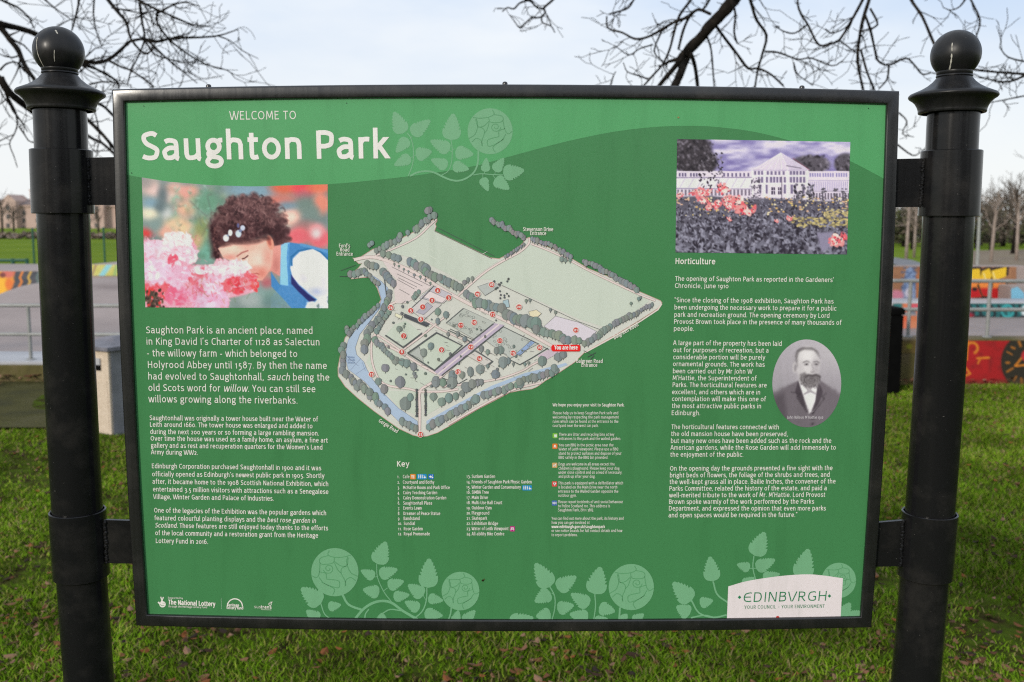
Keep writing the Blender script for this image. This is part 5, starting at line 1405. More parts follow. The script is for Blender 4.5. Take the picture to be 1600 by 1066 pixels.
YW = atz(800, 600, 0).y                    # the foot of the low skate park walls
ZL, ZR = at(30, 565, YW).z, at(1550, 530, YW).z
XJ = 2.6
sheet('field', -1200, 1200, YW + 0.05, 2400, -0.03, FIELD)
sheet('ground', -1200, 1200, -300, YW + 0.05, -0.034, FIELD)
sheet('lawn', -16, 16, -30, YW + 0.02, 0.0, EARTH, 120, 140, 0.03)
YP = atz(30, 672, 0).y
mb = MB()
ed = [(-14, YP - 0.1)] + [(-14 + 0.5 * k, YP + 0.12 * mnoise.noise((k * 0.7, 3.1, 0)) + (0.05 * max(0, k - 17)) ** 2) for k in range(1, 25)]
mb.add([(x, y, 0.012) for x, y in ed] + [(ed[-1][0], YW, 0.012), (-14, YW, 0.012)], [tuple(range(len(ed) + 2))])
tag(mb.build('path', TARMAC), kind='structure')
YC = atz(30, 549, ZL).y
sheet('skatepark_floor', -20, XJ, YC, 30, ZL - 0.004, CONCRETE)
sheet('skatepark_deck', XJ, 20, YW + 0.3, 12.2, ZR - 0.004, CONCRETE)
yr0, yr1 = atz(1410, 414, 0).y, atz(1410, 403, 0).y
mb = MB()
mb.add([atz(x, y, 0.0) for x, y in ((1200, 416), (1395, 412), (1412, 417), (1440, 421), (1446, 413), (1424, 406), (1400, 402.5), (1200, 404))], [tuple(range(8))])
tag(mb.build('road', ROAD), kind='structure')
mb = MB()
mb.add([atz(x, y, 0.012) for x, y in ((1452, 424), (1452, 401), (1500, 392), (1700, 388), (2100, 386), (2100, 424))], [tuple(range(6))])
tag(mb.build('earth_bank', DRY), kind='structure')


def slab(name, x0, x1, y0, y1, z0, z1, m, parent=None, bev=0.012):
    mb = MB()
    b_ = bev
    vs = []
    for z, i in ((z0, 0), (z1 - b_, 0), (z1, b_)):
        vs += [(x0 + i, y0 + i, z), (x1 - i, y0 + i, z), (x1 - i, y1 - i, z), (x0 + i, y1 - i, z)]
    fs = [(4 * k + i, 4 * k + (i + 1) % 4, 4 * k + 4 + (i + 1) % 4, 4 * k + 4 + i) for k in (0, 1) for i in range(4)] + [(8, 9, 10, 11), (3, 2, 1, 0)]
    mb.add(vs, fs)
    return mb.build(name, m, parent)


def spray(name, x0, x1, y0, y1, plane, parent, fn, w, h):
    gp = bil(((x0, y0), (x1, y0), (x1, y1), (x0, y1)), w, h)
    pc = Pic(gp[..., 0], gp[..., 1], (150, 138, 130))
    fn(pc)
    return pic_mesh(name, gp, pc.a, parent, plane, PAINT, 0.95)


# left: the low mossy wall with its pale coping
t = thing('low_wall', 'low mossy brown retaining wall with pale concrete top, under the railing at left', 'wall', (-6, YW, 0))
slab('wall', -18, XJ - 0.01, YW, YC - 0.001, -0.1, ZL - 0.035, MOSS_WALL, t)
slab('coping', -18, XJ - 0.01, YW + 0.012, YC - 0.001, ZL - 0.034, ZL, PALE_CONCRETE, t, 0.01)

# right: the higher wall, painted red further along
t = thing('low_wall', 'higher concrete wall sprayed red with a black disc and orange lettering, at right', 'wall', (8, YW, 0))
slab('wall', XJ, 18, YW, YW + 0.3, -0.1, ZR, MOSS_WALL, t)


def redwall(pc):
    pc.mix(np.ones(pc.X.shape), (160, 14, 18))
    pc.mix(vnoise(pc.X, pc.Y, 16, 41) * 0.5, (190, 20, 26)); pc.mix(vnoise(pc.X, pc.Y, 7, 42) - 0.55, (110, 20, 20))
    pc.ell(1600, 566, 36, 42, (40, 36, 24), 0.06)
    OR = (214, 128, 30)
    rj = random.Random(4)
    for a in range(0, 360, 26):
        a += rj.uniform(-9, 9)
        c, s_ = math.cos(math.radians(a)), math.sin(math.radians(a))
        i_, o_ = rj.uniform(19, 24), rj.uniform(26, 32)
        pc.stroke([(1600 + i_ * c, 566 + i_ * 1.2 * s_), (1600 + o_ * c + rj.uniform(-3, 3), 566 + o_ * 1.15 * s_)], rj.uniform(1.6, 3.6), OR, 0.9, 0.85)
    pc.stroke([(1586, 572), (1596, 560), (1604, 548), (1606, 570), (1588, 572)], 3, OR, 0.5); pc.ell(1604, 556, 8, 9, (190, 40, 50), 0.3)
    pc.stroke(arc(1519, 544, 8.5, 170, 420), 4, OR, 0.5); pc.stroke([(1512, 534), (1510, 562)], 4, OR, 0.5)
    pc.stroke([(1527, 560), (1545, 559)], 3.4, OR, 0.5); pc.stroke([(1531, 562), (1528, 568)], 2.6, OR, 0.5)
    pc.stroke([(1506, 572), (1516, 584), (1506, 588)], 3.2, OR, 0.5); pc.stroke([(1470, 545), (1480, 580)], 4, OR, 0.5); pc.stroke([(1480, 545), (1466, 575)], 4, OR, 0.5)
    pc.poly([(1440, 596), (1640, 592), (1640, 604), (1440, 604)], (92, 70, 40), 6, 0.5)


spray('red_graffiti', 1442, 1660, 532.5, 600, YW - 0.004, t, redwall, 150, 48)


def lime(pc):
    pc.mix(np.ones(pc.X.shape), (112, 92, 40)); pc.ell(1421, 541.5, 4.5, 4, (160, 164, 20), 0.8); pc.mix(vnoise(pc.X, pc.Y, 5, 12) * 0.6, (90, 76, 36))


spray('moss_patch', 1400, 1436, 533, 552, YW - 0.004, t, lime, 26, 14)


# railings
def railing(x0, x1, y, zb, tops, step, off, label):
    t = thing('railing', label, 'railing', ((x0 + x1) / 2, y, zb))
    for z in tops:
        mb = MB()
        mb.tube([(x0, y, z), (x1, y, z)], 0.0195, 10)
        mb.build('rail', STEEL, t, True, 40)
    x = x0 + (off - x0) % step
    while x < x1:
        mb = MB()
        mb.tube([(x, y + 0.001, zb - 0.01), (x, y + 0.001, tops[0] - 0.012)], 0.0185, 10)
        mb.lathe([(0.045, 0.0), (0.045, 0.008), (0.02, 0.012)], 14, (x, y, zb))
        mb.build('rail_post', STEEL, t, True, 40)
        x += step


yl = YW + 0.16
railing(-16, XJ - 0.15, yl, ZL, (at(60, 477.5, yl).z, at(60, 522.5, yl).z), 1.62, at(46, 520, yl).x, 'galvanised tube railing on the pale coping at left')
railing(XJ + 0.15, 17, yl, ZR, (at(1550, 439.5, yl).z, at(1550, 484, yl).z), at(1545, 480, yl).x - at(1421, 480, yl).x, at(1545, 480, yl).x, 'galvanised tube railing above the red sprayed wall at right')

# left skate features: a rounded bank, a graffitied block and a yellow painted block
mb = MB()
topc = smooth_pts([(-420, 640), (-160, 545), (-60, 500), (-20, 482), (0, 470), (12, 458), (28, 449), (63, 442), (120, 439), (180, 437), (300, 434), (420, 432), (560, 440), (700, 470)], 3)
nb = 9
for i, (x, y) in enumerate(topc):
    p = at(x, y, 14.6)
    p.z = max(p.z, ZL - 0.003)
    for k in range(nb + 1):
        u_ = k / nb
        mb.v.append((p.x, 14.6 - 4.2 * (1 - u_) * min(1.0, (p.z - ZL) / 0.35 + 0.02), ZL - 0.003 + (p.z - ZL + 0.003) * u_ ** 1.5))
    mb.v.append((p.x, 15.4, p.z))
for i in range(len(topc) - 1):
    for k in range(nb + 1):
        a = i * (nb + 2) + k
        mb.f.append((a, a + nb + 2, a + nb + 3, a + 1)); mb.m.append(0)
tag(mb.build('skate_bank', CONCRETE, None, True, 35), 'smooth grey concrete skate bank with a rounded crest, beyond the left railing', 'skate ramp')

zt = at(30, 423, 17).z
t = thing('skate_block', 'long concrete skate block with dark striped graffiti, pinkish top, beyond the left bank', 'skate ramp', (-8, 17, ZL))
yb = atz(30, 412.5, zt).y
slab('block', at(-140, 430, 17).x, at(141, 430, 17).x, 17, yb, ZL - 0.01, zt, CONCRETE, t)


def stripes(pc):
    pc.mix(np.ones(pc.X.shape), (74, 76, 84))
    pc.mix(vnoise(pc.X, pc.Y, 6, 4) - 0.35, (50, 56, 66))
    for k, x in enumerate(range(-20, 140, 13)):
        c = ((226, 130, 50), (206, 166, 70), (96, 116, 112), (214, 104, 60))[k % 4]
        pc.stroke([(x + 4, 423), (x - 1, 434), (x + 2, 440), (x - 4, 452)], 3.2, c, 0.6)
    pc.ell(6, 436, 15, 18, (226, 160, 52), 0.5); pc.ell(12, 428, 10, 7, (206, 110, 96), 0.6); pc.ell(-2, 448, 16, 16, (236, 178, 50), 0.6); pc.ell(14, 444, 6, 9, (222, 118, 50), 0.6); pc.ell(4, 430, 5, 4, (120, 60, 60), 0.6)


spray('striped_graffiti', -60, 140, 424.2, 460, 16.994, t, stripes, 200, 38)
t = thing('skate_block', 'yellow sprayed skate block with a pale blue slash, between left post and board', 'skate ramp', (at(160, 420, 16.4).x, 16.4, ZL))
slab('block', at(142, 430, 16.4).x, at(420, 430, 16.4).x, 16.4, 18.5, ZL - 0.01, at(160, 413, 16.4).z, CONCRETE, t)


def yel(pc):
    pc.mix(np.ones(pc.X.shape), (196, 192, 96)); pc.mix(vnoise(pc.X, pc.Y, 9, 3) - 0.3, (214, 206, 140))
    pc.stroke([(172, 412), (158, 432)], 8, (140, 205, 215), 0.4); pc.stroke([(150, 414), (144, 430)], 3, (160, 130, 100), 0.6); pc.stroke([(183, 414), (179, 430)], 5, (150, 180, 110), 0.6)


spray('yellow_graffiti', 143, 300, 413.8, 431, 16.394, t, yel, 110, 16)

# right skate features: a tall graffitied wall and a lower ledge in front
t = thing('graffiti_wall', 'tall concrete skate wall with fat yellow, orange and red graffiti letters, beyond the right railing', 'graffiti wall', (9, 11.3, ZR))
slab('wall', at(1190, 430, 11.3).x, at(1588, 430, 11.3).x + 0.12, 11.3, 11.5, ZR - 0.1, at(1550, 415.5, 11.3).z, CONCRETE, t)


def letters(pc):
    pc.mix(np.ones(pc.X.shape), (164, 118, 84)); pc.mix(vnoise(pc.X, pc.Y, 8, 3) - 0.3, (140, 92, 66))
    pc.mix(((pc.X < 1500) & (pc.X > 1436)) * 0.8, (150, 70, 60))
    L = [[(1512, 421), (1531, 420), (1533, 440), (1526, 446), (1534, 464), (1512, 466)], [(1534, 424), (1546, 419), (1550, 430), (1545, 446), (1550, 464), (1536, 462), (1530, 446)], [(1549, 423), (1573, 417), (1572, 432), (1562, 436), (1571, 442), (1574, 462), (1558, 467), (1547, 464), (1552, 446)],
         [(1462, 424), (1486, 420), (1490, 440), (1484, 464), (1464, 464)], [(1488, 424), (1508, 420), (1510, 464), (1490, 466)]]
    for l in L:
        c = np.mean(l, 0)
        pc.poly([(c[0] + (x - c[0]) * 1.34, c[1] + (y - c[1]) * 1.16) for x, y in l], (34, 20, 24), 2)
    for l in L:
        m = pc.poly(l, (238, 196, 40), 1.5)
        pc.mix(m * np.clip((pc.Y - 434) / 8, 0, 1), (240, 140, 60)); pc.mix(m * np.clip((pc.Y - 448) / 5, 0, 1), (196, 22, 28))
        pc.stroke([(l[0][0] + 3, l[0][1] + 3), (l[0][0] + 6, l[0][1] + 14)], 1.6, (250, 232, 170), 0.8)
    pc.ell(1523, 452, 4, 3, (34, 20, 24), 0.5); pc.ell(1562, 452, 3.5, 3, (34, 20, 24), 0.5)
    pc.poly([(1416, 420), (1424, 416), (1432, 428), (1434, 470), (1406, 470), (1412, 440)], (132, 152, 186), 3); pc.mix((vnoise(pc.X, pc.Y, 3.2, 17) > 0.55) * ((pc.X > 1408) & (pc.X < 1433)) * 0.6, (70, 90, 130))
    pc.poly([(1431, 430), (1440, 424), (1440, 470), (1431, 470)], (176, 110, 70), 2); pc.ell(1400, 462, 12, 9, (206, 130, 150), 0.5); pc.ell(1420, 458, 6, 8, (206, 200, 214), 0.6)


spray('letter_graffiti', 1395, 1588, 417, 474, 11.294, t, letters, 193, 58)
t = thing('graffiti_wall', 'tall wall end sprayed pale blue on bare concrete, at the right edge', 'graffiti wall', (12, 10.9, ZR))
slab('wall', at(1579, 440, 10.9).x, at(1900, 440, 10.9).x, 10.9, 11.2, ZR - 0.1, at(1600, 446, 10.9).z, CONCRETE, t)


def blue(pc):
    pc.mix(np.ones(pc.X.shape), (150, 140, 136)); pc.poly([(1579, 452), (1590, 448), (1602, 460), (1600, 474), (1578, 474)], (120, 180, 206), 2); pc.ell(1612, 462, 10, 9, (180, 120, 130), 0.6)


spray('blue_graffiti', 1580, 1660, 447.5, 474, 10.894, t, blue, 80, 27)
yq = 10.3
t = thing('skate_ledge', 'low skate ledge with teal and black graffiti, a painted shadow curve and a bright concrete top, at right', 'skate ramp', (9, yq, ZR))
slab('ledge', at(1180, 480, yq).x, at(1900, 480, yq).x, yq, 10.88, ZR - 0.1, at(1550, 472, yq).z, PALE_CONCRETE, t)


def teal(pc):
    pc.mix(np.ones(pc.X.shape), (28, 104, 106)); pc.mix(vnoise(pc.X, pc.Y, 6, 21) - 0.4, (26, 60, 66))
    for k in range(12):
        x = 1505 + 11 * k
        pc.stroke([(x, 478), (x + 6, 490), (x + 2, 500)], 3.4, ((44, 146, 148), (18, 24, 30), (18, 30, 36))[k % 3], 0.6)
    pc.stroke(arc(1574, 486, 9, 0, 360), 3.4, (52, 160, 164), 0.6); pc.ell(1514, 496, 9, 8, (150, 30, 50), 0.6)
    pc.mix((pc.X < 1460) * 1.0, (206, 120, 84)); pc.ell(1412, 500, 9, 20, (230, 110, 70), 0.5); pc.ell(1430, 480, 9, 6, (200, 80, 96), 0.6); pc.ell(1402, 478, 8, 6, (40, 110, 112), 0.6); pc.ell(1424, 490, 8, 5, (110, 116, 128), 0.6)
    pc.ell(1604, 486, 9, 10, (206, 218, 222), 0.5)
    bt = smooth_pts([(1490, 506), (1512, 501), (1530, 496), (1552, 499), (1580, 501), (1606, 496), (1660, 500)], 4)
    pc.poly(bt + [(1660, 512), (1490, 512)], (150, 140, 138), 2)
    pc.stroke([(x, y - 1.5) for x, y in bt], 3, (26, 28, 34), 0.8)  # the curved shadow above the grey ramp, painted as a dark line


spray('teal_graffiti_and_shadow', 1395, 1660, 474.5, 503, yq - 0.005, t, teal, 240, 28)

yo = 9.0
t = thing('skate_ledge', 'small orange sprayed skate block behind the railing, beside the black bin', 'skate ramp', (at(1405, 520, yo).x, yo, ZR))
slab('ledge', at(1330, 500, yo).x, at(1434, 500, yo).x, yo, yo + 0.5, ZR - 0.05, at(1420, 492, yo).z, CONCRETE, t)


def orange(pc):
    pc.mix(np.ones(pc.X.shape), (206, 120, 80)); pc.ell(1412, 512, 10, 22, (226, 96, 60), 0.5); pc.mix(vnoise(pc.X, pc.Y, 6, 5) - 0.4, (190, 150, 130))


spray('orange_graffiti', 1340, 1433, 493.5, 514, yo - 0.005, t, orange, 60, 18)

# ------------------------------------------------------------------ two bins
yb_ = atz(150, 682, 0).y
xr_ = at(172.4, 620, yb_).x
bw, bd = 0.40, 0.42
z_top = at(160, 549, yb_).z
t = thing('litter_bin', 'cream litter bin with grey hood and dark slot, on the grass beside the left post', 'litter bin', (xr_, yb_, 0))
slab('body', xr_ - bw, xr_, yb_ + 0.02, yb_ + bd, -0.02, z_top, BIN_SHADE, t, 0.006)
fz = lambda y: at(165, y, yb_).z
slab('front_panel', xr_ - bw + 0.004, xr_ - 0.006, yb_, yb_ + 0.018, 0.012, z_top - 0.006, BIN_CREAM, t, 0.004)
mb = MB(); mb.box(xr_ - bw + 0.055, xr_ - 0.085, yb_ - 0.003, yb_ - 0.0005, fz(581), fz(572.2)); mb.build('slot', VOID, t)
mb = MB(); mb.box(xr_ - bw + 0.055, xr_ - 0.085, yb_ - 0.012, yb_ - 0.0005, fz(571.8), fz(561.5)); mb.build('slot_lip', PALE_CONCRETE, t)
mb = MB(); mb.box(xr_ - bw + 0.055, at(166, 600, yb_).x, yb_ - 0.0025, yb_ - 0.0005, fz(676), fz(596)); mb.build('gritty_panel', BIN_CREAM, t)
mb = MB()
zt_, o_ = z_top, 0.035
x0, x1, y0, y1 = xr_ - bw - o_, xr_ + o_, yb_ - o_, yb_ + bd + o_
zh = at(170, 527, yb_ + 0.2).z
mb.add([(x0, y0, zt_ + .003), (x1, y0, zt_ + .003), (x1, y1, zt_ + .003), (x0, y1, zt_ + .003), (x0, y0, zt_ + .03), (x1, y0, zt_ + .03), (x1, y1, zt_ + .03), (x0, y1, zt_ + .03),
        (x0 + .12, y0 + .16, zh - .03), (x1 - .12, y0 + .16, zh - .03), (x1 - .12, y1 - .1, zh - .03), (x0 + .12, y1 - .1, zh - .03), (x0 + .2, y0 + .22, zh), (x1 - .2, y0 + .22, zh), (x1 - .2, y1 - .16, zh), (x0 + .2, y1 - .16, zh)],
       [(3, 2, 1, 0)] + [(4 * k + i, 4 * k + (i + 1) % 4, 4 * k + 4 + (i + 1) % 4, 4 * k + 4 + i) for k in range(3) for i in range(4)] + [(12, 13, 14, 15)])
mb.build('hood', BIN_TOP, t)
t.rotation_euler[2] = math.radians(-28)

yk = atz(1400, 613, 0).y
xk = at(1408.5, 560, yk).x
zk = at(1400, 481, yk).z
t = thing('litter_bin', 'plain black square litter bin on the grass, half hidden by the board\'s right edge', 'litter bin', (xk - 0.2, yk, 0))
slab('body', xk - 0.44, xk, yk, yk + 0.44, -0.02, zk - 0.07, VOID, t, 0.01)
slab('lid', xk - 0.45, xk + 0.01, yk - 0.01, yk + 0.45, zk - 0.066, zk, VOID, t, 0.02)

# ------------------------------------------------------------------ far field: posts, goal, hedge, building
for px_, y0, y1, lab in ((50.6, 358, 412, 'slim dark green fence post on the far field, left of the black post'), (161.5, 357, 411, 'slim dark green fence post on the far field, between post and board')):
    yf = 32.0
    mb = MB()
    a, b_ = at(px_, y0, yf), at(px_, y1, yf)
    mb.tube([(a.x, yf, 0.0), (a.x, yf, a.z)], 0.035, 8)
    mb.lathe([(0.05, 0), (0.05, .03), (0, .045)], 8, (a.x, yf, a.z))
    tag(mb.build('fence_post', GREEN_METAL, None, True, 40), lab, 'post', 'green posts on the field')
yg = 31.0
t = thing('goal_frame', 'low dark green goal frame lying on the far field at left', 'goal', (at(20, 408, yg).x, yg, 0))
for x in (-6, 20, 42):
    mb = MB()
    p = at(x, 404, yg)
    mb.tube([(p.x, yg, -0.02), (p.x, yg, p.z)], 0.06, 8)
    mb.build('upright', GREEN_METAL, t)
mb = MB(); p0, p1 = at(-8, 407, yg), at(44, 407, yg); mb.tube([p0, p1], 0.05, 8); mb.build('crossbar', GREEN_METAL, t)

YB_ = 250.0
t = thing('stone_building', 'long pinkish stone building with rows of windows, chimneys and slate roof beyond the field', 'building', (-100, YB_, 0))
P = lambda x, y, d=0.0: at(x, y, YB_ + d)
xl, xr2 = P(-120, 340).x, P(420, 340).x
ze = P(30, 320).z
mb = MB(); mb.box(xl, xr2, YB_, YB_ + 12, -0.5, ze); mb.build('wall', STONE, t)
mb = MB(); mb.box(xl - .3, xr2 + .3, YB_ - 0.4, YB_ - 0.02, ze - 0.5, ze - 0.1); mb.build('cornice', STONE, t)
zr_ = P(30, 310).z
mb = MB()
mb.add([(xl - .4, YB_ - .3, ze), (xr2 + .4, YB_ - .3, ze), (xr2 + .4, YB_ + 12.3, ze), (xl - .4, YB_ + 12.3, ze), (xl, YB_ + 6, zr_), (xr2, YB_ + 6, zr_)], [(0, 1, 5, 4), (2, 3, 4, 5), (0, 4, 3), (1, 2, 5), (3, 2, 1, 0)])
roof = mb.build('roof', SLATE, t)
for x0_, x1_, yt_, ya_ in ((8, 30, 314, 304), (146, 166, 313, 303), (-80, -52, 313, 303), (250, 274, 313, 303)):
    a, b_, ap = P(x0_, yt_), P(x1_, yt_), P(0, ya_).z
    mb = MB()
    mb.add([(a.x, YB_ - 2, -.5), (b_.x, YB_ - 2, -.5), (b_.x, YB_ - 2, a.z), ((a.x + b_.x) / 2, YB_ - 2, ap), (a.x, YB_ - 2, a.z), (a.x, YB_ + 6, -.5), (b_.x, YB_ + 6, -.5), (b_.x, YB_ + 6, a.z), ((a.x + b_.x) / 2, YB_ + 6, ap), (a.x, YB_ + 6, a.z)],
           [(0, 1, 2, 3, 4), (9, 8, 7, 6, 5), (0, 4, 9, 5), (1, 6, 7, 2), (2, 7, 8, 3), (3, 8, 9, 4)])
    mb.build('gable_bay', STONE, t)
    for yy in (322, 335, 349):
        mb = MB(); c, d_ = P((x0_ + x1_) / 2 - 3, yy), P((x0_ + x1_) / 2 + 3, yy + 7)
        mb.box(c.x, d_.x, YB_ - 2.08, YB_ - 2.01, d_.z, c.z); mb.build('window', GLASS_DARK, t)
for x, top_ in ((-70, 299), (37, 297), (150, 299), (260, 304), (360, 306)):
    a = P(x, top_)
    mb = MB(); mb.box(a.x - .9, a.x + .9, YB_ + 4.9, YB_ + 7.1, ze + 0.3, a.z); mb.box(a.x - 1.1, a.x + 1.1, YB_ + 4.7, YB_ + 7.3, a.z + .01, a.z + .3)
    for k in range(3):
        mb.lathe([(0.22, 0), (0.18, 0.8)], 8, (a.x - .55 + .55 * k, YB_ + 6, a.z + .3))
    mb.build('chimney', STONE, roof)
for x in [x_ for x_ in np.arange(-112, 412, 21) if not any(a_ - 4 < x_ + 2 < b_ + 4 for a_, b_ in ((8, 30), (146, 166), (-80, -52), (250, 274)))]:
    for yy in (329, 341, 354):
        a, b_ = P(x, yy), P(x + 5, yy + 7)
        mb = MB(); mb.box(a.x, b_.x, YB_ - 0.08, YB_ - 0.01, b_.z, a.z); mb.build('window', GLASS_DARK, t)


# ------------------------------------------------------------------ vegetation
def cards(mb, centre, rad, count, size, cols, rnd, flat=0.0):
    for _ in range(count):
        while True:
            v_ = Vector((rnd.uniform(-1, 1), rnd.uniform(-1, 1), rnd.uniform(-1, 1)))
            if 0.25 < v_.length < 1:
                break
        p = Vector(centre) + Vector((v_.x * rad[0], v_.y * rad[1], v_.z * rad[2]))
        a = Vector((rnd.gauss(0, 1), rnd.gauss(0, 1), rnd.gauss(0, 1))).normalized()
        b_ = a.orthogonal().normalized()
        s = size * rnd.uniform(0.5, 1.2)
        c = cols[rnd.randrange(len(cols))]
        k = rnd.uniform(0.75, 1.25)
        mb.add([p - a * s, p + b_ * s * 0.6, p + a * s, p - b_ * s * 0.6], [(0, 1, 2, 3)], (c[0] * k, c[1] * k, c[2] * k, 1))


rv = random.Random(11)
BROWNS = ((0.075, 0.060, 0.045), (0.11, 0.088, 0.066), (0.08, 0.076, 0.048), (0.14, 0.11, 0.085))
GREENS = ((0.032, 0.040, 0.018), (0.052, 0.062, 0.026), (0.075, 0.078, 0.034), (0.045, 0.045, 0.026))
yh_ = 92.0
mb = MB()
for k in range(240):
    x = at(-720 + 5.2 * k, 370, yh_).x
    hgt = at(0, 364 + 3 * mnoise.noise((k * 0.35, 0, 0)), yh_).z
    cards(mb, (x, yh_ + rv.uniform(-.5, .5), hgt * 0.5), (0.5, 0.9, hgt * 0.55), 34, 0.22, ((0.22, 0.17, 0.145), (0.27, 0.21, 0.18), (0.17, 0.145, 0.11), (0.25, 0.17, 0.12)), rv)
tag(mb.build('hedge', LEAF), 'dark brown winter hedge along the far side of the field, below the stone building', 'hedge')


def limb_to(mb, p, d, L, r, depth, rnd, spread=0.6, up=0.1, n_min=4, kids=(2, 4), rmin=0.0028):
    n_ = max(n_min, int(L / 0.09))
    n_ = min(n_, 9)
    pts, q = [p.copy()], p.copy()
    dd = d.normalized()
    for i in range(n_):
        dd = (dd + Vector((rnd.gauss(0, .20), rnd.gauss(0, .20), rnd.gauss(0, .20) + up * 0.25))).normalized()
        q = q + dd * (L / n_)
        pts.append(q.copy())
    rad = [max(rmin, r * (1 - 0.75 * i / n_)) for i in range(n_ + 1)]
    mb.tube(pts, rad, 5 if r > 0.012 else 3, False)
    if depth > 0:
        for _ in range(rnd.randint(*kids)):
            i = rnd.randint(1, n_)
            ax_ = Vector((rnd.gauss(0, 1), rnd.gauss(0, 1), rnd.gauss(0, 1))).normalized()
            nd = ((pts[i] - pts[i - 1]).normalized() + ax_ * spread).normalized()
            limb_to(mb, pts[i], nd, L * rnd.uniform(0.35, 0.65), rad[i] * 0.65, depth - 1, rnd, spread, up, 3, kids, rmin)


def px_limb(mb, pts, w0, w1, y0, rnd, dy=0.5, twigs=8, tl=(0.2, 0.55), depth=1, up=0.1, skip=0):
    pts = smooth_pts(pts, 3)
    n_ = len(pts)
    P, R = [], []
    ph = rnd.uniform(0, 6)
    for i, (x, y) in enumerate(pts):
        yy = y0 + dy * math.sin(ph + 2.2 * i / n_)
        p = at(x, y, yy)
        P.append(p)
        R.append((w0 + (w1 - w0) * i / (n_ - 1)) / 2 * (yy - CAM.y) / FPX * rnd.uniform(0.92, 1.1))
    mb.tube(P, R, 7, True)
    for _ in range(twigs):
        i = rnd.randint(1 + skip, n_ - 1)
        ax_ = Vector((rnd.gauss(0, 1), rnd.gauss(0, .6), rnd.gauss(0, 1))).normalized()
        d = ((P[i] - P[i - 1]).normalized() * 0.7 + ax_ * 0.8).normalized()
        limb_to(mb, P[i], d, rnd.uniform(*tl), max(0.0035, R[i] * 0.5), depth, rnd, 0.7, up, 4, (1, 3))
    return P, R


# the left tree
YT = 6.6
t = thing('bare_tree', 'leafless tree whose dense fine branches reach in behind the left post', 'tree', (-7.6, YT, 0))
mb = MB()
mb.tube([(-7.6, YT, -0.1), (-7.55, YT, 0.4), (-7.5, YT, 1.6), (-7.45, YT + .1, 3.2), (-7.6, YT + .2, 5.0), (-7.8, YT, 7.5)], [0.36, 0.27, 0.23, 0.20, 0.15, 0.06], 12)
trunk = mb.build('trunk', BARK, t, True)
mb = MB()
mb2 = MB()
rb = random.Random(23)
TR = lambda z: Vector((-7.5, YT, z))
LIMBS = ((10, 4, [(0, 37), (14, 41), (30, 44.5), (57, 54), (80, 72), (110, 90), (134, 96), (150, 98), (170, 93), (190, 77), (203, 65), (222, 61)], 18, 1.9),
         (6, 1.6, [(222, 61), (245, 65), (270, 60), (335, 57), (372, 46)], 14, 0), (9, 6, [(0, 42), (8, 52), (15, 62), (28, 78), (34, 92), (42, 108), (56, 128), (64, 150)], 9, 1.7), (12, 8, [(0, 122), (12, 142), (33, 160), (54, 176), (75, 195)], 5, 1.2),
         (6, 2.6, [(160, -12), (172, 4), (185, 20), (198, 36), (204, 60), (226, 84), (242, 74)], 14, 3.0), (5, 1.6, [(205, -10), (217, 1), (245, 15), (275, 28), (300, 38), (326, 41)], 16, 3.3), (4, 2, [(124, -10), (122, 10), (115, 38), (112, 48)], 8, 0), (4.4, 1.6, [(218, 4), (222, 35), (226, 60), (218, 84), (205, 110), (199, 133)], 14, 0),
         (4, 1.3, [(246, 15), (246, 37), (265, 62), (287, 80), (320, 100), (355, 110), (367, 122)], 18, 0), (4, 1.6, [(226, 60), (240, 72), (270, 100), (290, 115), (308, 130)], 16, 0), (4, 2.2, [(168, 94), (190, 105), (208, 112), (240, 135)], 12, 0), (5, 3, [(104, 80), (122, 98), (150, 108), (180, 125), (186, 137)], 12, 0),
         (5, 4, [(120, 150), (140, 158), (160, 165), (176, 180)], 8, 0), (6, 5, [(130, 182), (140, 190), (162, 212), (180, 234)], 9, 0), (5, 4, [(128, 205), (145, 217), (160, 224), (180, 242)], 9, 0), (3, 1.2, [(14, 155), (24, 175), (27, 195), (22, 210), (15, 225), (22, 245), (27, 262)], 5, 0), (2.6, 1.6, [(-10, 226), (0, 220), (22, 210)], 2, 0),
         (2.6, 1.4, [(30, 198), (38, 210), (45, 220), (55, 224)], 6, 0), (4, 2, [(-10, -6), (10, 4), (28, 12), (45, 28), (52, 42)], 12, 2.6), (3.4, 1.6, [(62, -8), (75, 4), (90, 16), (110, 30)], 10, 0), (3, 1.4, [(148, -8), (146, 20), (150, 48), (160, 72)], 10, 0), (3, 1.4, [(174, 12), (196, 16), (220, 20), (246, 16)], 10, 0),
         (3.4, 1.5, [(248, 20), (270, 8), (290, 4), (312, 10)], 12, 0), (3, 1.3, [(226, 62), (240, 84), (262, 92), (290, 98), (310, 92)], 12, 0), (3, 1.3, [(140, 132), (160, 128), (185, 130), (205, 133)], 6, 0), (3.4, 1.6, [(0, 110), (10, 100), (26, 98), (38, 112)], 6, 0), (2.2, 1.0, [(340, 56), (360, 64), (380, 80), (404, 92)], 4, 0), (2.6, 1.2, [(0, 140), (6, 152), (16, 165)], 4, 0))
for w0, w1, pts, tw, root in LIMBS:
    P_, R_ = px_limb(mb, pts, w0, w1, YT + rb.uniform(-0.5, 0.7), rb, 0.3, max(2, int(tw * 0.72)), (0.14, 0.44), 1, 0.1)
    if root:
        e = (P_[0] - P_[1]).normalized()
        a = TR(root + 0.2)
        mb.tube([a, a.lerp(P_[0], 0.35) + Vector((0, 0, 0.15)), a.lerp(P_[0], 0.7) + Vector((0, 0, 0.08)), P_[0]], [R_[0] * 2.6, R_[0] * 1.8, R_[0] * 1.3, R_[0]], 8)
rk = random.Random(31)
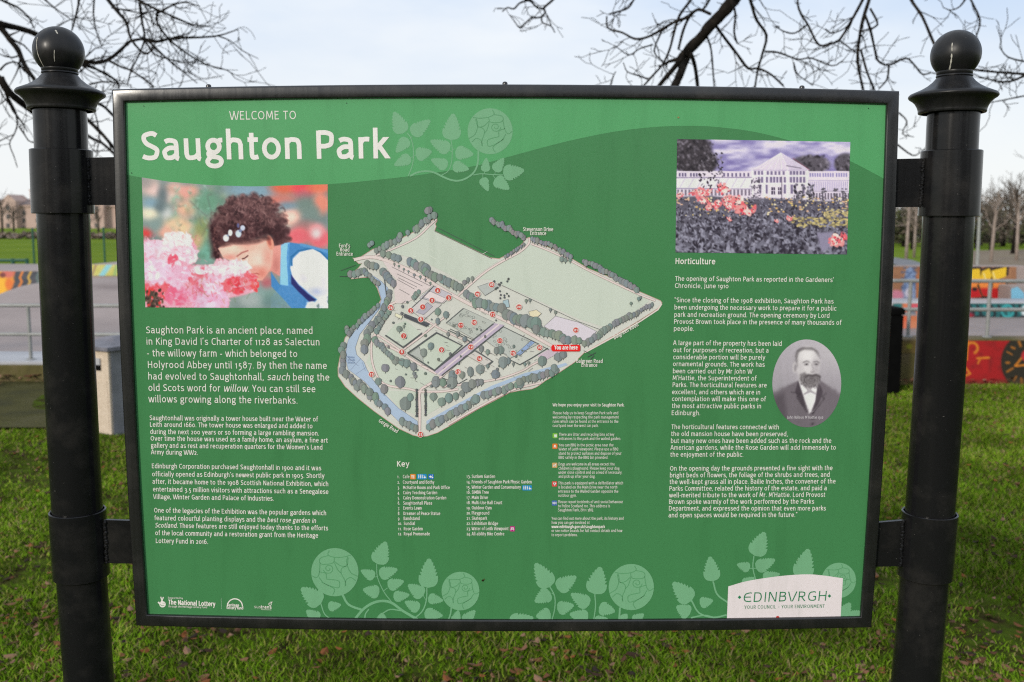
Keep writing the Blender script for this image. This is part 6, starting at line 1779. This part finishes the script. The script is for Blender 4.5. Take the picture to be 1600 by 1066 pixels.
for k in range(26):
    z = rk.uniform(2.6, 7.0)
    a = rk.uniform(0, 6.28)
    limb_to(mb, Vector((-7.5, YT, z)), Vector((math.cos(a) * (0.5 if math.cos(a) > 0 else 1.0), math.sin(a), rk.uniform(0.3, 1.1))), rk.uniform(1.0, 1.7), 0.05, 2, rk, 0.6, 0.25, 6, (3, 5), 0.004)
branches = mb.build('branches', BARK, t, True)

# the tree at the right, its boughs hanging over the board
YR = 6.2
t = thing('bare_tree', 'leafless tree with one thick dark bough hanging down behind the top of the board', 'tree', (6.6, YR, 0))
mb = MB()
mb.tube([(6.6, YR, -0.1), (6.55, YR, 0.4), (6.45, YR, 2.0), (6.2, YR, 3.8), (5.9, YR - .1, 5.6), (5.6, YR, 8.0)], [0.40, 0.30, 0.25, 0.21, 0.15, 0.06], 12)
mb.build('trunk', BARK, t, True)
mb = MB()
rb = random.Random(5)
ANCH = {}
for key, w0, w1, pts, tw in (
        ('M', 20, 15, [(1176, -46), (1160, -18), (1146, 0), (1128, 22), (1108, 42), (1096, 58), (1078, 76), (1062, 96)], 5),
        (0, 12, 12, [(1078, 78), (1070, 98), (1062, 118), (1054, 136), (1046, 156)], 2), (0, 8, 6, [(1064, 92), (1052, 108), (1038, 124), (1026, 140), (1012, 160)], 2), (0, 6, 5, [(1080, 84), (1086, 104), (1090, 134), (1092, 160)], 3),
        (0, 5, 3, [(1117, 38), (1132, 59), (1152, 85), (1169, 107), (1184, 107), (1204, 116), (1224, 134)], 12), ('A', 4.4, 2.6, [(1141, -14), (1144, 4), (1149, 22), (1147, 50), (1152, 68)], 8), ('B', 5.4, 2.6, [(1168, -16), (1173, 2), (1182, 31), (1197.5, 55), (1191, 85), (1184, 109), (1180, 134), (1176, 160)], 8),
        (0, 3.4, 1.8, [(1195, 81), (1215, 82), (1237, 90), (1250, 93), (1268, 91), (1300, 103), (1318, 94)], 12), (0, 5, 4, [(1110, 22), (1092, 15), (1079, 24), (1068, 46), (1060, 77)], 6), (0, 5, 2.4, [(1078, 26), (1053, 35), (1031, 48), (1011.5, 58), (992, 61), (972, 51), (950, 44), (948, 26)], 16),
        ('C', 3.6, 2.2, [(994, -10), (990, 0), (981, 13), (966, 18), (952, 22)], 8), ('D', 4.4, 3, [(1086, -12), (1078, 2), (1062, 24), (1053, 52), (1046.5, 77), (1035.6, 100.6), (1022, 116), (1006, 134)], 8), (0, 3.4, 2, [(1105, 58), (1111, 77), (1114, 110), (1116, 140)], 5), ('E', 4.4, 2.4, [(1112, -8), (1104, 8), (1098, 16)], 3),
        ('F', 4, 2.0, [(872, -10), (864, 0), (850, 12.5), (852, 19), (845, 27), (829, 29), (815, 43), (808, 40)], 6), ('G', 4.0, 2.4, [(816, -8), (822, 0), (830, 2.5), (840, 12.5), (850, 13)], 2), (0, 2.6, 1.6, [(846, 28), (848, 36), (861, 41), (867, 51)], 2), (0, 3.2, 1.8, [(824, 1), (812, 5), (803, 14), (793, 12), (785, 18)], 4),
        (0, 3.0, 1.6, [(1035, 46), (1022, 80), (1036, 96), (1042, 104)], 5), (0, 2.4, 1.4, [(1020, 70), (1000, 76), (984, 86), (972, 80), (962, 72)], 5), (0, 2.4, 1.4, [(1012, 124), (996, 118), (980, 112), (974, 98)], 4), (0, 2.6, 1.4, [(954, 134), (958, 120), (962, 112)], 3),
        ('H', 4.6, 3, [(1352, -12), (1348, 0), (1334, 26), (1313, 61), (1298, 68), (1279, 70), (1263, 40), (1248, 14), (1246, -10)], 16), ('I', 6, 3.6, [(1358, -10), (1358, 0), (1351, 22), (1344, 52), (1340, 95), (1348, 138), (1352, 160)], 9), (0, 4, 2.4, [(1351, 22), (1360, 47), (1367, 78), (1372, 95), (1389, 102), (1415, 91), (1429, 102), (1441, 116), (1454, 114)], 14),
        (0, 3.4, 2.4, [(1360, 14), (1371, 39), (1346, 49)], 3), (0, 3.2, 2, [(1389, 102), (1386, 124), (1374, 138)], 5), (0, 3.6, 3, [(1345, 78), (1355, 114), (1365, 138), (1370, 160)], 6), (0, 3, 1.6, [(1262, 38), (1242, 52), (1222, 48), (1212, 40)], 5), (0, 2.6, 1.4, [(1310, 62), (1334, 80), (1340, 84)], 3),
        ('J', 5, 4, [(1420, -10), (1426, 4), (1441, 26), (1457, 63), (1470, 90)], 5), ('K', 3.6, 2, [(1512, -8), (1517, 0), (1531, 31), (1527, 52), (1522, 64)], 6), ('L', 5, 3, [(1720, 150), (1640, 122), (1600, 116), (1560, 113), (1524, 109), (1510, 104)], 16), (0, 4, 2, [(1600, 119), (1576, 128), (1553, 126), (1530, 120)], 14), (0, 3, 1.6, [(1610, 98), (1576, 90), (1562, 74)], 8),
        (0, 2.6, 1.4, [(1610, 148), (1580, 154), (1560, 158), (1548, 160)], 6), (0, 2.6, 1.2, [(1404, 176), (1417, 190), (1410, 209), (1428, 214)], 4), (0, 3, 1.6, [(1402, 226), (1426, 243), (1440, 237)], 4), (0, 2.4, 1.2, [(1240, 98), (1246, 116), (1262, 128), (1270, 134)], 6), ('N', 3, 1.2, [(1512, -6), (1500, 10), (1486, 16), (1474, 12)], 6), (0, 2.6, 1.4, [(1290, 46), (1300, 52), (1320, 44), (1336, 26)], 3)):
    P_, R_ = px_limb(mb, pts, w0, w1, YR + rb.uniform(-0.4, 0.6), rb, 0.25, int(tw * 0.85), (0.10, 0.32), 1, 0.05)
    if key:
        ANCH[key] = (P_[0], R_[0])
main, rm = ANCH['M']
crot = [Vector((6.3, YR, 3.2)), Vector((5.4, YR, 4.4)), Vector((4.2, YR, 5.0)), Vector((3.0, YR, 4.7)), main + Vector((0.35, 0, 0.55)), main]
mb.tube(crot, [0.17, 0.14, 0.11, 0.085, 0.062, rm], 10)
for k in range(26):
    z = rb.uniform(3.0, 7.5)
    a = rb.uniform(0, 6.28)
    limb_to(mb, Vector((6.2, YR, z)), Vector((math.cos(a) * (0.5 if math.cos(a) < 0 else 1.0), math.sin(a), rb.uniform(0.3, 1.1))), rb.uniform(0.8, 1.5), 0.05, 2, rb, 0.6, 0.25, 6, (3, 5), 0.004)
for k, (p, r) in ANCH.items():
    if k == 'M':
        continue
    q = min((crot[i].lerp(crot[i + 1], u_) for i in range(1, 4) for u_ in (0, .33, .66)), key=lambda c: (c - p).length)
    mb.tube([q, q.lerp(p, 0.5) + Vector((0, 0, 0.12)), p], [max(0.03, r * 1.8), r * 1.4, r], 6)
mb.build('branches', BARK, t, True)

# a wood of bare trees and evergreens behind the viewer (it shows only as a dark band mirrored in the paint)
mb = MB()
rw = random.Random(9)
for k in range(70):
    x = -34 + k * 1.0 + rw.uniform(-.3, .3)
    y = -26 + rw.uniform(-2, 2)
    top_ = 2.9 + 1.0 * mnoise.noise((k * 0.21, 5.0, 0)) + (1.4 if x > 4 else 0.0) - (1.1 if abs(x) < 4 else 0.0) + rw.uniform(-.4, .4)
    cards(mb, (x, y, top_ * 0.5), (1.0, 0.9, top_ * 0.52), 60, 0.5, GREENS + BROWNS[:2], rw)
    mb.tube([(x, y, 0), (x + .1, y, top_ + 2.5 * rw.random())], [0.12, 0.03], 5, True, (0.03, 0.025, 0.02, 1))
for x, y, r in ((-10, -11, .30), (-6.2, -13.5, .36), (-3.4, -10, .22), (1.2, -15, .3), (4.2, -10.5, .30), (7.5, -13, .4), (11, -10.5, .3)):
    mb.tube([(x, y, -.1), (x + .1, y, 3), (x - .1, y, 7), (x + .3, y, 12)], [r * 1.2, r, r * .8, r * .3], 10, True, (0.03, 0.026, 0.022, 1))
tag(mb.build('woodland', LEAF), kind='stuff')

# hazy bare trees before the stone building
for i, (x, ty, y, lab) in enumerate(((4, 300, 150, 'hazy leafless tree before the stone building, at the left edge'), (22, 322, 160, 'low hazy leafless tree before the stone building, left of the left post'), (154, 318, 155, 'hazy leafless tree before the stone building, between post and board'), (-40, 306, 150, 'hazy leafless tree just beyond the left edge, by the stone building'))):
    base = at(x, 370, y)
    topz = at(x, ty, y).z
    t = thing('bare_tree', lab, 'tree', (base.x, y, 0), 'leafless trees by the stone building')
    mb = MB(); mb.tube([(base.x, y, -.1), (base.x + .1, y, topz * .4), (base.x, y, topz * .8)], [0.22, 0.16, 0.05], 8); mb.build('trunk', GREY_BARK, t, True)
    mb = MB()
    for _ in range(22):
        limb_to(mb, Vector((base.x, y, topz * rv.uniform(0.2, 0.75))), Vector((rv.uniform(-1, 1), rv.uniform(-1, 1), rv.uniform(0.3, 1.2))), topz * rv.uniform(0.22, 0.42), 0.05, 2, rv, 0.5, 0.3, 4, (2, 4), 0.014)
    mb.build('branches', GREY_BARK, t, True)

# far trees at the right
FT = [(1412, 322, 70, 0, 'bushy evergreen tree far behind, just left of the right post'), (1446, 330, 74, 0, 'bushy evergreen tree far behind the right post'), (1526, 318, 66, 0, 'bushy olive evergreen tree far off, first to the right of the right post'), (1566, 326, 72, 0, 'low dark evergreen tree far off, second to the right of the right post'),
      (1612, 322, 68, 0, 'dark evergreen tree far off at the right edge'), (1380, 330, 76, 0, 'bushy evergreen tree far behind the right end of the board')]
for i, (x, ty, y, k, lab) in enumerate(FT):
    base = at(x, 395, y)
    topz = at(x, ty, y).z
    t = thing('evergreen_tree', lab, 'tree', (base.x, y, 0), 'far evergreen trees')
    mb = MB(); mb.tube([(base.x, y, -.1), (base.x, y, topz * 0.7)], [0.22, 0.1], 8); mb.build('trunk', BARK, t, True)
    mb = MB()
    for _ in range(12):
        z = topz * rv.uniform(0.16, 0.86)
        sp = 1.5 * (1.1 - z / topz)
        c = (base.x + rv.uniform(-sp, sp), y + rv.uniform(-1, 1), z)
        cards(mb, c, (0.8, 0.8, 0.6), 90, 0.16, GREENS if rv.random() < 0.6 else BROWNS, rv)
    mb.build('crown', LEAF, t)
for i, (x, ty, y, lab) in enumerate(((1583, 262, 52, 'tall leafless tree with a fuzzy twiggy crown at the right edge, far off'), (1548, 306, 60, 'smaller leafless tree with fuzzy crown among the evergreens at right'), (1425, 300, 62, 'leafless tree far behind, between the board and the right post'), (1640, 250, 56, 'leafless tree just beyond the right edge, far off'))):
    base = at(x, 395, y)
    topz = at(x, ty, y).z
    t = thing('bare_tree', lab, 'tree', (base.x, y, 0), 'far leafless trees')
    mb = MB(); mb.tube([(base.x, y, -.1), (base.x + .1, y, topz * .4), (base.x, y, topz * .75)], [0.16, 0.11, 0.04], 8); mb.build('trunk', BARK, t, True)
    mb = MB()
    for _ in range(26):
        z = topz * rv.uniform(0.25, 0.75)
        limb_to(mb, Vector((base.x, y, z)), Vector((rv.uniform(-1, 1), rv.uniform(-1, 1), rv.uniform(0.5, 1.4))), topz * rv.uniform(0.2, 0.4), 0.04, 2, rv, 0.5, 0.3, 4, (2, 4), 0.010)
    mb.build('branches', GREY_BARK, t, True)
for x0, y0, x1, y1, y, w, lab in ((1416, 402, 1421, 318, 44, 5, 'pale slim tree trunk, nearest the board\'s right edge'), (1428, 402, 1432, 326, 46, 4.4, 'pale slim tree trunk close to the right post'), (1548, 412, 1557, 320, 40, 5, 'pale leaning tree trunk right of the right post'), (1588, 408, 1592, 322, 42, 5, 'pale upright tree trunk near the right edge')):
    t = thing('slim_tree', lab, 'tree', (at(x0, y0, y).x, y, 0), 'pale slim trees')
    a, b_ = at(x0, y0, y), at(x1, y1, y)
    r = w / 2 * (y + 1.56) / FPX
    mb = MB(); mb.tube([(a.x, y, -0.05), a.lerp(b_, .4), a.lerp(b_, .75), b_], [r * 1.1, r, r * .8, r * .4], 8); mb.build('trunk', PALE_BARK, t, True)
    mb = MB()
    for _ in range(14):
        limb_to(mb, a.lerp(b_, rv.uniform(0.55, 1)), Vector((rv.uniform(-1, 1), rv.uniform(-1, 1), rv.uniform(.5, 1.5))), rv.uniform(0.5, 1.1), 0.02, 1, rv, 0.5, 0.2, 4, (1, 3), 0.008)
    mb.build('branches', PALE_BARK, t, True)
yl_ = 33.0
a, b_ = at(1527, 414, yl_), at(1530.5, 338, yl_)
mb = MB()
mb.tube([(a.x, yl_, 0), (b_.x, yl_, b_.z)], [0.06, 0.05], 10)
mb.lathe([(0.09, 0), (0.1, 0.06), (0.04, 0.1), (0, .1)], 10, (b_.x, yl_, b_.z))
tag(mb.build('bollard_post', STEEL, None, True, 40), 'grey capped metal post standing upright right of the right post, by the trees', 'post')


# brushwood filling in behind the far trees
mb = MB()
for k in range(90):
    x = at(1340 + 5.5 * k, 380, 84).x
    tp = at(0, (290 if k > 36 else 312) + 20 * mnoise.noise((k * 0.16, 2.0, 0)), 84).z
    cards(mb, (x, 84 + rv.uniform(-1, 1), tp * 0.5), (0.6, 1.2, tp * 0.52), 200, 0.13, BROWNS[1:] + BROWNS[3:] + GREENS[2:] + ((0.17, 0.135, 0.11), (0.2, 0.165, 0.135)), rv)
    for _ in range(6):
        mb.tube([(x + rv.uniform(-.3, .3), 84, 0), (x + rv.uniform(-.4, .4), 84, tp * rv.uniform(0.9, 1.25))], [0.05, 0.012], 4, False, (0.12, 0.10, 0.085, 1))
tag(mb.build('brushwood', LEAF), kind='stuff')

# two parked cars far off
def car(x, base_y, y, m, lab):
    p = at(x, base_y, y)
    t = thing('parked_car', lab, 'car', (p.x, y, 0), 'cars parked by the far trees')
    o = Vector((p.x, y, 0))
    L, W_, H = 4.2, 1.75, 1.45
    pr = [(-.5, .3), (-.49, .72), (-.43, .86), (-.34, .9), (-.22, 1.42), (.22, 1.45), (.40, .95), (.5, .82), (.5, .3)]
    mb = MB()
    n_ = len(pr)
    vs = []
    for sgn, ins in ((-1, 0), (1, 0)):
        vs += [(o.x + u_ * L, o.y + sgn * (W_ / 2 - (0.16 if z > 1 else 0)), z) for u_, z in pr]
    mb.add(vs, [tuple(range(n_)), tuple(range(n_, 2 * n_))[::-1]] + [(i, n_ + i, n_ + (i + 1) % n_, (i + 1) % n_) for i in range(n_)])
    mb.build('body', m, t)
    mb = MB()
    mb.add([(o.x + u_ * L, o.y - W_ / 2 + (.145 if z > 1.2 else .07) - 0.03, z) for u_, z in ((-.30, .95), (-.2, 1.36), (.2, 1.38), (.34, .97))], [(0, 1, 2, 3)]); mb.build('side_window', GLASS_DARK, t)
    for s in (-.3, .31):
        for q in (-1, 1):
            mb = MB()
            mb.tube([(o.x + s * L, o.y + q * (W_ / 2 - .2), .32), (o.x + s * L, o.y + q * (W_ / 2 + .01), .32)], .32, 16); mb.build('wheel', TYRE, t, True, 40)
    mb = MB(); mb.box(o.x - .5 * L - .02, o.x - .495 * L, o.y - W_ / 2 + .08, o.y - W_ / 2 + .3, .68, .82); mb.build('tail_light', LAMP_RED, t)


car(1434, 388, 98, CAR_WHITE, 'white parked car far off between the board and the right post')
car(1572, 388, 104, CAR_GREY, 'silver parked car far off under the trees at right')

# ------------------------------------------------------------------ grass and fallen leaves
NB = 440000
D = 2.6 + (9.75 - 2.6) * RNG.random(NB * 3) ** 1.15
hx = 0.60 * D + 1.5
gx = (RNG.random(NB * 3) * 2 - 1) * hx
gy = D + CAM.y
den = vnoise(gx + 60, gy + 60, 0.55, 31) * 0.55 + vnoise(gx + 60, gy + 60, 0.16, 32) * 0.45
keep = den + RNG.normal(0, 0.13, NB * 3) > 0.31
pathy = YP + (0.05 * np.maximum(0, (gx + 14) / 0.5 - 17)) ** 2
keep &= ~((gx < -2) & (gy > pathy - 0.05 + 0.5 * (RNG.random(NB * 3) - 0.35))) & (gy < YW - 0.05)
idx = np.nonzero(keep)[0][:NB]
gx, gy, den, D = gx[idx], gy[idx], den[idx], D[idx]
n_ = len(idx)
hgt = (0.013 + 0.022 * RNG.random(n_)) * (0.7 + 0.7 * den)
ang = RNG.random(n_) * 6.283
wid = 0.0014 + 0.0012 * RNG.random(n_) + 0.00030 * D
lean = hgt * (0.3 + 0.9 * RNG.random(n_))
la = RNG.random(n_) * 6.283
gz = np.array([0.03 * mnoise.noise((float(x) * 0.9, float(y) * 0.9, 0)) for x, y in zip(gx, gy)]) - 0.006
V = np.zeros((n_, 5, 3), 'f')
cx, sx_ = np.cos(ang), np.sin(ang)
for k, (s, hh, q) in enumerate(((-1, 0, 0), (1, 0, 0), (1, .6, .35), (-1, .6, .35), (0, 1, 1))):
    V[:, k, 0] = gx + s * wid * cx * (0.7 if k in (2, 3) else 1) + lean * q * np.cos(la)
    V[:, k, 1] = gy + s * wid * sx_ * (0.7 if k in (2, 3) else 1) + lean * q * np.sin(la)
    V[:, k, 2] = gz + hgt * hh
me = bpy.data.meshes.new('grass')
me.vertices.add(n_ * 5)
me.vertices.foreach_set('co', V.ravel())
base = np.arange(n_)[:, None] * 5
loops = np.concatenate([base + np.array([0, 1, 2, 3]), base + np.array([3, 2, 4])], 1).ravel()
me.loops.add(n_ * 7)
me.loops.foreach_set('vertex_index', loops.astype('i'))
me.polygons.add(n_ * 2)
me.polygons.foreach_set('loop_start', (np.arange(n_)[:, None] * 7 + np.array([0, 4])).ravel().astype('i'))
cols = np.array([(0.104, 0.202, 0.008), (0.138, 0.243, 0.012), (0.176, 0.270, 0.022), (0.078, 0.162, 0.008), (0.23, 0.25, 0.045), (0.23, 0.185, 0.085)])
pick = np.minimum((RNG.random(n_) ** 1.35 * 6).astype(int), 5)
bc = cols[pick] * (0.8 + 0.4 * RNG.random(n_))[:, None] * (0.55 + 0.9 * vnoise(gx + 60, gy + 60, 0.30, 33))[:, None] * (0.85 + 0.3 * vnoise(gx + 60, gy + 60, 1.1, 34))[:, None]
CC = np.ones((n_, 5, 4), 'f')
CC[:, :, :3] = bc[:, None, :]
me.color_attributes.new('Col', 'FLOAT_COLOR', 'POINT').data.foreach_set('color', CC.ravel())
me.update(calc_edges=True)
me.validate()
me.materials.append(LEAF)
tag(link('grass', me), kind='stuff')

mb = MB()
rl = random.Random(77)
LC = ((0.16, 0.07, 0.035), (0.20, 0.10, 0.06), (0.10, 0.05, 0.03), (0.24, 0.14, 0.09), (0.05, 0.03, 0.022), (0.20, 0.075, 0.03), (0.035, 0.025, 0.02))
for k in range(11000):
    d = 2.7 + 6.6 * rl.random() ** 1.2
    x, y = rl.uniform(-1, 1) * (0.58 * d + 0.6), d + CAM.y
    if vnoise(np.array([x + 60.]), np.array([y + 60.]), 0.28, 51)[0] < 0.55 and rl.random() < 0.8:
        continue
    if y > YW - 0.1 or (x < -2 and y > YP - 0.1):
        continue
    s = rl.choice((rl.uniform(0.008, 0.02), rl.uniform(0.012, 0.025)))
    a = rl.uniform(0, 6.28)
    z = 0.03 * mnoise.noise((x * 0.9, y * 0.9, 0)) + rl.uniform(0.006, 0.026)
    u_ = Vector((math.cos(a), math.sin(a), rl.uniform(-.35, .35))).normalized()
    v_ = u_.cross(Vector((rl.uniform(-.4, .4), rl.uniform(-.4, .4), 1))).normalized()
    n3 = u_.cross(v_)
    c0 = Vector((x, y, z))
    c = LC[rl.randrange(len(LC))]
    pts = [c0 - u_ * s, c0 - u_ * s * .45 + v_ * s * .55 + n3 * s * .25, c0 + u_ * s * .35 + v_ * s * .6 + n3 * s * .3, c0 + u_ * s * 1.05, c0 + u_ * s * .3 - v_ * s * .55 + n3 * s * .2, c0 - u_ * s * .5 - v_ * s * .5 + n3 * s * .3]
    mb.add(pts, [(0, 1, 2, 3), (0, 3, 4, 5)], (*c, 1))
for k in range(700):                       # leaves blown against the foot of the left wall
    x, y = rl.uniform(-9, 9), YW - abs(rl.gauss(0.0, 0.16))
    s = rl.uniform(0.02, 0.045)
    a = rl.uniform(0, 6.28)
    u_ = Vector((math.cos(a), math.sin(a), rl.uniform(-.3, .6))).normalized()
    v_ = u_.cross(Vector((0, 0, 1))).normalized()
    c0 = Vector((x, y, 0.045 + rl.uniform(0, 0.04)))
    mb.add([c0 - u_ * s, c0 + v_ * s * .6, c0 + u_ * s, c0 - v_ * s * .6], [(0, 1, 2, 3)], (*LC[rl.randrange(4)], 1))
tag(mb.build('leaf_litter', LEAF), kind='stuff')
